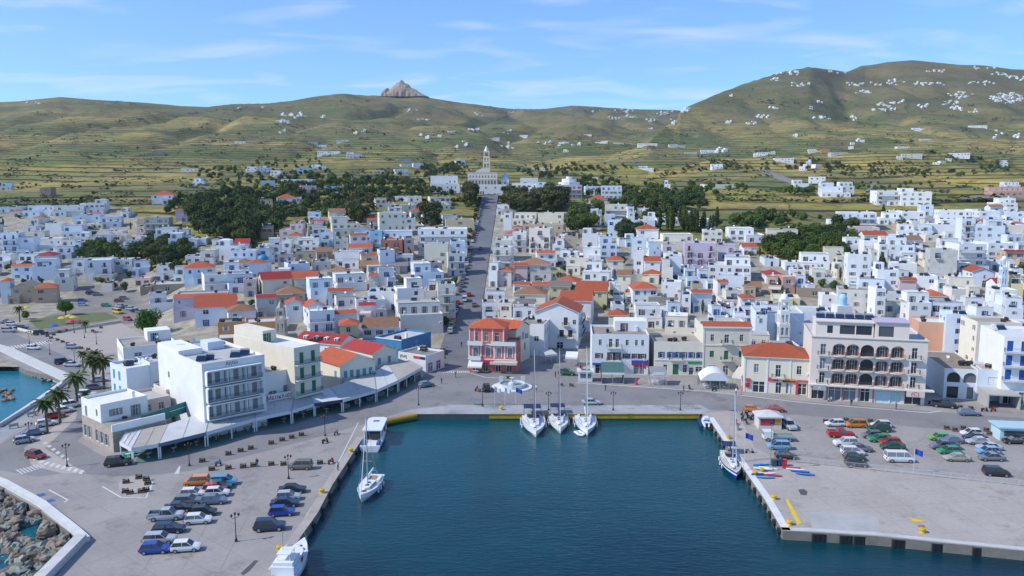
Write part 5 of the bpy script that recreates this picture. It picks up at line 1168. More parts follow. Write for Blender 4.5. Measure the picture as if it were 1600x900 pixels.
# tiny far houses of the hill villages
def far_villages():
    rf = random.Random(44); mb = MB()
    CL = [(1575, 153, 28, 8, 75), (1500, 148, 22, 5, 16), (1592, 122, 22, 5, 22), (1560, 116, 14, 3, 8), (1455, 131, 30, 3, 16), (1400, 128, 20, 5, 9), (1350, 131, 30, 4, 14), (1310, 112, 16, 3, 9), (1235, 114, 25, 3, 16), (1210, 125, 8, 3, 4),
          (1250, 131, 16, 5, 9), (1345, 144, 16, 3, 8), (1385, 163, 16, 4, 14), (1380, 171, 18, 2, 10), (1440, 165, 12, 3, 6), (1480, 160, 18, 4, 10), (1500, 169, 14, 3, 9), (1410, 160, 5, 2, 3), (1280, 160, 5, 2, 3), (1270, 168, 5, 2, 3),
          (1210, 168, 8, 2, 4), (1285, 185, 14, 3, 6), (1335, 186, 10, 4, 5), (1525, 130, 30, 3, 10), (1465, 111, 18, 2, 9), (1520, 106, 10, 2, 4), (1550, 106, 9, 1, 3), (1243, 213, 5, 2, 2), (1070, 170, 9, 5, 12), (1050, 172, 8, 3, 9),
          (1035, 178, 9, 3, 12), (1015, 187, 10, 3, 10), (975, 173, 16, 4, 18), (990, 181, 12, 3, 12), (960, 184, 12, 3, 9), (955, 168, 6, 1, 3), (930, 173, 8, 2, 3), (1043, 168, 18, 1, 8), (900, 165, 6, 1, 3), (815, 170, 14, 2, 5),
          (795, 176, 8, 2, 4), (750, 178, 12, 3, 5), (735, 202, 14, 3, 6), (790, 205, 10, 4, 4), (640, 172, 14, 2, 3), (665, 186, 12, 2, 4), (460, 180, 20, 4, 12), (440, 190, 10, 2, 4), (503, 182, 6, 2, 2), (408, 167, 5, 1, 2), (44, 160, 6, 1, 3),
          (58, 161, 4, 2, 2), (375, 168, 6, 1, 2), (440, 205, 6, 2, 2), (1190, 182, 12, 2, 6), (1170, 192, 14, 3, 5), (1050, 190, 12, 4, 6), (1135, 190, 10, 2, 3), (1140, 102+48, 5, 1, 2), (850, 223, 14, 2, 5), (1520, 172, 12, 3, 4), (1130, 235, 20, 3, 5),
          (890, 225, 20, 4, 5), (670, 213, 18, 4, 4), (720, 225, 16, 5, 4), (790, 228, 14, 6, 4), (560, 205, 15, 4, 3), (1560, 205, 30, 12, 6), (1590, 212, 8, 3, 3), (1460, 250, 60, 6, 4), (1350, 222, 30, 6, 3), (1250, 260, 30, 6, 3)]
    for cx, cy, rx, ry, n in CL:
        for _ in range(n):
            t = rf.uniform(0, 6.28); r = math.sqrt(rf.random()); px, py = cx+rx*r*math.cos(t), cy+ry*r*math.sin(t)
            p = PH(px, py, 2, 700)
            if p.y > 5600 or p.y < 700: continue
            w = rf.uniform(5.5, 9.5); d = rf.uniform(5, 8); h = rf.choice((3.0, 3.4, 5.4)); a = R(rf.uniform(-25, 25))
            mb.M = Matrix.Translation(p) @ Matrix.Rotation(a, 4, 'Z')
            mb.box(-w/2, w/2, 0, d, -2.5, h, 0, bot=False)
            if rf.random() < .4: mb.box(-w/2+w*.5, w/2, 1, d, h+.004, h+2.6, 0, bot=False)
            k = int(w/3)
            for i in range(k): mb.box(-w/2+(i+.35)*w/k, -w/2+(i+.62)*w/k, -.05, -.005, 1.0, 2.2, 1, bot=False)
    mb.M = None
    o = mb.build('distant_houses', [wm('w'), GLASS]); tag(o, 'scattered tiny white houses and hamlets far up the green hillsides', 'houses', kind='stuff')
    return o
far_villages()

# ---------------------------------------------------------------- trees
def leaf_mat(name, c, v=.35):
    if name in _M: return _M[name]
    m = mat(name, c, .8, v, .5); t = m.node_tree; b = t.nodes['Principled BSDF']; b.inputs['Specular IOR Level'].default_value = .15
    old = b.inputs['Base Color'].links[0].from_socket; g = t.nodes.new('ShaderNodeNewGeometry'); n_ = t.nodes.new('ShaderNodeTexNoise'); n_.inputs['Scale'].default_value = .09; n_.inputs['Detail'].default_value = 3
    t.links.new(g.outputs['Position'], n_.inputs['Vector']); r = t.nodes.new('ShaderNodeMapRange'); r.inputs[1].default_value = .38; r.inputs[2].default_value = .62; t.links.new(n_.outputs['Fac'], r.inputs[0])
    k = t.nodes.new('ShaderNodeMixRGB'); k.inputs[1].default_value = (.8, .9, 1, 1); k.inputs[2].default_value = (1.75, 1.35, .95, 1); t.links.new(r.outputs[0], k.inputs[0])
    x = t.nodes.new('ShaderNodeMixRGB'); x.blend_type = 'MULTIPLY'; x.inputs[0].default_value = 1; t.links.new(old, x.inputs[1]); t.links.new(k.outputs[0], x.inputs[2]); t.links.new(x.outputs[0], b.inputs['Base Color'])
    return m
LF = {'dark': leaf_mat('foliage_dark', (.048, .080, .028)), 'mid': leaf_mat('foliage_mid', (.062, .105, .028)), 'olive': leaf_mat('foliage_olive', (.066, .080, .034)), 'palm': leaf_mat('foliage_palm', (.06, .09, .03)), 'bright': leaf_mat('foliage_bright', (.05, .13, .02))}
BARK = mat('bark', (.13, .10, .075), .9, .3, 1)
def crown_mesh(lobes, n, size, seed, m, squash=1.0):
    r_ = random.Random(seed); mb = MB(); tot = sum(l[3]**2 for l in lobes)
    for cx, cy, cz, r, *rest in lobes:
        rz = rest[0] if rest else r
        for _ in range(int(n*r*r/tot)):
            z = r_.uniform(-1, 1); t = r_.uniform(0, 6.283); q = math.sqrt(1-z*z); rr = r_.random()**.28
            bump = .82+.3*mnoise.noise(Vector((q*math.cos(t)*2.3+seed, q*math.sin(t)*2.3+cx, z*2.3+cz)))
            c = Vector((cx+r*rr*bump*q*math.cos(t), cy+r*rr*bump*q*math.sin(t), cz+rz*rr*bump*z))
            s = size*r_.uniform(.6, 1.3); nn = (Vector((q*math.cos(t), q*math.sin(t), z+.3))+Vector((r_.uniform(-.9, .9), r_.uniform(-.9, .9), r_.uniform(-.9, .9)))).normalized()
            u = nn.orthogonal().normalized(); a = r_.uniform(0, 3.14); u = (Matrix.Rotation(a, 3, nn) @ u); v = nn.cross(u)
            mb.poly([c-u*s*.5, c+v*s*.35-nn*s*.1, c+u*s*.5, c-v*s*.4+nn*s*.12])
    return mb.mesh('crown', [m])
def trunk_mesh(h, r, limbs, seed):
    r_ = random.Random(seed); mb = MB(); mb.cyl((0, 0, -1), (0, 0, h), r*1.2, r*.7, 8)
    for k in range(limbs):
        a = k*6.283/limbs+r_.uniform(-.4, .4); l = h*r_.uniform(.6, .9)
        mb.cyl((0, 0, h*.75), (math.cos(a)*l*.6, math.sin(a)*l*.6, h*.75+l*.8), r*.5, r*.15, 5)
    return mb.mesh('trunk', [BARK])
def lobes(n, R_, H0, H1, seed, rs=.5):
    r_ = random.Random(seed); return [(r_.uniform(-1, 1)*R_*.55, r_.uniform(-1, 1)*R_*.55, r_.uniform(H0, H1), R_*r_.uniform(rs, rs+.25)) for _ in range(n)]
TP = {}
for k in range(3):
    TP['dark%d' % k] = (crown_mesh(lobes(7, 3.6, 3.2, 6.5, k+1), 1500, .75, k, LF['dark']), trunk_mesh(3.2, .28, 4, k))
    TP['mid%d' % k] = (crown_mesh(lobes(7, 3.4, 2.6, 5.4, k+11), 1400, .7, k+5, LF['mid']), trunk_mesh(2.6, .25, 4, k))
    TP['olive%d' % k] = (crown_mesh(lobes(9, 4.4, 4.5, 12, k+21), 2000, .85, k+9, LF['olive']), trunk_mesh(5.5, .38, 5, k))
TP['cypress0'] = (crown_mesh([(0, 0, 1.2+1.2*i, 1.25*math.sin(math.pi*(i+1.3)/9.5)+.15, 1.0) for i in range(8)], 1100, .5, 31, LF['dark']), trunk_mesh(1.5, .2, 0, 1))
TP['ball0'] = (crown_mesh(lobes(12, 4.2, 3.6, 7.4, 77, .45)+[(0, 0, 5.4, 3.4)], 4200, .55, 71, LF['bright']), trunk_mesh(3.5, .35, 5, 3))
TP['cone0'] = (crown_mesh([(0, 0, 1.5+1.1*i, 2.7*(1-i/8.2)) for i in range(7)], 1500, .6, 81, LF['dark']), trunk_mesh(1.5, .25, 0, 1))
def palm():
    r_ = random.Random(5); mb = MB(); 
    for k in range(34):
        a = k*2.399; el = .9-1.7*(k/34.0); L_ = r_.uniform(2.0, 2.6); p = Vector((0, 0, 0)); prev = None
        for s in range(6):
            t = s/5; e = el-t*1.15; q = Vector((math.cos(a)*L_*t*math.cos(el*.6), math.sin(a)*L_*t*math.cos(el*.6), L_*t*math.sin(el)-t*t*1.1)); wv = Vector((-math.sin(a), math.cos(a), 0))*(.36*math.sin(math.pi*min(1, t*.85+.15)))
            cur = (q-wv-Vector((0, 0, .16)), q, q+wv-Vector((0, 0, .16)))
            if prev: mb.poly([prev[0], prev[1], cur[1], cur[0]]); mb.poly([prev[1], prev[2], cur[2], cur[1]])
            prev = cur
    tr = MB(); 
    for k in range(9): tr.cyl((0, 0, -.5+k*.72), (0, 0, -.5+(k+1)*.72), .30-.01*k, .24-.01*k, 8)
    tr.lathe([(.2, 5.3), (.45, 5.7), (.4, 6.1), (.1, 6.3)], n=8)
    return mb.mesh('crown', [LF['palm']]), tr.mesh('trunk', [BARK])
PALM = palm()
NT = [0]
WOODS = []
def tree(p, kind, s, label, group=None, cat='tree', name=None, sz=None):
    NT[0] += 1; rt = random.Random(NT[0]); v = TP.get(kind) or TP.get(kind+str(NT[0] % 3)) or TP[kind+'0']
    nm = name or {'cypress': 'cypress_tree', 'olive': 'eucalyptus_tree', 'cone': 'conifer_tree'}.get(kind.rstrip('012'), 'tree')
    root = empty(nm, p, rt.uniform(0, 6.28), label, cat, group); root.scale = (s*rt.uniform(.9, 1.1), s*rt.uniform(.9, 1.1), (sz or s)*rt.uniform(.88, 1.1))
    link('crown', v[0], root); link('trunk', v[1], root); return root
GROVES = [
 ('dark', (372, 345, 72, 42), 62, 1.15, 'dark green tree in the dense grove left of the town centre, beneath the hill houses'),
 ('cypress', (390, 350, 50, 30), 14, 1.1, 'tall dark cypress inside the dense grove left of the town centre'),
 ('mid', (300, 325, 50, 14), 16, .9, 'green tree on the grove edge just below the red-roofed hillside villa'),
 ('mid', (190, 400, 72, 10), 22, .9, 'green tree in the belt winding between the left town houses'),
 ('dark', (258, 405, 32, 30), 20, .95, 'dark green tree in the pocket wood behind the old stone wall'),
 ('dark', (520, 300, 80, 20), 40, .95, 'dark green tree in the wood around the blue-white villas, left upper town'),
 ('dark', (640, 285, 60, 12), 20, .85, 'dark green tree in the hedge belt beside the green fields, left of the church'),
 ('dark', (690, 268, 32, 8), 18, 1.1, 'dark pine in the clump directly behind the church left wing'),
 ('olive', (738, 322, 11, 22), 12, .8, 'olive-brown eucalyptus lining the upper avenue on its left'),
 ('olive', (672, 350, 14, 10), 6, .8, 'olive-brown eucalyptus beside the white four-storey block, upper left'),
 ('olive', (565, 340, 20, 12), 8, .8, 'olive-brown eucalyptus between the cream palatial house and white block'),
 ('olive', (812, 328, 28, 14), 22, .78, 'olive-brown eucalyptus massed along the upper avenue on its right'),
 ('olive', (860, 322, 25, 10), 12, .9, 'olive-brown eucalyptus directly below the lilac hotel'),
 ('mid', (905, 352, 22, 12), 10, 1.25, 'large green tree beside the beige school building'),
 ('dark', (1040, 322, 65, 16), 46, .95, 'dark green tree in the wood at the foot of the right hill'),
 ('cypress', (1075, 358, 48, 7), 18, 1.05, 'dark cypress in the row behind the long cream building, right of centre'),
 ('dark', (985, 372, 18, 8), 7, 1.0, 'round dark pine next to the pale blank wall, right of centre'),
 ('mid', (1265, 388, 72, 24), 46, .95, 'green tree in the broad grove among the white right-hand houses'),
 ('dark', (1310, 372, 30, 14), 12, 1.0, 'dark tree at the upper edge of the right-hand grove'),
 ('mid', (1165, 352, 26, 8), 9, .9, 'green tree around the white mansion among trees, right'),
 ('mid', (1245, 300, 26, 5), 10, .8, 'green tree in the small clump left of the white hillside apartment blocks'),
 ('mid', (1380, 290, 110, 7), 14, .6, 'small green tree along the terrace field above the right town'),
 ('mid', (450, 262, 60, 20), 18, .75, 'small green tree among the hillside villas, upper left'),
 ('dark', (930, 295, 40, 14), 18, .85, 'dark tree on the slope right of the lilac hotel'),
 ('dark', (850, 272, 45, 10), 16, .9, 'dark tree behind the church compound right wing'),
 ('mid', (1100, 262, 50, 6), 8, .6, 'small tree in the hedgerow on the lower right hill'),
]
LOD = {k: crown_mesh(l, n_, sz_, 9, LF[m_]) for k, l, n_, sz_, m_ in (('dark', lobes(7, 3.6, 3.0, 6.5, 2), 420, 1.35, 'dark'), ('mid', lobes(7, 3.4, 2.6, 5.4, 12), 420, 1.25, 'mid'), ('olive', lobes(9, 4.4, 4.0, 12, 22), 560, 1.5, 'olive'), ('cypress', [(0, 0, 1.2+1.2*i, 1.25*math.sin(math.pi*(i+1.3)/9.5)+.15, 1.0) for i in range(8)], 330, .9, 'dark'))}
def groves():
    r_ = random.Random(99); allt = []
    for gi, (kind, (cx, cy, rx, ry), n, s, lab) in enumerate(GROVES):
        k = 0; tr = 0; n = int(n*1.9)
        while k < n and tr < n*14:
            tr += 1; t = r_.uniform(0, 6.283); r = math.sqrt(r_.random()); px, py = cx+rx*r*math.cos(t), cy+ry*r*math.sin(t)
            p = PH(px, py, 0, 210)
            if any(b[0]-1 < p.x < b[1]+1 and b[2]-1 < p.y < b[3]+1 for b in BOXES): continue
            if -26 < p.x < -9 and p.y < 604: continue
            sc_ = s*r_.uniform(.75, 1.2); allt.append((sc_/p.y, p, kind, sc_, lab, gi)); k += 1
    allt.sort(key=lambda t: -t[0])
    for t in allt[:270]: tree(t[1], t[2], t[3], t[4], 'grove %s: ' % ['one', 'two', 'three', 'four', 'five', 'six', 'seven', 'eight', 'nine', 'ten', 'eleven', 'twelve', 'thirteen', 'fourteen', 'fifteen', 'sixteen', 'seventeen', 'eighteen', 'nineteen', 'twenty', 'twenty-one', 'twenty-two', 'twenty-three', 'twenty-four', 'twenty-five', 'twenty-six', 'twenty-seven'][t[5]]+t[4].split(',')[0])
    vs = []; fs = []; ms = []; mats = [LF['dark'], LF['mid'], LF['olive']]
    def add(p, kind, sc_):
        me = LOD[kind]; off = len(vs); c_, s_ = math.cos(p.x*9), math.sin(p.x*9)
        for v in me.vertices: x, y, z = v.co; vs.append((p.x+sc_*(c_*x-s_*y), p.y+sc_*(s_*x+c_*y), p.z+sc_*z))
        mi = {'dark': 0, 'mid': 1, 'olive': 2, 'cypress': 0}[kind]
        for f in me.polygons: fs.append([off+i for i in f.vertices]); ms.append(mi)
    for t in allt[270:]: add(t[1], t[2], t[3])
    # hedges and small trees along terrace lines of the lower slopes
    for cx, cy, rx, ry, n in ((430, 275, 120, 18, 60), (560, 292, 90, 10, 50), (700, 262, 60, 5, 20), (900, 262, 90, 6, 40), (1000, 300, 60, 10, 40), (1120, 296, 50, 8, 26), (1180, 262, 70, 6, 20), (1300, 262, 80, 6, 26), (1420, 272, 150, 5, 50), (1560, 262, 40, 6, 12), (330, 268, 30, 8, 14), (430, 300, 90, 14, 70), (480, 328, 80, 12, 120), (420, 315, 60, 14, 80), (330, 335, 60, 12, 60), (640, 305, 70, 8, 40), (960, 330, 40, 12, 40), (1200, 345, 60, 8, 40), (1010, 345, 60, 6, 30)):
        for _ in range(n):
            t = r_.uniform(0, 6.283); r = math.sqrt(r_.random()); p = PH(cx+rx*r*math.cos(t), cy+ry*r*math.sin(t), 0, 400)
            if any(b[0]-1 < p.x < b[1]+1 and b[2]-1 < p.y < b[3]+1 for b in BOXES): continue
            add(p, r_.choice(('dark', 'mid', 'mid')), r_.uniform(.5, .95))
    for _ in range(240):
        px, py = r_.uniform(0, 1600), r_.uniform(335, 500); p = PH(px, py, 0, 210)
        if p.y < 235 or -27 < p.x < -8 or any(b[0]-.5 < p.x < b[1]+.5 and b[2]-.5 < p.y < b[3]+.5 for b in BOXES) or any(in_poly(px, py, s) for s in STREETS): continue
        add(p, r_.choice(('dark', 'mid', 'mid', 'cypress')), r_.uniform(.35, .6))
    me = bpy.data.meshes.new('woodland'); me.from_pydata(vs, [], fs); [me.materials.append(m) for m in mats]; me.polygons.foreach_set('material_index', ms); me.update()
    tag(link('woodland', me), 'dark green and olive woodland massed behind and between the upper town houses', 'woodland', kind='stuff')
groves()
for i in range(17):
    Y_ = 262+i*19; tree(Vector((-22.6, Y_, zg(-22.6, Y_))), 'mid', .5, 'small street tree in the row along the left kerb of the avenue', 'street trees of the avenue')
tree(P(233, 524, 1.4), 'ball0', 1.0, 'single large round bright green tree by the parking, beside the plaza', cat='tree')
tree(P(103, 492, 1.4), 'ball0', .72, 'round green tree at the garden with yellow umbrellas', cat='tree')
for px, py, s, kd, lab in ((1377, 425, 1.15, 'cone0', 'dark cone-shaped conifer right of the tall blank white wall'), (1080, 412, .95, 'cone0', 'dark conical tree in front of the arched lilac house'), (897, 422, .9, 'mid', 'green tree among the roofs right of the avenue, centre'),
                           (176, 452, .6, 'mid', 'small green tree left of the two at the car park cafe'), (196, 456, .65, 'mid', 'small green tree right of the two at the car park cafe'), (700, 478, .6, 'mid', 'small green tree on the avenue edge in front of the glassed white house'), (545, 385, .6, 'dark', 'small dark tree among mid-town roofs left of the avenue'),
                           (606, 360, .8, 'cone0', 'narrow dark conifer before the white four-storey block, upper left'), (1380, 335, .8, 'cone0', 'spreading dark conifer amid the upper right houses'), (86, 332, .8, 'dark', 'dark round tree above the left-edge white houses'), (124, 326, .8, 'dark', 'dark flat-topped tree above the white terraced house, left')):
    tree(PH(px, py, 0, 200), kd, s, lab)
def palm_at(px, py, s, lab):
    root = empty('palm_tree', P(px, py, 1.4), px, lab, 'palm'); root.scale = (s, s, s)
    link('crown', PALM[0], root, (0, 0, 6.1)); link('trunk', PALM[1], root)
for px, py, s, lab in ((74, 676, 1.05, 'nearest palm on the seafront median, beside the red car'), (94, 661, 1.1, 'second nearest palm on the seafront median, right of the red car'), (121, 635, 1.15, 'tall palm at the left edge of the white corner house'),
                       (147, 607, 1.25, 'palm beside the pale blue balconied house, front one of the clump'), (163, 607, 1.2, 'leaning palm touching the pale blue balconied house'), (134, 634, .5, 'short palm at the foot of the white corner house'), (130, 575, .7, 'small palm left of the roadside palm clump'),
                       (150, 585, .95, 'rear palm of the roadside clump'), (31, 503, .85, 'lone palm before the tan grey-roofed house, far left'), (134, 520, .6, 'small palm by the plaza garden')):
    palm_at(px, py, s, lab)
# scrub scattered over the hillsides: nobody could count it
def scrub():
    r_ = random.Random(3); mb = MB()
    for _ in range(4200):
        px = r_.uniform(-60, 1660); py = r_.uniform(150, 330)
        if in_town(px, py) > 0: continue
        if mnoise.noise(Vector((px/60, py/14, 2))) < -.02+.25*(py < 200): continue
        p = PH(px, py, 0, 560)
        if p.y < 560 or p.y > 5000: continue
        s0 = r_.uniform(1.2, 3.0)*(1+p.y/1500)
        for q in range(9 if p.y < 1200 else 6):
            c = p+Vector((r_.gauss(0, s0*1.1), r_.gauss(0, s0*.7), r_.uniform(.1, .55)*s0)); s = s0*r_.uniform(.5, .9)
            u = Vector((r_.uniform(-1, 1), r_.uniform(-1, 1), r_.uniform(-.4, .4))).normalized(); v = u.cross(Vector((r_.uniform(-.5, .5), r_.uniform(-.7, .1), 1))).normalized()
            mb.poly([c-u*s*.7, c-v*s*.5, c+u*s*.7, c+v*s*.5])
    o = mb.build('scrub', leaf_mat('foliage_scrub', (.035, .05, .02))); tag(o, 'dark low scrub and hedges scattered across the hill slopes', 'scrub', kind='stuff')
scrub()
# ---------------------------------------------------------------- vehicles
TYRE = mat('tyre_rubber', (.018, .018, .018), .8, 0); RIM = mat('alloy_rim', (.42, .43, .44), .35, 0, metal=.7)
LAMP = mat('headlight_glass', (.6, .62, .64), .15, 0); TAIL = mat('tail_light_red', (.35, .01, .01), .3, 0)
PAINT = {'white': (.72, .72, .72), 'silver': (.42, .44, .47), 'grey': (.16, .17, .19), 'blue-grey': (.13, .18, .26), 'black': (.015, .016, .02), 'navy blue': (.012, .025, .07), 'deep blue': (.015, .05, .32), 'light blue': (.16, .36, .58),
         'red': (.42, .02, .02), 'dark red': (.20, .015, .02), 'orange': (.62, .20, .02), 'green': (.02, .26, .10), 'lime green': (.10, .38, .04), 'dark green': (.01, .07, .035), 'beige': (.38, .36, .27), 'teal': (.02, .14, .17), 'yellow': (.65, .38, .02), 'brown-grey': (.17, .15, .13)}
def paint(c):
    n = 'car_paint_'+c.replace(' ', '_').replace('-', '_')
    if n in _M: return _M[n]
    m = mat(n, PAINT[c], .32, 0); m.node_tree.nodes['Principled BSDF'].inputs['Coat Weight'].default_value = .6; return m
CT = {'hatchback': (3.9, 1.66, .90, 1.47, -1.82, 1.0, -1.5, .3, .78, .86), 'sedan': (4.4, 1.72, .90, 1.42, -1.55, 1.05, -.95, .3, .78, .95), 'estate car': (4.5, 1.74, .92, 1.47, -2.12, 1.05, -1.85, .3, .80, .88),
      'suv': (4.5, 1.82, 1.05, 1.72, -2.1, 1.0, -1.85, .35, .98, 1.02), 'minivan': (4.2, 1.75, 1.0, 1.66, -2.0, 1.4, -1.8, .55, .88, .95), 'van': (5.1, 1.92, 1.12, 1.97, -2.5, 1.9, -2.42, 1.2, 1.0, 1.1), 'pickup': (5.1, 1.8, 1.0, 1.74, -.8, 1.25, -.6, .6, .98, .98)}
_C = {}
def car_meshes(k):
    if k in _C: return _C[k]
    L_, W, belt, Hh, c0, c1, r0, r1, hz, tz = CT[k]; h = W/2; x0, x1 = -L_/2, L_/2
    b = MB()
    st = [(x0, .42, tz-.12, h*.86), (x0+.12, .3, tz, h*.95), (c0 if c0 > x0+.3 else x0+.3, .26, belt, h), (-.2, .24, belt+.01, h), (c1, .26, belt-.02, h), (x1-.35, .28, hz, h*.95), (x1-.06, .32, hz-.1, h*.88), (x1, .42, hz-.24, h*.78)]
    prev = None
    for x, zb, zt, hw in st:
        ring = [(x, -hw*.9, zb), (x, -hw, (zb+zt)*.5), (x, -hw*.93, zt), (x, hw*.93, zt), (x, hw, (zb+zt)*.5), (x, hw*.9, zb)]
        i0 = len(b.v)
        for v in ring: b.vert(v)
        if prev is not None:
            for q in range(6): b.f.append([prev+q, prev+(q+1) % 6, i0+(q+1) % 6, i0+q][::-1]); b.m.append(0)
        else: b.f.append(list(range(i0, i0+6))); b.m.append(0)
        prev = i0
    b.f.append(list(range(prev, prev+6))[::-1]); b.m.append(0)
    hr = h*.78
    # roof panel and pillars
    b.box(r0, r1, -hr, hr, Hh-.05, Hh)
    for sy in (-1, 1):
        for (xa, xb) in ((c0, r0), (c1-.02, r1)): b.cyl((xa, sy*h*.90, belt-.02), (xb, sy*hr, Hh-.03), .045, n=4, cap=False)
        for xm in ((-.35,) if k != 'van' else (-.9, .5)): b.cyl((xm, sy*h*.92, belt-.02), (xm, sy*hr*1.0, Hh-.03), .04, n=4, cap=False)
    if k == 'pickup':
        b.box(x0+.1, c0-.05, -h*.93, -h*.85, belt-.0, belt+.28); b.box(x0+.1, c0-.05, h*.85, h*.93, belt, belt+.28); b.box(x0+.05, x0+.13, -h*.93, h*.93, belt, belt+.28)
    body = b.mesh('body', [BLACKP])
    g = MB(); e = .015
    bt = [(c0+.02, -h*.9, belt-.02), (c1-.03, -h*.9, belt-.02), (c1-.03, h*.9, belt-.02), (c0+.02, h*.9, belt-.02)]; tp = [(r0+e, -hr+e, Hh-.05), (r1-e, -hr+e, Hh-.05), (r1-e, hr-e, Hh-.05), (r0+e, hr-e, Hh-.05)]
    for q in range(4): g.poly([bt[q], bt[(q+1) % 4], tp[(q+1) % 4], tp[q]])
    if k == 'pickup': g.poly([(x0+.14, -h*.84, belt+.03), (c0-.06, -h*.84, belt+.03), (c0-.06, h*.84, belt+.03), (x0+.14, h*.84, belt+.03)])
    glass = g.mesh('windows', [GLASS])
    r = .31 if k in ('hatchback', 'sedan', 'estate car', 'minivan') else .36
    w = MB(); w.cyl((0, -.1, 0), (0, .1, 0), r, n=14, mi=0); w.cyl((0, -.115, 0), (0, .115, 0), r*.62, n=10, mi=1); wheel = w.mesh('wheel', [TYRE, RIM])
    hl = MB(); hl.box(-.1, .06, -.17, .17, -.08, .08); hlm = hl.mesh('headlight', [LAMP]); tl = MB(); tl.box(-.05, .06, -.1, .1, -.16, .12); tlm = tl.mesh('tail_light', [TAIL])
    _C[k] = (body, glass, wheel, hlm, tlm, r, L_, W, hz, tz); return _C[k]
NCAR = [0]
def car(p, yaw, k, c, label, group=None):
    body, glass, wheel, hlm, tlm, r, L_, W, hz, tz = car_meshes(k)
    root = empty('parked_car' if group else 'car', p, yaw, label, 'van' if k == 'van' else 'pickup truck' if k == 'pickup' else 'car', group)
    b = link('body', body, root); b.material_slots[0].link = 'OBJECT'; b.material_slots[0].material = paint(c)
    link('windows', glass, root)
    for sx in (-1, 1):
        for sy in (-1, 1): link('wheel', wheel, root, (sx*L_*.315, sy*(W/2-.1), r))
    for sy in (-1, 1):
        link('headlight', hlm, root, (L_/2-.08, sy*W*.32, hz-.22)); link('tail_light', tlm, root, (-L_/2+.0, sy*W*.40, tz-.2))
    NCAR[0] += 1; return root
def PG(px, py):
    p = P(px, py, 1.41)
    if p.y > 262: p = PH(px, py, 0, 200); p.z += .06
    return p
def cars(rows, group, off=(0, 0), sc=1.0):
    for px, py, deg, k, c, lab in rows: car(PG(off[0]+px/sc, off[1]+py/sc), R(deg), k, c, lab, group)
G1 = 'cars parked on the near left quay'
cars([(1230, 330, 188, 'minivan', 'orange', 'orange minivan parked alone-fronted at the top left of the quay rows'.replace('alone-fronted ', '')), (1400, 328, 8, 'minivan', 'light blue', 'light blue minivan at the top right of the double quay row'), (1375, 352, 10, 'hatchback', 'teal', 'small dark teal hatchback just in front of the light blue minivan'),
      (1205, 404, 8, 'hatchback', 'white', 'white hatchback behind the grey estate in the left quay row'), (1358, 398, 8, 'hatchback', 'white', 'white hatchback in front of a red car, double quay row'), (1345, 372, 8, 'hatchback', 'red', 'red car half hidden behind a white hatchback, double quay row'),
      (1180, 448, 8, 'estate car', 'grey', 'dark grey estate car between white hatchback and black sedan'), (1338, 446, 8, 'hatchback', 'blue-grey', 'blue-grey hatchback in front of the white one, right side of double row'),
      (1118, 492, 8, 'sedan', 'black', 'black sedan directly behind the silver pickup'), (1272, 518, 8, 'hatchback', 'black', 'black hatchback behind the white hatchback, middle of the quay row'), (1040, 545, 9, 'pickup', 'silver', 'silver double-cab pickup with open black bed on the near quay'),
      (1240, 568, 9, 'hatchback', 'white', 'white hatchback right of the silver pickup'), (1058, 625, 7, 'estate car', 'navy blue', 'dark navy estate car alone below the silver pickup'), (1000, 690, 7, 'estate car', 'silver', 'silver estate car behind the deep blue hatchback'),
      (970, 752, 8, 'hatchback', 'deep blue', 'deep blue hatchback at the bottom left end of the rows'), (1163, 740, 9, 'hatchback', 'white', 'white hatchback at the bottom right end of the rows')], G1, (0, 675), 4)
cars([(475, 448, 9, 'sedan', 'black', 'black sedan at the top of the five cars by the basin edge'), (452, 487, 9, 'hatchback', 'silver', 'silver hatchback second of the five cars by the basin edge'), (435, 522, 9, 'sedan', 'navy blue', 'dark navy sedan third of the five cars by the basin edge'),
      (418, 570, 9, 'hatchback', 'deep blue', 'deep blue hatchback fourth of the five cars by the basin edge'), (352, 650, 9, 'suv', 'navy blue', 'large dark suv nearest the camera by the basin edge'), (518, 320, 182, 'minivan', 'brown-grey', 'brown-grey minivan parked beside the lamp post and planters')], G1, (320, 640), 3.4625)
car(P(185, 727, 1.41), R(20), 'suv', 'black', 'black suv turning on the road below the corner house')
G2 = 'cars parked along the left seafront road'
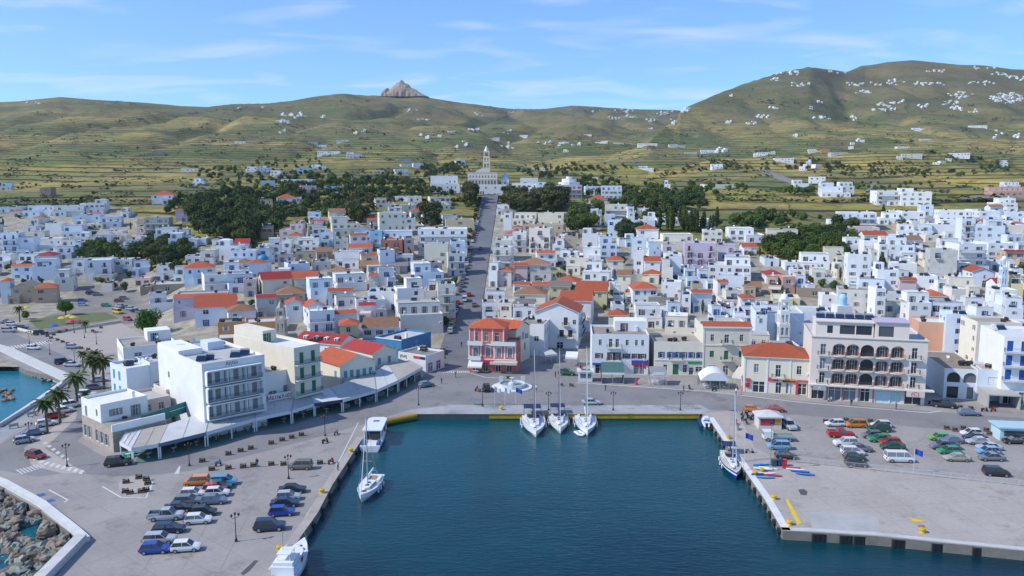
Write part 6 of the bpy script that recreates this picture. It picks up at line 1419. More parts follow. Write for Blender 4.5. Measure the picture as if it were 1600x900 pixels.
cars([(155, 765, 38, 'hatchback', 'silver', 'silver hatchback parked last at the near end of the palm median'), (215, 718, 38, 'sedan', 'blue-grey', 'blue-grey sedan in front of the silver hatchback on the median'), (290, 660, 40, 'hatchback', 'white', 'white hatchback on the median below the red car'),
      (345, 612, 42, 'hatchback', 'red', 'bright red car between the two nearest palms'), (402, 578, 44, 'hatchback', 'white', 'white hatchback just above the bright red car by the palms'), (444, 545, 46, 'minivan', 'white', 'white minivan farthest along the median beside the corner house'),
      (225, 862, -20, 'hatchback', 'dark red', 'dark red hatchback on the striped traffic island'), (540, 480, 5, 'suv', 'white', 'white suv in the lane behind the white corner house'), (600, 432, 20, 'estate car', 'grey', 'grey estate under the palms by the pale blue house'),
      (622, 385, 20, 'sedan', 'silver', 'silver sedan beyond the palm clump'), (395, 272, 35, 'suv', 'navy blue', 'dark suv beside small shrubs on the upper seafront road'), (450, 290, -8, 'sedan', 'silver', 'silver sedan in front of the dark suv, upper seafront road'),
      (210, 184, -5, 'hatchback', 'white', 'white hatchback driving across the zebra crossing'), (455, 177, 8, 'hatchback', 'silver', 'silver hatchback at the plaza edge beside planters'), (255, 92, 25, 'suv', 'black', 'black suv at the corner of the garden wall'),
      (135, 58, 10, 'sedan', 'navy blue', 'dark sedan between two white cars, far left'), (55, 76, 0, 'suv', 'silver', 'silver suv nearest of the far left cluster'), (75, 34, 10, 'hatchback', 'white', 'white hatchback at the garden corner, far left cluster'), (35, 18, 60, 'sedan', 'silver', 'silver sedan farthest back of the far left cluster')], G2, (0, 500), 4)
G3 = 'cars parked in the plaza car park'
cars([(570, 638, 25, 'suv', 'black', 'black suv at the mouth of the side street'), (608, 646, 5, 'sedan', 'blue-grey', 'blue-grey sedan right of the black suv at the side street'), (512, 686, 15, 'sedan', 'deep blue', 'dark blue sedan behind the large tree at the garden'), (520, 712, 12, 'hatchback', 'silver', 'silver car behind the garden tree, lower one'),
      (665, 716, 10, 'hatchback', 'green', 'green hatchback alone in the plaza car park'), (735, 760, -35, 'van', 'yellow', 'orange-yellow van in the plaza car park'), (798, 803, -30, 'hatchback', 'red', 'red hatchback below the orange-yellow van'), (757, 722, -15, 'sedan', 'silver', 'silver sedan left of the angled row'),
      (785, 730, -15, 'sedan', 'navy blue', 'dark blue sedan second in the angled row'), (820, 738, -15, 'estate car', 'silver', 'silver estate third in the angled row'), (850, 752, -15, 'sedan', 'black', 'black sedan fourth in the angled row'), (882, 758, -10, 'sedan', 'blue-grey', 'blue-grey sedan last of the angled row by the large round tree'),
      (745, 688, 15, 'hatchback', 'dark red', 'dark red car behind the angled row'), (775, 672, 10, 'hatchback', 'blue-grey', 'pale grey-blue car at the back by the stone ruin')], G3, (0, 300), 4)
G4 = 'cars parked on the right quay'
cars([(690, 202, 180, 'hatchback', 'white', 'white hatchback left of the orange minivan on the right quay'), (790, 207, 178, 'minivan', 'orange', 'orange minivan in the back row of the right quay'), (912, 208, 175, 'hatchback', 'white', 'white car behind the dark green suv, back row'), (900, 228, 178, 'suv', 'dark green', 'dark green suv in the back row, right quay'),
      (718, 254, -3, 'pickup', 'red', 'red pickup truck on the right quay'), (905, 276, 178, 'estate car', 'green', 'bright green estate car under the dark green suv'), (866, 258, 178, 'hatchback', 'grey', 'dark grey car behind the bright green estate'), (955, 292, 178, 'hatchback', 'red', 'red hatchback between two green cars'),
      (742, 298, 178, 'suv', 'white', 'white suv-like car below the red pickup'), (965, 314, 178, 'sedan', 'dark green', 'dark green sedan behind the big white van'), (1000, 372, -4, 'van', 'white', 'big white passenger van beside the quay fence'), (812, 322, -5, 'sedan', 'grey', 'grey sedan right of the white hatchback stack'),
      (775, 340, -5, 'minivan', 'white', 'white minivan at the head of the stack near the fence'), (785, 366, -5, 'hatchback', 'dark green', 'very dark green hatchback second from the fence, left stack'), (793, 396, -5, 'hatchback', 'black', 'black hatchback against the fence, left stack'),
      (1190, 270, 175, 'hatchback', 'lime green', 'lime green hatchback at the top left of the far right block'), (1248, 283, 178, 'sedan', 'blue-grey', 'blue-grey sedan behind the grey pickup, far right block'), (1215, 312, 176, 'pickup', 'grey', 'grey pickup in the far right block'), (1237, 334, 178, 'hatchback', 'green', 'green hatchback under the grey pickup'),
      (1275, 368, 176, 'sedan', 'beige', 'beige-green sedan at the bottom of the far right block'), (1345, 248, 178, 'hatchback', 'white', 'white hatchback at the top of the far right column'), (1360, 268, 178, 'sedan', 'navy blue', 'navy car behind the long silver sedan, far right column'), (1378, 288, 178, 'sedan', 'silver', 'long silver sedan in the far right column'),
      (1430, 316, 176, 'sedan', 'silver', 'silver sedan fourth in the far right column'), (1425, 336, 176, 'hatchback', 'light blue', 'pale blue hatchback fifth in the far right column'), (1440, 366, 176, 'sedan', 'grey', 'grey sedan at the bottom of the far right column'), (1465, 440, -8, 'minivan', 'black', 'black minivan with pale roof near the fence end'),
      (1552, 285, 178, 'sedan', 'black', 'black sedan at the right edge beside the pale blue hut'), (420, 312, 176, 'minivan', 'light blue', 'light blue small car beside the flatbed truck'), (455, 358, -4, 'hatchback', 'black', 'black hatchback nearest the kayaks'), (470, 212, -85, 'suv', 'silver', 'silver suv parked nose-on right of the kiosk'),
      (295, 132, -12, 'hatchback', 'orange', 'orange-red hatchback left behind the kiosk'), (405, 132, -5, 'hatchback', 'red', 'crimson car hidden behind the kiosk roof'), (1335, 150, -5, 'estate car', 'blue-grey', 'blue-grey estate passing along the road at right'), (1215, 112, -25, 'pickup', 'black', 'black pickup in the lane beside the hotel')], G4, (1080, 600), 3.077)
car(P(924, 632, 1.41), R(2), 'sedan', 'silver', 'silver convertible-like sedan on the quay behind the third yacht'); car(P(760, 610, 1.41), R(95), 'suv', 'black', 'black suv left of the round fountain'); car(P(666, 604, 1.41), R(40), 'hatchback', 'blue-grey', 'blue-grey hatchback turning by the end of the awnings'); car(P(886, 586, 1.41), R(-12), 'suv', 'dark green', 'dark green jeep parked in the narrow square')
# avenue traffic and parking
def zroad(y): return max(zg(-21, y), zg(-11, y))+.26 if y > 226 else 1.415
for px, y, deg, k, c, lab in ((751, 390, 90, 'sedan', 'grey', 'grey car driving high up the avenue'), (741, 478, 95, 'sedan', 'brown-grey', 'brown-grey car driving in mid avenue, right of the white van'), (726, 470, 90, 'van', 'white', 'white van driving up the avenue'), (733, 462, 90, 'hatchback', 'red', 'red car just above the white van in the avenue')):
    p = PH(px, y, .3, 200); p.z = zroad(p.y); car(Vector((min(max(p.x, -18.5), -13), p.y, p.z)), R(deg), k, c, lab)
def nth(k):
    O_ = 'zeroth first second third fourth fifth sixth seventh eighth ninth tenth eleventh twelfth thirteenth fourteenth fifteenth sixteenth seventeenth eighteenth nineteenth'.split()
    return O_[k] if k < 20 else {2: 'twentieth', 3: 'thirtieth', 4: 'fortieth'}[k//10] if k % 10 == 0 else {2: 'twenty-', 3: 'thirty-', 4: 'forty-'}[k//10]+O_[k % 10]
ra = random.Random(12); pc = ['silver', 'black', 'white', 'grey', 'blue-grey', 'red', 'navy blue', 'yellow', 'white', 'black', 'light blue', 'silver']
Yv = 252; k = 0
while Yv < 560 and k < 44:
    c = pc[(k*5+int(Yv)) % 12] if k != 2 else 'yellow'; kd = ra.choice(('hatchback', 'sedan', 'hatchback', 'suv', 'estate car'))
    if ra.random() < .88:
        yy = zroad(Yv); r_ = car(Vector((-19.6-1.6*(Yv-206)/396*.6, Yv, yy)), R(90+ra.uniform(-3, 3)), kd, c, 'x', 'cars parked down the left side of the avenue'); k += 1
        r_.rotation_euler = (0, 0, r_.rotation_euler[2])
        r_['label'] = '%s %s in the line parked along the avenue, %s' % (c, kd, nth(k)+' from the waterfront')
    Yv += ra.uniform(5.4, 7.5)
# flatbed truck
def flatbed(p, yaw):
    root = empty('truck', p, yaw, 'white-cabbed flatbed truck with green edged bed, right quay', 'truck')
    c = MB(); c.prism([(1.3, -.95), (3.0, -.9), (3.0, .9), (1.3, .95)], .5, 2.0); c.build('cab', paint('white'), root)
    part_box('windscreen', GLASS, root, 3.003, 3.03, -.8, .8, 1.2, 1.85); part_box('bed', STEEL, root, -3.0, 1.25, -1.05, 1.05, .75, .9)
    part_box('side_board', mat('green_board', (.1, .42, .2), .6, .1), root, -3.0, 1.2, -1.1, -1.055, .75, 1.1); part_box('side_board', STEEL, root, -3.0, 1.2, 1.055, 1.1, .75, 1.1)
    for sx in (-2, 2.2):
        for sy in (-1, 1): link('wheel', car_meshes('suv')[2], root, (sx, sy*.9, .38), scale=(1.1, 1.1, 1.1))
flatbed(P(1216, 688, 1.41), R(178))
# scooters
def scooter_mesh():
    b = MB(); b.box(-.75, -.05, -.14, .14, .45, .72); b.box(-.1, .5, -.12, .12, .28, .38); b.cyl((.55, 0, .35), (.42, 0, 1.0), .06, n=6); b.box(.38, .52, -.2, .2, .45, .85)
    b.box(-.8, -.1, -.12, .12, .72, .82); b.cyl((.4, -.3, 1.0), (.4, .3, 1.0), .025, n=5)
    w = MB(); w.cyl((0, -.06, 0), (0, .06, 0), .25, n=12); return b.mesh('body', [BLACKP]), w.mesh('wheel', [TYRE])
SCO = scooter_mesh()
def scooter(p, yaw, c, label, group=None):
    root = empty('scooter', p, yaw, label, 'scooter', group); b = link('body', SCO[0], root); b.material_slots[0].link = 'OBJECT'; b.material_slots[0].material = paint(c)
    link('wheel', SCO[1], root, (-.6, 0, .25)); link('wheel', SCO[1], root, (.6, 0, .25)); return root
for i, (px, py) in enumerate(((1160, 656), (1166, 662), (1170, 655), (1177, 657), (1180, 652), (1163, 649))): scooter(P(px, py, 1.41), R(60+i*23), 'black', 'dark motor scooter in the cluster left of the white-roofed kiosk', 'scooters beside the kiosk')
for i in range(14):
    scooter(Vector((-19.6-.9*(i % 2)+.3*math.sin(i), 212+i*1.9+(i % 3)*.3, 1.415)), R(15+i*9 % 40), 'black', 'dark motorbike in the tight row at the foot of the avenue', 'motorbikes at the avenue foot')
for px, py, c, lab in ((1150, 663, 'red', 'red and white scooter near the right quay edge'), (1153, 671, 'grey', 'grey scooter below the red one near the right quay edge'), (1171, 708, 'grey', 'grey motorbike standing alone by the kayak pile'), (1297, 627, 'silver', 'pale scooter in front of the beige hotel'), (1538, 643, 'black', 'black scooter at the shop canopy right of the road'),
                       (1552, 643, 'red', 'pink-red scooter at the shop canopy, far right'), (525, 679, 'grey', 'grey scooter lying by the lamp near the basin'), (508, 692, 'black', 'black scooter on the left quay between lamp and planters'), (517, 724, 'dark red', 'reddish motorbike right of the last planter'), (1077, 608, 'black', 'black scooter in front of the cream bank-like building'),
                       (1116, 611, 'black', 'black scooter at the kerb before the white tent'), (341, 727, 'teal', 'blue-green scooter on the planter row'), (1455, 631, 'dark red', 'dark red scooter in the alley right of the hotel')):
    scooter(P(px, py, 1.41), R(px % 90), c, lab)

# ---------------------------------------------------------------- boats
HULLW = mat('gelcoat_white', (.76, .77, .78), .3, .05, 1); HULLB = mat('hull_blue', (.01, .05, .28), .3, .05, 1); TEAK = mat('teak_deck', (.36, .25, .15), .8, .25, 2); NAVY = mat('navy_canvas', (.012, .025, .09), .9, .1)
MASTM = mat('mast_alloy', (.30, .29, .33), .4, .05, 1, metal=.4); RUB = mat('fender_rubber', (.02, .02, .022), .8, .2, 2)
def hull(L_, B, fb, m1, sheer=.35, tr=.78, pw=2.3, dk=None):
    mb = MB(); n = 16; prev = None; rings = []
    for i in range(n+1):
        t = i/n; x = -L_/2+L_*t; b = B/2*(tr+(1-tr)*min(1, t/.35)**.8 if t < .35 else max(.004, (1-((t-.35)/.65)**pw)))
        zt = fb+sheer*max(0, (t-.3)/.7)**1.6; k = 1-.25*t
        rings.append([(x, -b, zt), (x, -b*.92, zt*.45), (x-(.5*t if t > .6 else 0), -b*.74*k, -.02), (x-(.9*t if t > .6 else 0), 0, -.5), (x-(.5*t if t > .6 else 0), b*.74*k, -.02), (x, b*.92, zt*.45), (x, b, zt)])
    for a, c in zip(rings, rings[1:]):
        for q in range(6): mb.poly([a[q], c[q], c[q+1], a[q+1]], 0)
        mb.poly([(a[0][0], a[0][1]*.97, a[0][2]-.05), (c[0][0], c[0][1]*.97, c[0][2]-.05), (c[6][0], c[6][1]*.97, c[6][2]-.05), (a[6][0], a[6][1]*.97, a[6][2]-.05)][::-1], 1)
    mb.poly(rings[0], 0); return mb, rings
def rail_on(rings, parent, h=.6, i0=2):
    r = MB()
    for s in (0, 6):
        for a, c in zip(rings[i0:], rings[i0+1:]): r.cyl((a[s][0], a[s][1]*.93, a[s][2]+h), (c[s][0], c[s][1]*.93, c[s][2]+h), .018, n=4, cap=False); r.cyl((a[s][0], a[s][1]*.93, a[s][2]), (a[s][0], a[s][1]*.93, a[s][2]+h), .016, n=4, cap=False)
    r.build('guard_rail', STEEL, parent)
def yacht(p, yaw, L_, B, mast, label, hullm=None, canvas=None, boom=True, deck=None, name='sailing_yacht', stripe=None, fend=True, mastm=None):
    hullm = hullm or HULLW; root = empty(name, p, yaw, label, 'sailing boat')
    mb, rg = hull(L_, B, 1.15, hullm); mb.build('hull', [hullm, deck or HULLW], root, smooth=False)
    if stripe:
        s = MB()
        for q in (0, 6):
            for a, c in zip(rg, rg[1:]):
                f = 1.012; s.poly([(a[q][0], a[q][1]*f, a[q][2]*.62), (c[q][0], c[q][1]*f, c[q][2]*.62), (c[q][0], c[q][1]*f, c[q][2]*.80), (a[q][0], a[q][1]*f, a[q][2]*.80)])
        s.build('stripe', stripe, root)
    c = MB(); c.prism([(-L_*.12, -B*.27), (L_*.22, -B*.16), (L_*.27, 0), (L_*.22, B*.16), (-L_*.12, B*.27)], 1.0, 1.62); c.build('coach_roof', HULLW, root)
    wn = MB()
    for s in (-1, 1): wn.poly([(-L_*.09, s*B*.272, 1.25), (L_*.16, s*(B*.187), 1.3), (L_*.16, s*(B*.187), 1.5), (-L_*.09, s*B*.272, 1.5)])
    wn.build('windows', GLASS, root)
    for x in (.0, .12, .31): hc = MB(); hc.box(L_*x-.3, L_*x+.3, -.3, .3, 1.625 if x < .3 else 1.35, 1.66 if x < .3 else 1.43); hc.build('hatch', GLASS, root)
    ck = MB(); ck.box(-L_*.42, -L_*.14, -B*.2, B*.2, 1.11, 1.14, 0); ck.build('cockpit', TEAK, root); 
    for s in (-1, 1): part_box('cockpit_seat', HULLW, root, -L_*.42, -L_*.15, s*B*.28-.25, s*B*.28+.25, 1.1, 1.4)
    ws = MB()
    for s in (-.5, .5): ws.lathe([(.42, 0), (.45, .02), (.42, .04)], n=14); 
    ws.M = Matrix.Translation((-L_*.36, 0, 1.9)) @ Matrix.Rotation(R(90), 4, 'Y'); ws.lathe([(.5, -.03), (.56, 0), (.5, .03), (.5, -.03)], n=14); ws.M = None; ws.build('steering_wheel', STEEL, root)
    mx = L_*.08; mm = mastm or MASTM; m_ = MB(); m_.cyl((mx, 0, 1.5), (mx, 0, mast), .11, .08, 8); m_.build('mast', mm, root)
    sp = MB()
    for zz in (mast*.42, mast*.70): sp.cyl((mx, -B*.24, zz), (mx, B*.24, zz), .035, n=5)
    sp.build('spreaders', mm, root)
    if boom: b = MB(); b.cyl((mx, 0, 2.7), (-L_*.30, 0, 2.9), .09, n=6, mi=0); b.cyl((mx-.2, 0, 2.9), (-L_*.28, 0, 3.05), .20, .14, 8, mi=1); b.build('boom', [mm, canvas or HULLW], root)
    rg_ = MB(); top = (mx, 0, mast-.1)
    for q in ((L_*.49, 0, 1.5), (-L_*.48, 0, 1.3), (mx, B*.44, 1.2), (mx, -B*.44, 1.2)): rg_.cyl(q, top, .014, n=3, cap=False)
    rg_.build('rigging', STEEL, root); fs = MB(); fs.cyl((L_*.485, 0, 1.6), (mx+.15, 0, mast-.6), .07, .05, 6); fs.build('furled_sail', HULLW if not canvas else mat('furled_cloth', (.55, .55, .56), .9, .1), root)
    rail_on(rg, root)
    if canvas: a = MB(); a.prism([(-L_*.46, -B*.36), (-L_*.24, -B*.36), (-L_*.24, B*.36), (-L_*.46, B*.36)], 3.0, 3.08); [a.cyl((x, s*B*.35, 1.2), (x, s*B*.35, 3.0), .025, n=4) for x in (-L_*.44, -L_*.26) for s in (-1, 1)]; a.build('bimini', canvas, root); d = MB(); d.prism([(-L_*.15, -B*.26), (-L_*.06, -B*.26), (-L_*.06, B*.26), (-L_*.15, B*.26)], 1.9, 2.0); d.build('spray_hood', canvas, root)
    if fend:
        for k in (4, 7, 9):
            for s in (0, 6):
                x, y, z = rg[k][s]; f = MB(); f.cyl((x, y*1.05, .2), (x, y*1.05, .9), .15, n=8); f.build('fender', HULLW, root)
    return root
W0 = 0.0
yacht(P(834, 667, W0), R(-88), 15, 5.2, 17.4, 'left of the three white yachts moored stern-to, dark mast and navy cover', canvas=NAVY)
yacht(P(873, 664, W0), R(-90), 13, 4.4, 17.0, 'middle and smallest of the three white yachts moored stern-to, navy deck stripes', canvas=NAVY, stripe=None)
yacht(P(915, 666, W0), R(-92), 14.3, 4.8, 17.6, 'right of the three white yachts moored stern-to, silver mast and pale deck', mastm=mat('mast_silver', (.55, .56, .57), .4, .05, 1, metal=.4))
yacht(P(577, 768, W0), R(-95), 10.2, 3.6, 13.4, 'small white sailing boat floating alone off the left quay', mastm=mat('mast_silver', (.55, .56, .57), .4, .05, 1, metal=.4), name='sailing_boat', deck=HULLW, canvas=None)
yacht(P(1143, 731, W0), R(-98), 13, 3.7, 14.5, 'blue-hulled sailing boat with white stripe moored at the right quay', hullm=HULLB, deck=mat('deck_cream', (.6, .55, .45), .7, .1), stripe=HULLW, mastm=mat('mast_silver', (.55, .56, .57), .4, .05, 1, metal=.4), canvas=NAVY, name='sailing_boat')
def tour_boat(p, yaw):
    root = empty('tour_boat', p, yaw, 'white glazed passenger boat with long cabin moored at the top of the left quay', 'boat')
    mb, rg = hull(13.5, 4.3, 1.2, HULLW, .5, .92, 3.2); mb.build('hull', [HULLW, HULLW], root)
    s = MB()
    for x in range(7):
        for y in (-1.65, 1.65): s.box(-3.0+x*1.2-.08, -3.0+x*1.2+.08, y-.06, y+.06, 1.1, 3.2)
    s.box(-3.2, 4.6, -1.75, -1.62, 1.1, 1.9); s.box(-3.2, 4.6, 1.62, 1.75, 1.1, 1.9); s.build('cabin_frame', HULLW, root)
    g = MB(); g.box(-2.9, 4.5, -1.6, 1.6, 1.1, 3.15); g.build('windows', GLASS, root)
    r = MB(); r.prism([(-3.6, -1.95), (4.3, -1.9), (5.3, -1.2), (5.3, 1.2), (4.3, 1.9), (-3.6, 1.95)], 3.2, 3.38); r.build('cabin_roof', HULLW, root)
    part_box('roof_hatch', GLASS, root, 2.0, 3.0, -.6, .6, 3.383, 3.44); part_box('bench', mat('seat_blue', (.05, .12, .3), .8), root, -6.2, -3.6, -1.7, -1.2, 1.15, 1.6); part_box('bench', mat('seat_blue', (.05, .12, .3), .8), root, -6.2, -3.6, 1.2, 1.7, 1.15, 1.6)
    part_box('life_ring', mat('ring_red', (.5, .04, .04), .6), root, 1.2, 2.0, -1.83, -1.76, 1.5, 2.3); rail_on(rg, root, .6, 10)
tour_boat(P(586, 689, W0), R(91))
def motor_boat(p, yaw):
    root = empty('motor_boat', p, yaw, 'white motor boat at the bottom edge, bow pointing away, moored to left quay', 'boat')
    mb, rg = hull(12, 3.9, 1.3, HULLW, .8, .9, 2.6); mb.build('hull', [HULLW, HULLW], root); rail_on(rg, root, .7, 7)
    c = MB(); c.prism([(-3.8, -1.5), (1.0, -1.4), (2.2, -.8), (2.2, .8), (1.0, 1.4), (-3.8, 1.5)], 1.3, 2.5); c.build('cabin', HULLW, root)
    g = MB(); g.poly([(1.05, -1.38, 1.7), (2.22, -.8, 1.7), (2.22, -.8, 2.3), (1.05, -1.42, 2.3)]); g.poly([(2.23, -.8, 1.7), (2.23, .8, 1.7), (2.23, .8, 2.3), (2.23, -.8, 2.3)]); g.poly([(1.05, 1.38, 1.7), (2.22, .8, 1.7), (2.22, .8, 2.3), (1.05, 1.42, 2.3)]); g.build('windscreen', GLASS, root)
    u = MB(); u.box(-3.6, -.4, -1.3, 1.3, 2.503, 3.0); u.box(-3.2, -1.0, -.9, .9, 3.9, 4.0); [u.cyl((x, y, 3.0), (x, y, 3.9), .05, n=5) for x in (-3, -1.2) for y in (-.8, .8)]; u.build('flybridge', HULLW, root)
    m_ = MB(); m_.cyl((-2, .4, 4.0), (-2, .4, 6.6), .04, n=5); m_.build('aerial_mast', STEEL, root); a = MB(); a.lathe([(.05, 0), (.45, .1), (.45, .3), (.05, .38)], (2.9, .1, 2.0), 12); a.build('deck_pod', HULLW, root); part_box('hatch', GLASS, root, 3.6, 4.1, -.25, .25, 1.78, 1.86)
    part_box('life_ring', mat('ring_red', (.5, .04, .04), .6), root, -.4, .2, -1.55, -1.48, 1.6, 2.2)
motor_boat(P(456, 893, W0), R(88))
def rib(p, yaw):
    root = empty('inflatable_boat', p, yaw, 'navy inflatable speedboat with white cover and twin outboards at the basin corner', 'boat')
    t = MB()
    for s in (-1, 1):
        pts = [(-4.0, s*1.3), (-2, s*1.35), (1.0, s*1.3), (2.6, s*.95), (3.6, s*.45), (4.0, 0)]
        for a, b in zip(pts, pts[1:]): t.cyl((a[0], a[1], .55), (b[0], b[1], .6), .34, n=10)
    t.build('tube', mat('tube_navy', (.015, .03, .12), .6, .1), root, smooth=False); h_ = MB(); h_.prism([(-3.8, -1.0), (2.2, -1.0), (3.6, 0), (2.2, 1.0), (-3.8, 1.0)], -.2, .6); h_.build('hull', HULLW, root)
    c = MB(); c.prism([(-2.6, -.75), (1.2, -.75), (2.6, 0), (1.2, .75), (-2.6, .75)], .603, 1.15); c.box(-.8, .6, -.45, .45, 1.153, 1.7); c.build('cover', HULLW, root); part_box('cover_stripe', mat('stripe_blue', (.04, .15, .5), .6), root, -1.6, -.9, -.7, .7, 1.155, 1.3)
    for s in (-.42, .42): o_ = MB(); o_.box(-4.6, -4.0, s-.22, s+.22, .2, 1.5); o_.build('outboard_motor', BLACKP, root)
rib(P(1103, 663, W0), R(84))
def dinghy(p, yaw):
    root = empty('dinghy', p, yaw, 'small white inflatable dinghy beside the bow of the right yacht', 'dinghy'); t = MB()
    pts = [(-1.3, -.6), (.8, -.6), (1.4, 0), (.8, .6), (-1.3, .6), (-1.3, -.6)]
    for a, b in zip(pts, pts[1:]): t.cyl((a[0], a[1], .25), (b[0], b[1], .25), .22, n=8)
    t.build('tube', HULLW, root); part_box('floor', mat('dinghy_grey', (.4, .4, .42), .8), root, -1.2, 1.0, -.5, .5, .1, .18); part_box('seat', HULLW, root, -.3, .0, -.55, .55, .3, .36)
dinghy(P(906, 679, W0), R(-70))
# ---------------------------------------------------------------- street furniture, quay details
IRON = mat('cast_iron_dark', (.03, .03, .035), .5, .1, 3); GLOBE = mat('lamp_globe', (.6, .6, .58), .25, 0)
def lamp_meshes():
    p = MB(); p.lathe([(.22, 0), (.2, .35), (.1, .5), (.07, 1.2), (.055, 3.6), (.05, 3.9)], n=8); a = MB()
    for s in (-1, 1): a.cyl((0, 0, 3.45), (s*.45, 0, 3.55), .03, n=5); a.cyl((s*.45, 0, 3.55), (s*.5, 0, 3.75), .03, n=5)
    g = MB(); g.lathe([(.04, 0), (.15, .08), (.19, .26), (.1, .38), (.02, .46)], n=8); return p.mesh('pole', [IRON]), a.mesh('arm', [IRON]), g.mesh('lamp_shade', [IRON])
LM = lamp_meshes()
for px, py, lab in ((654, 633, 'twin-armed lamp post at the basin\'s top left corner'), (508, 681, 'lamp post on the left quay near the scooters'), (754, 635, 'lamp post left of the fountain at the quay kerb'), (857, 641, 'lamp post between the left and middle yacht'), (958, 641, 'lamp post right of the silver sedan on the back quay'),
                    (1063, 641, 'rightmost lamp post on the back quay'), (47, 693, 'lamp post on the palm median near the grey cars'), (105, 729, 'lamp post on the striped traffic island'), (296, 728, 'lamp post at the road edge below the awnings'), (451, 748, 'lamp post beside the brown-grey minivan'),
                    (369, 846, 'nearest lamp post, standing alone on the left quay concrete'), (46, 538, 'lamp post at the zebra crossing, far left'), (78, 554, 'lamp post in the grass median, far left'), (117, 567, 'lamp post left of the roadside palms'), (151, 538, 'lamp post on the beige plaza, nearest'), (132, 528, 'lamp post in the middle of the beige plaza'), (116, 520, 'lamp post at the back of the beige plaza')):
    o = empty('street_lamp', P(px, py, 1.41), R(0 if px > 500 else 35), lab, 'lamp post', 'double street lamps'); link('pole', LM[0], o); link('arm', LM[1], o)
    for s in (-.5, 0, .5): link('lamp_shade', LM[2], o, (s, 0, 3.72 if s else 3.9))
# slim flood-light masts
for px, py, h, lab in ((1203, 735, 8.5, 'tall slim light mast among the kayaks on the right quay'),):
    o = empty('light_mast', P(px, py, 1.41), 0, lab, 'light mast'); m_ = MB(); m_.cyl((0, 0, 0), (0, 0, h), .09, .06, 8); m_.build('pole', STEEL, o); part_box('lamp_head', IRON, o, -.4, .4, -.2, .2, h+.003, h+.3)
# flags
def flag(px, py, h, c, lab, w=1.4):
    o = empty('flagpole', P(px, py, 1.41), 0, lab, 'flag'); m_ = MB(); m_.cyl((0, 0, 0), (0, 0, h), .04, n=6); m_.build('pole', mat('pole_white', (.6, .6, .6), .5, 0), o); f = MB(); n = 6
    for k in range(n):
        t0, t1 = k/n, (k+1)/n; f.poly([(t0*w, .15*math.sin(t0*6), h-.1-t0*.5), (t1*w, .15*math.sin(t1*6), h-.1-t1*.5), (t1*w, .15*math.sin(t1*6), h-1.1-t1*.5), (t0*w, .15*math.sin(t0*6), h-1.1-t0*.5)])
    f.build('cloth', mat(c[0], c[1], .9, .1), o)
FB = ('flag_blue', (.015, .07, .42)); FW = ('flag_white', (.65, .66, .7)); FR = ('flag_crimson', (.5, .03, .08))
flag(1163, 722, 5.6, FB, 'blue flag on a slim pole by the right quay edge'); flag(1427, 740, 4.6, FB, 'blue flag on a pole at the pier fence'); flag(773, 634, 4.5, FW, 'blue and white flag on the quay left of the fountain'); flag(789, 634, 4.3, FW, 'white banner flag in front of the fountain'); flag(806, 634, 4.3, FB, 'dark blue flag hanging right of the fountain front')
flag(905, 600, 5.2, FR, 'crimson banner at the left small kiosk', .8); flag(1004, 594, 4.4, FR, 'crimson banner on the pavement by the grey kiosk', .8)
# planters
def planter_meshes():
    r_ = random.Random(4); a = MB(); a.prism([(-.75, -.35), (.75, -.35), (.8, .35), (-.8, .35)], 0, .5); b = MB()
    for _ in range(110):
        c = Vector((r_.uniform(-.75, .75), r_.uniform(-.35, .35), .5+r_.random()*.55)); u = Vector((r_.uniform(-1, 1), r_.uniform(-1, 1), r_.uniform(-.5, .5))).normalized()*.16; v = u.cross(Vector((r_.uniform(-1, 1), .3, 1))).normalized()*.12
        b.poly([c-u, c-v, c+u, c+v])
    return a.mesh('box', [mat('planter_wood', (.20, .11, .07), .85, .2)]), b.mesh('shrub', [leaf_mat('foliage_planter', (.04, .055, .022))])
PLM = planter_meshes(); PXY = [(316, 722), (357, 711), (376, 706), (392, 702), (424, 694), (441, 689), (456, 685), (471, 681), (357, 733), (380, 731), (396, 729), (424, 727), (443, 727), (500, 725), (331, 735), (197, 755), (217, 748), (229, 751), (231, 757), (196, 770), (203, 772), (221, 770), (228, 768),
       (1290, 660), (1322, 658), (1360, 660), (1479, 671), (1492, 674), (1505, 671), (1541, 674), (1546, 680), (1558, 679), (1566, 676), (1500, 638), (1517, 640), (795, 592), (800, 594), (876, 603), (893, 604), (74, 526), (84, 524), (93, 520), (103, 517), (80, 529), (90, 532), (98, 535), (106, 538), (118, 543), (127, 545), (138, 547), (145, 518), (158, 513)]
for i, (px, py) in enumerate(PXY):
    g = 'round island' if i in range(15, 23) else 'left quay' if i < 15 else 'right quay and square' if i < 39 else 'beige plaza edge'
    lb = {'round island': 'brown planter with dark shrub in the ring on the round traffic island', 'left quay': 'brown planter with dark shrub in the two rows across the left quay', 'right quay and square': 'wooden planter with shrub on the right-hand quay or square', 'beige plaza edge': 'low planter in the chain along the beige plaza edge'}[g]
    o = empty('planter', P(px, py, 1.41), R(20 if px < 520 else -10), lb, 'planter', 'planters on the '+g); o.scale = (.72, .72, .72); link('box', PLM[0], o); link('shrub', PLM[1], o)
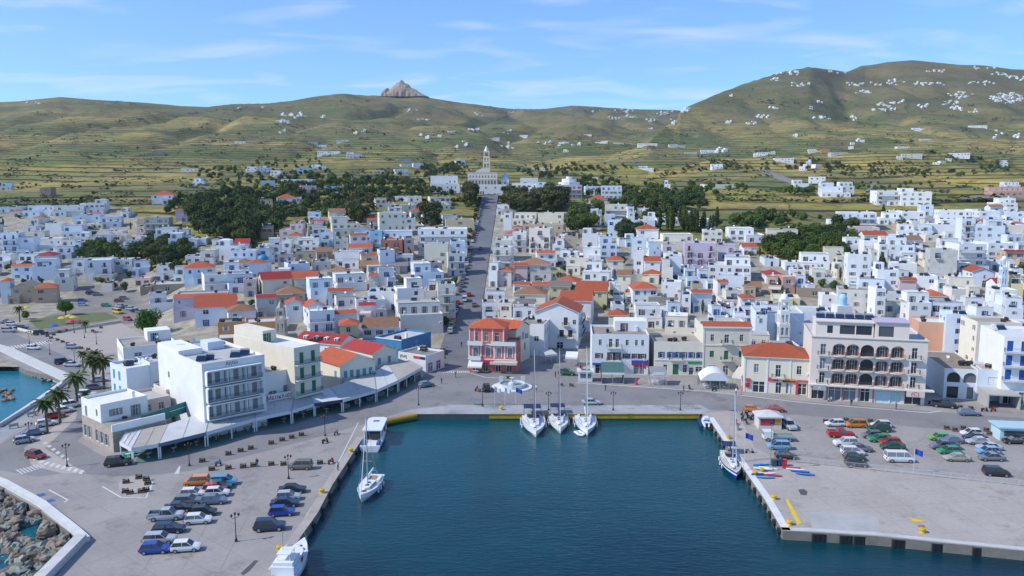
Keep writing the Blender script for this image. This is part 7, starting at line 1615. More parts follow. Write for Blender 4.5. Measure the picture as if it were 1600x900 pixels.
# bollards, fenders, yellow quay fender
YEL = mat('quay_yellow_paint', (.58, .38, .02), .75, .45, 1.2); YB = mat('bollard_yellow', (.62, .42, .02), .6, .2, 2)
bm = MB(); bm.lathe([(.32, 0), (.26, .25), (.36, .45), (.34, .6), (.05, .66)], n=12); BOL = bm.mesh('bollard', [YB])
for px, py, lab in ((437, 860, 'yellow mooring bollard beside the bottom-edge motor boat'), (503, 770, 'yellow bollard on the left quay edge below the floating sailing boat'), (548, 706, 'yellow bollard on the left quay edge near the passenger boat'), (577, 664, 'yellow bollard at the bow of the passenger boat'), (1138, 685, 'yellow bollard by the blue flag, right quay'),
                    (1179, 742, 'yellow bollard at the kayak pile'), (1209, 780, 'yellow bollard halfway down the right quay edge'), (1233, 820, 'orange-rusty bollard at the pier corner'), (1441, 832, 'orange bollard beside the yellow triangle on the pier'), (783, 640, 'small yellow bollard on the back quay left of the yachts'), (1191, 738, 'second yellow bollard among the kayaks')):
    tag(link('bollard', BOL, None, P(px, py, 1.41), scale=(1.3, 1.3, 1.1)), lab, 'bollard', 'mooring bollards')
def wall_strip(name, pts, w, z0, z1, m, label=None, cat=None, kind=None):
    mb = MB(); L0 = []; 
    for i, p in enumerate(pts):
        a = pts[max(0, i-1)]; b = pts[min(len(pts)-1, i+1)]; t = (Vector(b)-Vector(a)).to_2d().normalized(); n = Vector((-t.y, t.x)); L0.append((p[0]+n.x*w, p[1]+n.y*w, p[0], p[1]))
    for a, b in zip(L0, L0[1:]):
        mb.poly([(a[0], a[1], z1), (b[0], b[1], z1), (b[2], b[3], z1), (a[2], a[3], z1)]); mb.poly([(a[0], a[1], z0), (b[0], b[1], z0), (b[0], b[1], z1), (a[0], a[1], z1)]); mb.poly([(a[2], a[3], z0), (a[2], a[3], z1), (b[2], b[3], z1), (b[2], b[3], z0)])
    for a in (L0[0], L0[-1]): mb.poly([(a[0], a[1], z0), (a[2], a[3], z0), (a[2], a[3], z1), (a[0], a[1], z1)])
    o = mb.build(name, m); tag(o, label, cat, kind=kind); return o
q0, q1 = P(764, 646, 1.4), P(1093, 646, 1.4)
wall_strip('quay_fender', [(q0.x, q0.y-.35), (q1.x, q1.y-.35)], .33, .35, 1.43, YEL, 'long yellow fender beam along the back quay behind the yachts', 'quay fender')
fa = [P(*q, 1.4) for q in ((585, 658), (612, 652), (649, 645))]
tb = MB()
for a, b in zip(fa, fa[1:]): tb.cyl((a.x+.3, a.y-.6, .9), (b.x+.3, b.y-.6, .9), .55, n=12)
tag(tb.build('quay_fender', YEL), 'round yellow fender boom behind the passenger boat at the basin corner', 'quay fender')
for x0, x1, y in ((1268, 1289, 833), (1311, 1330, 835.5), (1333, 1350, 836.5), (1393, 1414, 842), (1455, 1478, 848), (1518, 1540, 854)):
    a, b = P(x0, y, 1.2), P(x1, y, 1.2); yaw = math.atan2(b.y-a.y, b.x-a.x); o = MB(); L_ = (b-a).length; o.box(0, L_, -.45, -.01, -.9, 1.0); [o.box(L_*t-.06, L_*t+.06, -.5, -.46, -.9, 1.0) for t in (.15, .5, .85)]
    tag(o.build('rubber_fender', RUB, None, (a.x, a.y-.05, .2), yaw), 'black rubber fender block on the pier face, %s' % {1268: 'nearest the yellow line corner', 1311: 'left of the close pair', 1333: 'right of the close pair', 1393: 'below the yellow triangle', 1455: 'second from the right edge', 1518: 'rightmost'}[x0], 'fender')
tm_ = MB(); tm_.M = Matrix.Rotation(R(90), 4, 'Y'); tm_.lathe([(.28, -.14), (.5, -.14), (.52, 0), (.5, .14), (.28, .14), (.28, -.14)], n=14); TYM = tm_.mesh('tyre_fender', [RUB])
def along(a, b, n):
    for k in range(n): yield a+(b-a)*((k+.5)/n)
lq = [P(*q, 1.4) for q in ((461, 851), (496, 802), (519, 758), (551, 709), (568, 683))]; rq = [P(*q, 1.4) for q in ((1106, 652), (1129, 686), (1161, 731), (1194, 779), (1223, 829))]
for seg, sgn, lab in ((lq, 1, 'black tyre fender hanging on the left quay face'), (rq, -1, 'black tyre fender hanging on the right quay face')):
    for a, b in zip(seg, seg[1:]):
        d = (b-a).normalized(); n = Vector((d.y, -d.x, 0)) if sgn > 0 else Vector((d.y, -d.x, 0)); yaw = math.atan2(d.y, d.x)+R(90)
        for p in along(a, b, 4 if sgn < 0 else 2): tag(link('tyre_fender', TYM, None, (p.x+sgn*.25*abs(n.x), p.y-.12, .75), yaw), lab, 'tyre', lab.split(' hanging')[0]+'s'+(' left' if sgn > 0 else ' right'))
# pale edge strips on the quays
for seg, w, s in ((lq, 1.2, 1), (rq, 1.1, 1)): wall_strip('quay_coping', [(p.x, p.y) for p in seg], (1.4 if seg is lq else -1.2) * (1 if seg is lq else -1)*(1 if seg is lq else 1), 1.409, 1.43, M_WHITEW if seg is rq else M_CONC2, kind='structure')
pe = [P(*q, 1.4) for q in ((1223, 829), (1275, 831), (1372, 837), (1470, 847), (1600, 860), (1750, 875))]
wall_strip('quay_coping', [(p.x, p.y+.1) for p in pe], 1.0, 1.409, 1.43, M_WHITEW, kind='structure')
# seawalls
sw = [P(*q, 1.4) for q in ((-180, 722), (-60, 738), (0, 758), (60, 792), (112, 834), (128, 849))]
wall_strip('seawall', [(p.x, p.y) for p in sw], 1.1, .2, 2.1, M_WHITEW, 'whitewashed seawall curving above the boulders at bottom left', 'sea wall')
sw = [P(*q, 1.4) for q in ((136, 846), (82, 902), (60, 925))]
wall_strip('parapet', [(p.x, p.y) for p in sw], -1.5, -.5, 2.5, M_WHITEW, 'thick whitewashed end block of the seawall, lower left', 'sea wall')
sw = [P(*q, 1.4) for q in ((104, 594), (60, 626), (0, 666), (-120, 745-100))]
wall_strip('seawall', [(p.x, p.y) for p in sw], 1.0, .2, 2.2, M_WHITEW, 'long straight white seawall under the palm road, left bay', 'sea wall')
sw = [P(*q, 1.4) for q in ((-120, 512), (0, 549), (45, 571), (100, 597))]
wall_strip('seawall', [(p.x, p.y) for p in sw], 3.4, .2, 1.9, mat('white_slope', (.60, .60, .57), .9, .2, .4), 'broad white sloping breakwater wall beside the zebra crossing road', 'sea wall')
sheet('promenade_paving', [(-120, 700), (0, 693), (70, 640), (112, 604), (104, 596), (60, 630), (0, 672), (-120, 690)], 1.412, M_PAVE)
sheet('plaza_paving', [(73, 524), (150, 512), (190, 505), (235, 530), (205, 548), (160, 553), (140, 549)], 1.409, mat('plaza_beige', (.38, .33, .29), .9, .15, .3))
sheet('garden_lawn', [(45, 500), (95, 492), (165, 488), (185, 497), (120, 506), (60, 514)], 1.409, mat('lawn_dry', (.12, .14, .05), .95, .4, .6))
def oval(cx, cy, rx, ry, n=24): return [(cx+rx*math.cos(6.2832*k/n), cy+ry*math.sin(6.2832*k/n)) for k in range(n)][::-1]
WP = mat('road_marking_white', (.62, .62, .6), .8, .35, .8); YP = mat('road_marking_yellow', (.68, .48, .03), .8, .25, .8); BP = mat('road_marking_blue', (.04, .12, .4), .8, .25, .8)
sheet('traffic_island', oval(212, 760, 27, 17), 1.416, M_CONC2); sheet('traffic_island', [(37, 700), (66, 680), (122, 640), (118, 655), (70, 700), (115, 728), (135, 738), (100, 740), (50, 728)], 1.412, M_CONC2)
def stripes(a0, a1, b0, b1, n, m=WP, fill=.5, z=1.42, name='road_marking'):
    A0, A1, B0, B1 = P(*a0, z), P(*a1, z), P(*b0, z), P(*b1, z); mb = MB()
    for k in range(n):
        t0, t1 = k/n, (k+fill)/n; mb.poly([A0.lerp(A1, t0), A0.lerp(A1, t1), B0.lerp(B1, t1), B0.lerp(B1, t0)])
    tag(mb.build(name, m), kind='structure')
stripes((683, 583), (735, 583), (685, 579), (735, 579), 17); stripes((6, 542), (78, 532), (12, 546), (84, 536), 15); stripes((24, 734), (66, 724), (34, 741), (74, 729), 8, fill=.55)
stripes((38, 705), (55, 722), (46, 703), (62, 719), 4, fill=.55); stripes((58, 723), (132, 742), (66, 719), (136, 736), 8, fill=.55); stripes((66, 692), (108, 724), (72, 690), (112, 720), 6, fill=.5); stripes((280, 703+37), (272, 741), (282, 728), (280, 728), 1, fill=1)
sheet('road_marking', [(1227, 781), (1231, 779), (1253, 818), (1246, 820)], 1.44, YP); sheet('road_marking', [(1420, 808), (1446, 814), (1440, 816), (1426, 815)], 1.44, YP); sheet('road_marking', [(1434, 820), (1444, 820), (1446, 824), (1436, 824)], 1.44, mat('rust_patch', (.4, .15, .06), .9, .2))
for q in (((53, 774), (68, 770), (73, 773), (58, 778)), ((68, 783), (82, 779), (88, 782), (74, 786))): sheet('road_marking', list(q), 1.416, BP)
def line_px(pts, w=.12, m=WP, z=1.418):
    v = [P(*p, z) for p in pts]; mb = MB()
    for a, b in zip(v, v[1:]):
        t = (b-a).normalized(); n = Vector((-t.y, t.x, 0))*w; mb.poly([a-n, b-n, b+n, a+n])
    tag(mb.build('road_marking', m), kind='structure')
line_px([(160, 760), (189, 777), (228, 778), (238, 755), (233, 745)]); line_px([(76, 765), (106, 781), (100, 785)]); line_px([(560, 660), (520, 740), (470, 820), (420, 890)], .1)
for k in range(3): line_px([(300+k*55, 760), (225+k*60, 890)], .03, mat('joint_dark', (.22, .21, .20), .9, .1), 1.411)
line_px([(900, 598), (1100, 611), (1265, 630), (1450, 645), (1470, 642)], .22, M_WHITEW, 1.43); line_px([(735, 583), (760, 590), (800, 590)], .2, M_WHITEW, 1.43)
for q in ([(1215, 800-58), (1255, 748), (1248, 752), (1218, 748)],): pass
sheet('pier_patch', [(1262, 800), (1350, 803), (1372, 809), (1376, 832), (1270, 827)], 1.412, mat('pale_slab', (.42, .41, .40), .9, .3, .4))
sheet('oil_stain', [(1247, 765), (1256, 764), (1262, 768), (1260, 774), (1251, 773)], 1.414, mat('oil_dark', (.09, .085, .085), .7, .2)); sheet('oil_stain', [(376, 896), (398, 875), (404, 876), (390, 892), (380, 899)], 1.412, mat('oil_dark', (.09, .085, .085), .7, .2))
# boulders below the seawall
BM_ = []
for k in range(6):
    r_ = random.Random(k+50); me = bpy.data.meshes.new('boulder'); import bmesh as _b
    bm_ = _b.new(); _b.ops.create_icosphere(bm_, subdivisions=2, radius=1)
    for v in bm_.verts:
        n_ = mnoise.noise(v.co*1.1+Vector((k*7, 0, 0)))+.4*mnoise.noise(v.co*2.7+Vector((0, k*5, 0))); v.co *= (.85+.55*n_); v.co = Vector((round(v.co.x*2.2)/2.2*.45+v.co.x*.55, v.co.y*.8, round(v.co.z*2)/2*.4+v.co.z*.42))
    bm_.to_mesh(me); bm_.free(); me.materials.append([mat('boulder_grey', (.27, .25, .21), .9, .4, .9, bump=.6, bsc=3), mat('boulder_green_grey', (.24, .27, .23), .9, .4, .9, bump=.6, bsc=3), mat('boulder_brown', (.25, .19, .14), .9, .4, .9, bump=.6, bsc=3)][k % 3]); BM_.append(me)
def boulders():
    r_ = random.Random(8)
    A = [P(*q, 1.0) for q in ((-60, 742), (0, 764), (60, 800), (108, 840), (118, 862), (80, 905))]
    for i, (a, b) in enumerate(zip(A, A[1:])):
        d = (b-a); n = Vector((d.y, -d.x, 0)).normalized(); n = n if n.x < 0 or n.y < 0 else -n
        if n.y > 0: n = -n
        for _ in range(int(d.length*4.6)):
            t = r_.random(); u = r_.random(); wd_ = 8.5; p = a+d*t+n*(u*wd_+.6); s = r_.uniform(.7, 1.55)
            o = link('boulder', BM_[r_.randrange(6)], None, (p.x, p.y, 1.2-u*1.9+r_.uniform(-.2, .3)), rot=(r_.uniform(-.5, .5), r_.uniform(-.5, .5), r_.uniform(0, 6)), scale=(s, s*r_.uniform(.7, 1), s*r_.uniform(.6, .9)))
            tag(o, 'grey angular boulder in the rock armour below the lower left seawall', 'boulder', 'boulders below the seawall')
    for _ in range(34):
        t = r_.random(); p = P(-5+t*100, 556+t*46+r_.uniform(0, 5), .3); s = r_.uniform(.4, .9)
        o = link('boulder', BM_[r_.randrange(6)], None, (p.x, p.y, .3), rot=(0, 0, r_.uniform(0, 6)), scale=(s, s, s*.7)); tag(o, 'small brown rock at the foot of the broad white breakwater wall', 'rock', 'rocks at the breakwater foot')
    for _ in range(16):
        p = P(r_.uniform(-12, 20), r_.uniform(608, 626), .1); s = r_.uniform(.6, 1.2)
        o = link('boulder', BM_[2], None, (p.x, p.y, .2), rot=(0, 0, r_.uniform(0, 6)), scale=(s, s, s*.6)); tag(o, 'dark rock in the islet standing in the left bay', 'rock', 'rocks of the islet')
boulders()
# pier fence of linked barriers
def barrier_mesh(L_=2.4):
    b = MB(); b.cyl((0, 0, 1.05), (L_, 0, 1.05), .025, n=5); b.cyl((0, 0, .25), (L_, 0, .25), .025, n=5)
    for k in range(13): b.cyl((L_*k/12, 0, .25 if 0 < k < 12 else 0), (L_*k/12, 0, 1.05), .018 if 0 < k < 12 else .03, n=4, cap=False)
    return b.mesh('barrier', [mat('barrier_galvanised', (.52, .53, .53), .5, 0)])
BAR = barrier_mesh(); f0, f1 = P(1240, 722, 1.4), P(1620, 762, 1.4); dd = f1-f0; nb = int(dd.length/2.5); yw = math.atan2(dd.y, dd.x)
for k in range(nb):
    p = f0+dd*(k/nb); tag(link('barrier', BAR, None, p, yw), 'grey metal crowd barrier in the fence line across the pier', 'barrier', 'barriers across the pier')
# kayaks and small craft
kh = MB(); prev = None
for i in range(9):
    t = i/8; b = .42*math.sin(math.pi*(t*.92+.04)); x = -2.2+4.4*t; ring = [(x, -b, .28), (x, 0, .02), (x, b, .28), (x, 0, .42)]
    if prev: [kh.poly([prev[q], ring[q], ring[(q+1) % 4], prev[(q+1) % 4]]) for q in range(4)]
    prev = ring
KH = kh.mesh('kayak', [HULLW])
for i, (px, py, dg, c, lab) in enumerate(((1190, 727, 10, (.04, .25, .6), 'blue kayak at the top left of the craft pile'), (1201, 726, 12, (.05, .4, .6), 'turquoise kayak beside the light mast'), (1192, 734, -15, (.7, .7, .7), 'white dinghy hull in the middle of the craft pile'), (1200, 733, -25, (.72, .72, .72), 'second white hull right of the middle one in the craft pile'),
        (1188, 742, 5, (.02, .06, .25), 'navy hull with white sides low in the craft pile'), (1199, 741, 0, (.7, .7, .7), 'white hull lowest in the craft pile'), (1207, 744, -14, (.5, .04, .05), 'red-tipped slim hull at the bottom of the craft pile'), (1196, 747, -5, (.1, .3, .6), 'pale blue hull nearest the quay edge'), (1236, 732, -12, (.5, .04, .05), 'red end float of the coloured swim-lane row'), (1243, 735, -14, (.7, .7, .75), 'white float of the coloured swim-lane row'), (1250, 738, -16, (.03, .12, .5), 'blue float of the coloured swim-lane row'), (1258, 742, -16, (.05, .2, .6), 'lighter blue last float of the coloured row'))):
    o = link('kayak', KH, None, P(px, py, 1.42+.05*(i % 3)), R(dg)); o.scale = (.72, .8, .8); o.material_slots[0].link = 'OBJECT'; o.material_slots[0].material = mat('craft_%d' % i, c, .5, .05); tag(o, lab, 'small boat')
for px, c, lab in ((1209, (.03, .08, .09), 'dark green bin beside the barriers'), (1218, (.03, .05, .12), 'navy bin beside the barriers'), (1225, (.55, .04, .04), 'red cloth-covered stand beside the barriers')):
    m_ = MB(); m_.prism([(-.4, -.35), (.4, -.35), (.45, .4), (-.45, .4)], 0, 1.1); m_.box(-.48, .48, -.4, .45, 1.103, 1.2); tag(m_.build('waste_bin', mat('bin_'+lab.split()[0], c, .6, .05), None, P(px, 728, 1.41)), lab, 'bin')
# fountain monument
def fountain():
    p = P(800, 605, 1.4); o = empty('fountain', p, 0, 'round white fountain monument with blue and white flags in the middle of the square', 'fountain')
    b = MB(); b.lathe([(5.0, 0), (5.0, .2), (4.7, .22), (3.3, .22)], n=32); b.build('base', M_WHITEW, o); c = MB(); c.lathe([(3.3, .22), (3.3, 1.1), (3.0, 1.1), (3.0, .5), (.02, .5)], n=16); c.build('basin', mat('white_marble', (.62, .62, .6), .6, .1, 1), o)
    w = MB(); w.lathe([(3.0, .7), (.02, .7)], n=16); w.build('water_surface', mat('fountain_water', (.2, .35, .42), .1, 0), o); m_ = MB(); m_.lathe([(1.0, .5), (.8, 1.2), (.3, 1.4), (.3, 2.2), (.7, 2.4), (.05, 2.5)], n=10); m_.build('centre_piece', mat('white_marble', (.62, .62, .6), .6, .1, 1), o)
    for s in (-1, 1): part_box('side_screen', mat('white_marble', (.62, .62, .6), .6, .1, 1), o, s*2.7-.5, s*2.7+.5, 1.9, 2.1, 1.1, 2.3)
fountain()
# kiosks, awnings, tents on the front
WCL = mat('white_cloth', (.66, .67, .68), .85, .12, .6)
def kiosk(px, py, w, d, h, deg, lab, roofm, wallm, cat='kiosk', hip=True, name='kiosk'):
    o = empty(name, P(px, py, 1.4), R(deg), lab, cat); b = MB(); b.box(-w/2, w/2, 0, d, 0, h); b.build('wall', wallm, o); r = MB(); e = .45
    if hip: t = (0, d/2, h+1.0); c = [(-w/2-e, -e, h+.01), (w/2+e, -e, h+.01), (w/2+e, d+e, h+.01), (-w/2-e, d+e, h+.01)]; [r.poly([c[q], c[(q+1) % 4], t]) for q in range(4)]; r.box(-w/2-e, w/2+e, -e, d+e, h-.2, h)
    else: r.box(-w/2-e, w/2+e, -e, d+e, h+.003, h+.25)
    r.build('roof', roofm, o); part_box('window', GLASS, o, -w*.4, w*.4, -.03, -.003, 1.0, h-.5); return o
GRN = mat('awning_green', (.06, .14, .125), .85, .15, .8); GRM = mat('metal_grey_roof', (.25, .27, .26), .6, .2, .8)
o = kiosk(915, 597, 3.4, 3, 2.6, -3, 'small white kiosk with green top at the left of the waterfront cafes', M_WHITEW, WCL, hip=False); part_box('roof_panel', mat('green_top', (.02, .2, .13), .7, .1), o, -1.1, 1.1, .6, 2.4, 2.86, 2.95)
def open_pavilion(px0, px1, py, d, h0, h1, deg, lab, m, name='cafe_pavilion', back=True, side=None):
    a, b = P(px0, py, 1.4), P(px1, py, 1.4); w = (b-a).length; o = empty(name, (a+b)/2, R(deg), lab, 'cafe awning'); r = MB()
    r.poly([(-w/2, 0, h0), (w/2, 0, h0), (w/2, d, h1), (-w/2, d, h1)]); r.poly([(-w/2, 0, h0-.12), (-w/2, d, h1-.12), (w/2, d, h1-.12), (w/2, 0, h0-.12)]); r.build('canopy', m, o)
    v = MB(); v.box(-w/2, w/2, -.06, -.005, h0-.5, h0+.02); v.build('valance', WCL, o)
    for x in (-w/2+.1, 0, w/2-.1):
        for y, h in ((.1, h0), (d-.1, h1)): part_box('post', STEEL, o, x-.06, x+.06, y-.06, y+.06, 0, h-.13)
    if side: s = MB(); [s.poly([(x, .1, .1), (x, d, .1), (x, d, h1-.15), (x, .1, h0-.15)]) for x in (-w/2+.02, w/2-.02)]; s.build('side_screen', side, o)
    return o, w
PAV = []
PAV.append(open_pavilion(940, 975, 600, 5.2, 2.9, 4.4, -4, 'green sloping cafe awning with white valance on the waterfront', GRN, side=mat('side_dark_green', (.05, .09, .09), .8, .1)))
o, w = open_pavilion(1016, 1042, 603, 4.0, 2.9, 4.0, -4, 'grey-roofed cafe pavilion right of the green awning', GRM); PAV.append((o, w)); part_box('sign_board', WCL, o, -w*.33, w*.33, -.15, -.07, 2.75, 3.5)
def tent():
    a, b = P(1094, 608, 1.4), P(1140, 611, 1.4); w = (b-a).length; o = empty('tent', (a+b)/2, R(-5), 'white barrel-topped cafe tent on the waterfront before the cream building', 'tent'); r = MB(); n = 10; pr = None
    for k in range(n+1):
        t = k/n; x = -w/2+w*t; z = 2.3+2.0*math.sin(math.pi*t)**.8
        if pr: r.poly([(pr[0], 0, pr[1]), (x, 0, z), (x, 5, z+.5), (pr[0], 5, pr[1]+.5)]); r.poly([(pr[0], -.01, 2.3), (x, -.01, 2.3), (x, -.01, z), (pr[0], -.01, pr[1])])
        pr = (x, z)
    r.build('canopy', WCL, o)
    for x in (-w/2+.1, -w/6, w/6, w/2-.1): part_box('post', STEEL, o, x-.05, x+.05, 0, .1, 0, 2.3)
    bk = MB(); bk.poly([(-w/2, 5, 0), (w/2, 5, 0), (w/2, 5, 3), (-w/2, 5, 3)]); bk.build('back_wall', mat('tent_back', (.3, .28, .25), .9, .1), o); PAV.append((o, w))
tent()
open_pavilion(1143, 1157, 607, 6, 3.0, 4.2, -30, 'beige awning slanting from the tent to the long cream house', mat('awning_beige', (.56, .50, .42), .9, .1))
open_pavilion(883, 902, 573, 4, 2.6, 3.4, -8, 'white shop awning in the narrow square under the gabled building', WCL); open_pavilion(851, 872, 568, 4, 2.6, 3.2, 25, 'pale awning along the right side of the glazed white block', mat('awning_pale_grey', (.5, .51, .5), .9, .1))
o = kiosk(1203, 671, 4.6, 3.6, 2.7, -3, 'white-roofed kiosk with red and orange panels on the right quay', M_WHITEW, mat('kiosk_wall', (.6, .58, .52), .8, .1)); part_box('panel', mat('kiosk_red', (.42, .04, .07), .7, .1), o, -2.0, .6, -.08, -.035, .9, 2.2); part_box('panel', mat('kiosk_orange', (.55, .26, .03), .7, .1), o, .9, 2.1, -.08, -.035, 1.1, 2.2)
kiosk(1592, 690, 7, 4, 2.6, -8, 'pale blue flat hut at the right edge of the parking', mat('hut_roof_blue', (.42, .60, .66), .8, .1), mat('hut_wall', (.45, .62, .66), .8, .1), 'hut', hip=False, name='hut')
# long restaurant canopies along the left quay
FR = [(187, 690), (206, 700), (248, 693), (322, 675), (399, 653), (456, 641), (491, 630), (535, 624), (588, 609), (622, 594), (660, 573)]
BK = [(196, 676), (222, 670), (262, 663), (330, 640), (400, 626), (462, 613), (480, 610), (515, 606), (585, 581), (605, 568), (640, 563)]
LBS = ['striped white awning at the corner house, over turquoise flooring', 'beige flat canopy beside the teal hoarding', 'long white canopy under the balconied hotel, left stretch', 'long white canopy under the balconied hotel, right stretch', 'white canopy in front of the red lettering', 'white ribbed canopy below the green shutters', 'canopy with dark blue and brown fascia sign', 'broad white canopy in front of the orange-roofed cream house', 'white canopy curving towards the avenue', 'beige last canopy before the low white building']
def canopies():
    zf, zb = 4.3, 4.9; ms = [mat('canopy_white', (.54, .55, .55), .85, .25, .5), mat('canopy_beige', (.44, .40, .35), .85, .25, .6), mat('canopy_pale', (.50, .50, .48), .85, .25, .6)]
    for k in range(10):
        a, b = P(*FR[k], zf), P(*FR[k+1], zf); c, d = P(*BK[k+1], zb), P(*BK[k], zb)
        if k < 9: b = a.lerp(b, .985); c = d.lerp(c, .985)
        o = empty('canopy', (a.x, a.y, 1.4), 0, LBS[k], 'canopy'); T = Vector((a.x, a.y, 1.4)); m = ms[(1 if k in (1, 9) else 2 if k in (5, 7) else 0)]
        r = MB(); q = [p-T for p in (a, b, c, d)]; lo = [p-Vector((0, 0, .15)) for p in q]; r.poly(q); r.poly(lo[::-1]); [r.poly([lo[i], lo[(i+1) % 4], q[(i+1) % 4], q[i]]) for i in range(4)]; r.build('roof', m, o)
        n = max(2, int((b-a).length/(1.6 if k in (0, 5) else 5))); s = MB()
        for i in range(n+1):
            p0 = q[0].lerp(q[1], i/n); p1 = q[3].lerp(q[2], i/n); s.cyl(p0+Vector((0, 0, .04)), p1+Vector((0, 0, .04)), .04, n=4, cap=False)
        s.build('roof_bars', mat('canopy_bar', (.45, .46, .47), .6, .05), o)
        v = MB(); e0, e1 = q[0], q[1]; dr = (e1-e0).normalized(); nn = Vector((dr.y, -dr.x, 0))*.05; v.poly([e0+nn-Vector((0, 0, .7)), e1+nn-Vector((0, 0, .7)), e1+nn, e0+nn]); v.build('fascia', {6: mat('fascia_navy', (.04, .06, .12), .7, .1), 2: mat('fascia_slate', (.12, .16, .22), .7, .1)}.get(k, WCL), o)
        np_ = max(1, int((b-a).length/4.5))
        for i in range(np_+1):
            p0 = e0.lerp(e1, min(.98, max(.02, i/np_))); part_box('post', FRAMEW, o, p0.x-.1, p0.x+.1, p0.y-.0, p0.y+.2, 0, 2.2+.0); part_box('post', FRAMEW, o, p0.x-.08, p0.x+.08, p0.y+.02, p0.y+.18, 2.203, 2.75)
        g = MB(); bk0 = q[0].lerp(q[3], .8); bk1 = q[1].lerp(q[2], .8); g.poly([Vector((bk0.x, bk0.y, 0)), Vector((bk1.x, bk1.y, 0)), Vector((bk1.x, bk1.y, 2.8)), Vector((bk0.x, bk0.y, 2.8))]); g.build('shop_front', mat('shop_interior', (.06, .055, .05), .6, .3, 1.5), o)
        f = MB(); fz = lambda p: Vector((p.x, p.y, .025)); f.poly([fz(q[0]-nn*-14), fz(q[1]-nn*-14), fz(q[2]), fz(q[3])]); f.build('floor', mat('deck_green', (.10, .20, .17), .8, .25, .6) if k not in (0,) else mat('deck_turquoise', (.05, .38, .36), .8, .1), o)
        # tables with chairs under it
        nt = max(1, int((b-a).length/3.2))
        for i in range(nt):
            for row in (.22, .5):
                p0 = a.lerp(b, (i+.5)/nt).lerp(d.lerp(c, (i+.5)/nt), row); TABLES.append((p0.x, p0.y, k))
TABLES = []
canopies()
tb_ = MB(); tb_.box(-.4, .4, -.4, .4, .70, .74); tb_.cyl((0, 0, 0), (0, 0, .7), .04, n=6); tb_.box(-.25, .25, -.25, .25, 0, .03); TBM = tb_.mesh('table', [WCL])
ch_ = MB(); ch_.box(-.22, .22, -.22, .22, .42, .46); ch_.box(-.22, .22, .19, .23, .463, .9); [ch_.box(x-.02, x+.02, y-.02, y+.02, 0, .418) for x in (-.19, .19) for y in (-.19, .19)]; CHM = ch_.mesh('chair', [mat('chair_dark', (.08, .07, .07), .7, .1)]); CHW = ch_.mesh('chair', [WCL])
for i, (x, y, k) in enumerate(TABLES):
    tag(link('table', TBM, None, (x, y, 1.43), .8), 'small cafe table under the long quay canopies', 'table', 'cafe tables under the quay canopies')
    for s in (-1, 1): tag(link('chair', CHW if k in (7, 8) else CHM, None, (x+s*.55*math.cos(.8), y+s*.55*math.sin(.8), 1.43), .8+(-1.57 if s > 0 else 1.57)), 'white cafe chair under the broad white canopies' if k in (7, 8) else 'dark cafe chair under the long quay canopies', 'chair', 'white cafe chairs' if k in (7, 8) else 'dark cafe chairs')
for o, w in PAV:
    for i in range(3):
        for yy in (1.0, 2.8):
            M_ = Matrix.Translation(o.location) @ o.rotation_euler.to_matrix().to_4x4(); v = M_ @ Vector((-w/2+w*(i+.5)/3, yy, .01)); tag(link('table', TBM, None, v), 'white cafe table in the small waterfront pavilions', 'table', 'tables in the pavilions')
            for s in (-.6, .6): v = M_ @ Vector((-w/2+w*(i+.5)/3+s, yy, .01)); tag(link('chair', CHW, None, v, R(90 if s < 0 else -90)), 'white cafe chair in the small waterfront pavilions', 'chair', 'white chairs in the pavilions')
# teal hoarding beside the corner terrace, navy sign
a, b = P(221, 664, 5.2), P(293, 640, 5.2); yw = math.atan2(b.y-a.y, b.x-a.x); L_ = (b-a).length; hd = MB(); hd.box(0, L_*.60, -.05, .05, 3.3, 5.6, 0); hd.box(L_*.61, L_, -.05, .05, 3.3, 4.5, 0); hd.box(L_*.61, L_, -.05, .05, 4.62, 5.6, 0); hd.box(L_*.605, L_, -.02, .02, 4.503, 4.617, 1); [hd.box(x, x+.08, -.04, .04, 0, 3.297, 1) for x in (0, L_*.5, L_-.1)]
tag(hd.build('hoarding', [mat('hoarding_teal', (.01, .16, .17), .7, .1), FRAMEW], None, (a.x, a.y, 1.4), yw), 'teal boarding along the terrace edge above the corner awnings', 'hoarding')
a, b = P(294, 634, 6), P(316, 628, 6); yw = math.atan2(b.y-a.y, b.x-a.x); L_ = (b-a).length; hd = MB(); hd.box(0, L_, -.08, .08, 4.6, 5.3); tag(hd.build('signboard', mat('sign_navy2', (.01, .02, .25), .6, .05), None, (a.x, a.y, 1.0), yw), 'dark blue sign board at the foot of the tall white hotel flank', 'sign')
# parasols in the garden
for i, (px, py, c) in enumerate(((98, 506, 'y'), (109, 503, 'y'), (116, 505, 'y'), (42, 489, 'y'), (84, 519, 'b'), (111, 512, 'r'), (121, 511, 'r'))):
    o = empty('parasol', P(px, py, 1.4), 0, {'y': 'yellow garden parasol', 'b': 'single blue parasol at the plaza corner', 'r': 'pinkish red garden parasol'}[c]+{0: ', left of the three by the round tree', 1: ', middle of the three by the round tree', 2: ', right of the three by the round tree', 3: ' alone before the grey-roofed tan house', 4: '', 5: ', left of two', 6: ', right of two'}[i], 'parasol')
    m_ = MB(); m_.lathe([(1.6, 2.1), (.9, 2.5), (.02, 2.8)], n=8); m_.build('shade', mat('parasol_'+c, {'y': (.6, .45, .08), 'b': (.03, .12, .5), 'r': (.5, .08, .12)}[c], .9, .1), o); m_ = MB(); m_.cyl((0, 0, 0), (0, 0, 2.75), .04, n=6); m_.build('pole', STEEL, o)
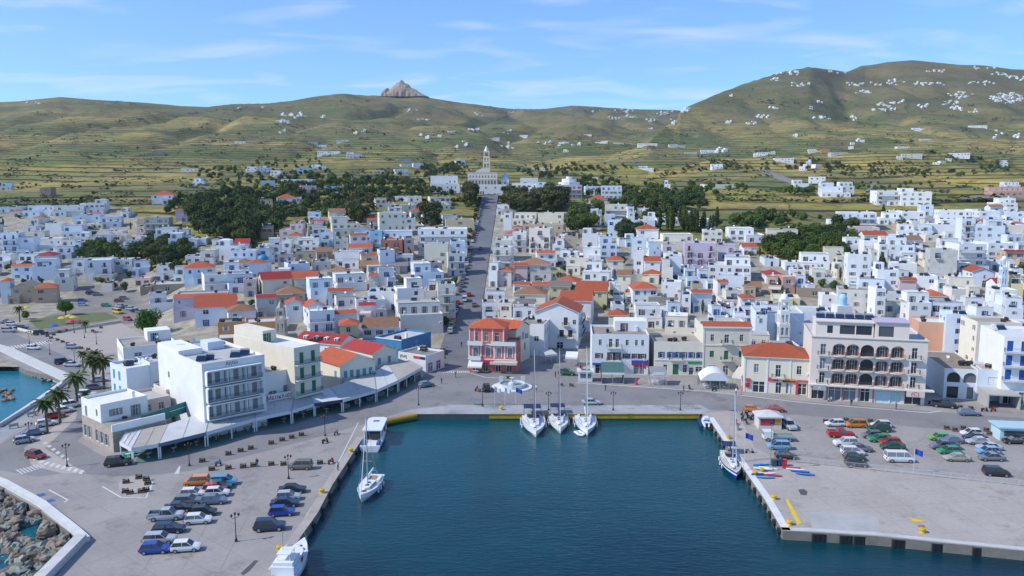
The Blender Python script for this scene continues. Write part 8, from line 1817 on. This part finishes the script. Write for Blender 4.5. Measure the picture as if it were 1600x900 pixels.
# garden pergola walls
a, b = P(122, 509, 1.4), P(152, 503, 1.4); wall_strip('garden_wall', [(P(27, 515, 1.4).x, P(27, 515, 1.4).y), (P(62, 524, 1.4).x, P(62, 524, 1.4).y), (P(110, 516, 1.4).x, P(110, 516, 1.4).y), (P(190, 503, 1.4).x, P(190, 503, 1.4).y)], .4, 1.3, 2.1, wm('c'), 'low cream garden wall around the parasol garden', 'wall')
# benches
for px, py, lab in ((22, 669, 'bench nearer the camera on the seafront promenade'), (50, 650, 'bench farther along the seafront promenade'), (747, 632, 'bench on the back quay left of the lamp post')):
    o = empty('bench', P(px, py, 1.42), R(50 if px < 100 else 0), lab, 'bench'); part_box('seat', STEEL, o, -.9, .9, -.25, .25, .42, .48); part_box('backrest', STEEL, o, -.9, .9, .22, .28, .483, .95)
    for s in (-.75, .75): part_box('leg', IRON, o, s-.05, s+.05, -.2, .2, 0, .417)
WH = ('white', (.65, .65, .65)); DK = ('dark', (.03, .03, .04)); BLU = ('blue', (.04, .08, .2)); RD = ('red', (.4, .05, .05))
person(P(394, 669, 1.4), 1, WH, WH, 'person in white walking on the kerb before the canopies, left one'); person(P(398, 668, 1.4), 1.3, WH, WH, 'person in white walking on the kerb before the canopies, right one')
pp = PH(725, 530, 0, 200); person(Vector((-15.2, 236, 0)), .3, DK, DK, 'dark-clothed person walking alone up the lower avenue', z=zroad(236)+.0)
person(P(162, 645, 6.2), .6, DK, BLU, 'person in dark clothes standing on the corner house terrace', z=6.2); person(P(1466, 722, 1.4), 2, DK, DK, 'dark-clothed person beside the grey sedan on the right quay') if False else person(P(1554, 716, 1.4), 2, DK, DK, 'dark-clothed person standing among the far right cars')
person(P(49, 524, 1.4), 2, DK, DK, 'dark-clothed person by the garden wall, left of two'); person(P(53, 524, 1.4), 2.4, DK, DK, 'dark-clothed person by the garden wall, right of two')
sc_ = scooter(P(746, 612, 1.41), R(150), 'red', 'red scooter with rider passing the black suv by the fountain'); person(P(746, 612, 1.41), R(240), RD, DK, 'rider in red sitting on the scooter near the fountain', sit=True, z=1.41-.02)
person(P(906, 594, 1.4), 2, BLU, BLU, 'person in blue beside the small green-topped kiosk')
for i, (px, py, a_, wd_, lab) in enumerate(((690, 600, 1, BLU, 'person in blue crossing the square right of the blue-grey hatchback'), (712, 590, 2, DK, 'dark-clothed person on the zebra crossing'), (838, 612, 3, WH, 'person in white between the fountain and yachts'), (868, 590, 4, RD, 'person in red near the dark green jeep'),
        (946, 611, 1, DK, 'dark-clothed person on the kerb before the green awning'), (1068, 612, 2, BLU, 'person in blue on the kerb before the low cream building'), (1150, 617, 5, WH, 'person in white at the corner of the long cream house'), (1330, 634, 3, DK, 'dark-clothed person before the hotel shop windows'),
        (1400, 640, 2, RD, 'person in red before the pale blue hotel blinds'), (560, 636, 4, DK, 'dark-clothed person on the road below the broad canopy'), (632, 608, 1, RD, 'person in red by the curved canopy'), (340, 690, 2, BLU, 'person in blue on the road edge below the tall white hotel'), (402, 730, 3, DK, 'dark-clothed person between the two planter rows'), (528, 735, 1, WH, 'person in white near the left quay edge'))):
    person(P(px, py, 1.4), a_, wd_, DK if i % 2 else BLU, lab)
for px, lab in ((994, 'red traffic cone sculpture right of the green cafe awning'), (1161, 'red figure-shaped sign at the corner of the long cream house')):
    o = MB(); o.lathe([(.5, 0), (.45, .05), (.2, 1.1), (.25, 1.3), (.05, 1.6)], n=10); tag(o.build('red_stand', mat('stand_red', (.5, .04, .06), .6, .05), None, P(px, 601 if px < 1000 else 611, 1.41)), lab, 'stand')
# ---------------------------------------------------------------- keep the 300 largest plain houses, join the rest
DEAD = []
def join_small(cap):
    allh = [h for h in HOUSES]; outs = [h for h in allh if h.get('out')]; allh = [h for h in allh if not h.get('out')]
    def size(h):
        o = h['o']; y = max(o.location.y, 1); return h['w']*(3+3*h['n'])/y/y
    named = sum(1 for o in bpy.data.objects if o.parent is None and o.get('category') in ('house', 'building', 'apartment block', 'hotel', 'hall'))
    allh.sort(key=size, reverse=True); keep = allh[:cap-named]; rest = allh[cap-named:]+outs
    for h in rest:
        root = h['o']; M = Matrix.Translation(root.location) @ root.rotation_euler.to_matrix().to_4x4()
        for ch in list(root.children):
            for g in list(ch.children):
                yield_mesh(g, M @ mat_of(ch) @ mat_of(g)); DEAD.append(g)
            yield_mesh(ch, M @ mat_of(ch)); DEAD.append(ch)
        DEAD.append(root)
    return keep
def mat_of(o): return Matrix.LocRotScale(o.location, o.rotation_euler, o.scale)
JV = []; JF = []; JM = []; JMAT = []
def yield_mesh(o, M):
    if o.type != 'MESH': return
    off = len(JV); me = o.data
    for v in me.vertices: JV.append((M @ v.co)[:])
    idx = []
    for m in me.materials:
        if m not in JMAT: JMAT.append(m)
        idx.append(JMAT.index(m))
    for f in me.polygons: JF.append([off+i for i in f.vertices]); JM.append(idx[f.material_index] if idx else 0)
import time; _t = time.time(); KEEP = join_small(300); bpy.data.batch_remove(DEAD); print('join', time.time()-_t)
dh = bpy.data.objects['distant_houses']; yield_mesh(dh, Matrix.Identity(4)); bpy.data.objects.remove(dh)
me = bpy.data.meshes.new('distant_houses'); me.from_pydata(JV, [], JF)
for m in JMAT: me.materials.append(m)
me.polygons.foreach_set('material_index', JM); me.update()
tag(link('distant_houses', me), 'small scattered white houses and hamlets on the hillsides and far rows', 'houses', kind='stuff')
# ---------------------------------------------------------------- labels for the plain houses
def zone(px, py):
    side = 'far left' if px < 150 else 'left' if px < 400 else 'left of the avenue' if px < 620 else 'at avenue left kerb' if px < 742 else 'at avenue right kerb' if px < 880 else 'right of the avenue' if px < 1130 else 'right' if px < 1350 else 'far right'
    row = 'hillside' if py < 300 else 'upper rows' if py < 350 else 'middle rows' if py < 420 else 'lower rows' if py < 480 else 'near waterfront'
    return row+' '+side
ORD = ['leftmost', 'second from left', 'third from left', 'fourth from left', 'fifth from left', 'sixth from left', 'seventh from left', 'eighth from left', 'ninth from left', 'tenth from left', 'eleventh from left', 'twelfth from left', 'thirteenth from left']
NW = {1: 'one-storey', 2: 'two-storey', 3: 'three-storey', 4: 'four-storey', 5: 'five-storey'}
groups = {}
for h in KEEP:
    rf_ = {'f': 'flat-roofed', 's': 'tile-edged', 'h': 'hip-roofed', 'g': 'gabled', 'G': 'gable-fronted'}[h['roof']]
    rc = {'h': 'orange', 'r': 'red', 'n': 'brown', 'a': 'grey'}[h['rc']]+' ' if h['roof'] in 'hgG' else ''
    ex = ' with balconies' if ('B' in h['flags'] or 'L' in h['flags']) and h['n'] > 1 else ' with roof room' if 'u' in h['flags'] and h['roof'] in 'fs' else ''
    s = '%s %s %s%s house, %s shutters%s' % (WALL[h['wall']][0], NW[h['n']], rc, rf_, {'W': 'grey', 'A': 'white'}.get(h['sh'], SHUT[h['sh']][0]), ex)
    groups.setdefault(s+', '+zone(*h['top']), []).append(h)
for s, hs in groups.items():
    hs.sort(key=lambda h: h['top'][0])
    for i, h in enumerate(hs):
        l = s if len(hs) == 1 else s+', '+(ORD[i] if i < len(ORD) else 'rightmost side')
        if len(l.replace('-', ' ').split()) > 16: l = l.replace(' with balconies', '').replace(' with roof room', '')
        if len(l.split()) > 16: l = l.replace(' shutters', '').replace('flat-roofed ', '')
        tag(h['o'], l, 'house', 'houses of the town')

seen = {}
for h in sorted(KEEP, key=lambda h: h['top'][1]):
    l = h['o']['label']; seen.setdefault(l, []).append(h)
for l, hs in seen.items():
    if len(hs) > 1:
        for i, h in enumerate(sorted(hs, key=lambda h: h['top'][0])): h['o']['label'] = l.replace(', rows', ' rows')+', '+('left one' if i == 0 else 'right one' if i == len(hs)-1 else 'middle one')
# ---------------------------------------------------------------- thin sea haze
hm = bpy.data.materials.new('haze_air'); hm.use_nodes = True; t_ = hm.node_tree; t_.nodes.clear()
v_ = t_.nodes.new('ShaderNodeVolumePrincipled'); v_.inputs['Density'].default_value = HAZE; v_.inputs['Color'].default_value = (.86, .92, 1, 1); v_.inputs['Anisotropy'].default_value = .2
t_.links.new(v_.outputs[0], t_.nodes.new('ShaderNodeOutputMaterial').inputs['Volume'])
hb = MB(); hb.box(-9500, 10500, -700, 8400, -8, 1400); tag(hb.build('haze', hm), kind='stuff')

for o in bpy.data.objects:
    if o.parent is None and len(str(o.get('label', '')).split()) > 16: print('LONG', o.name, o['label'])
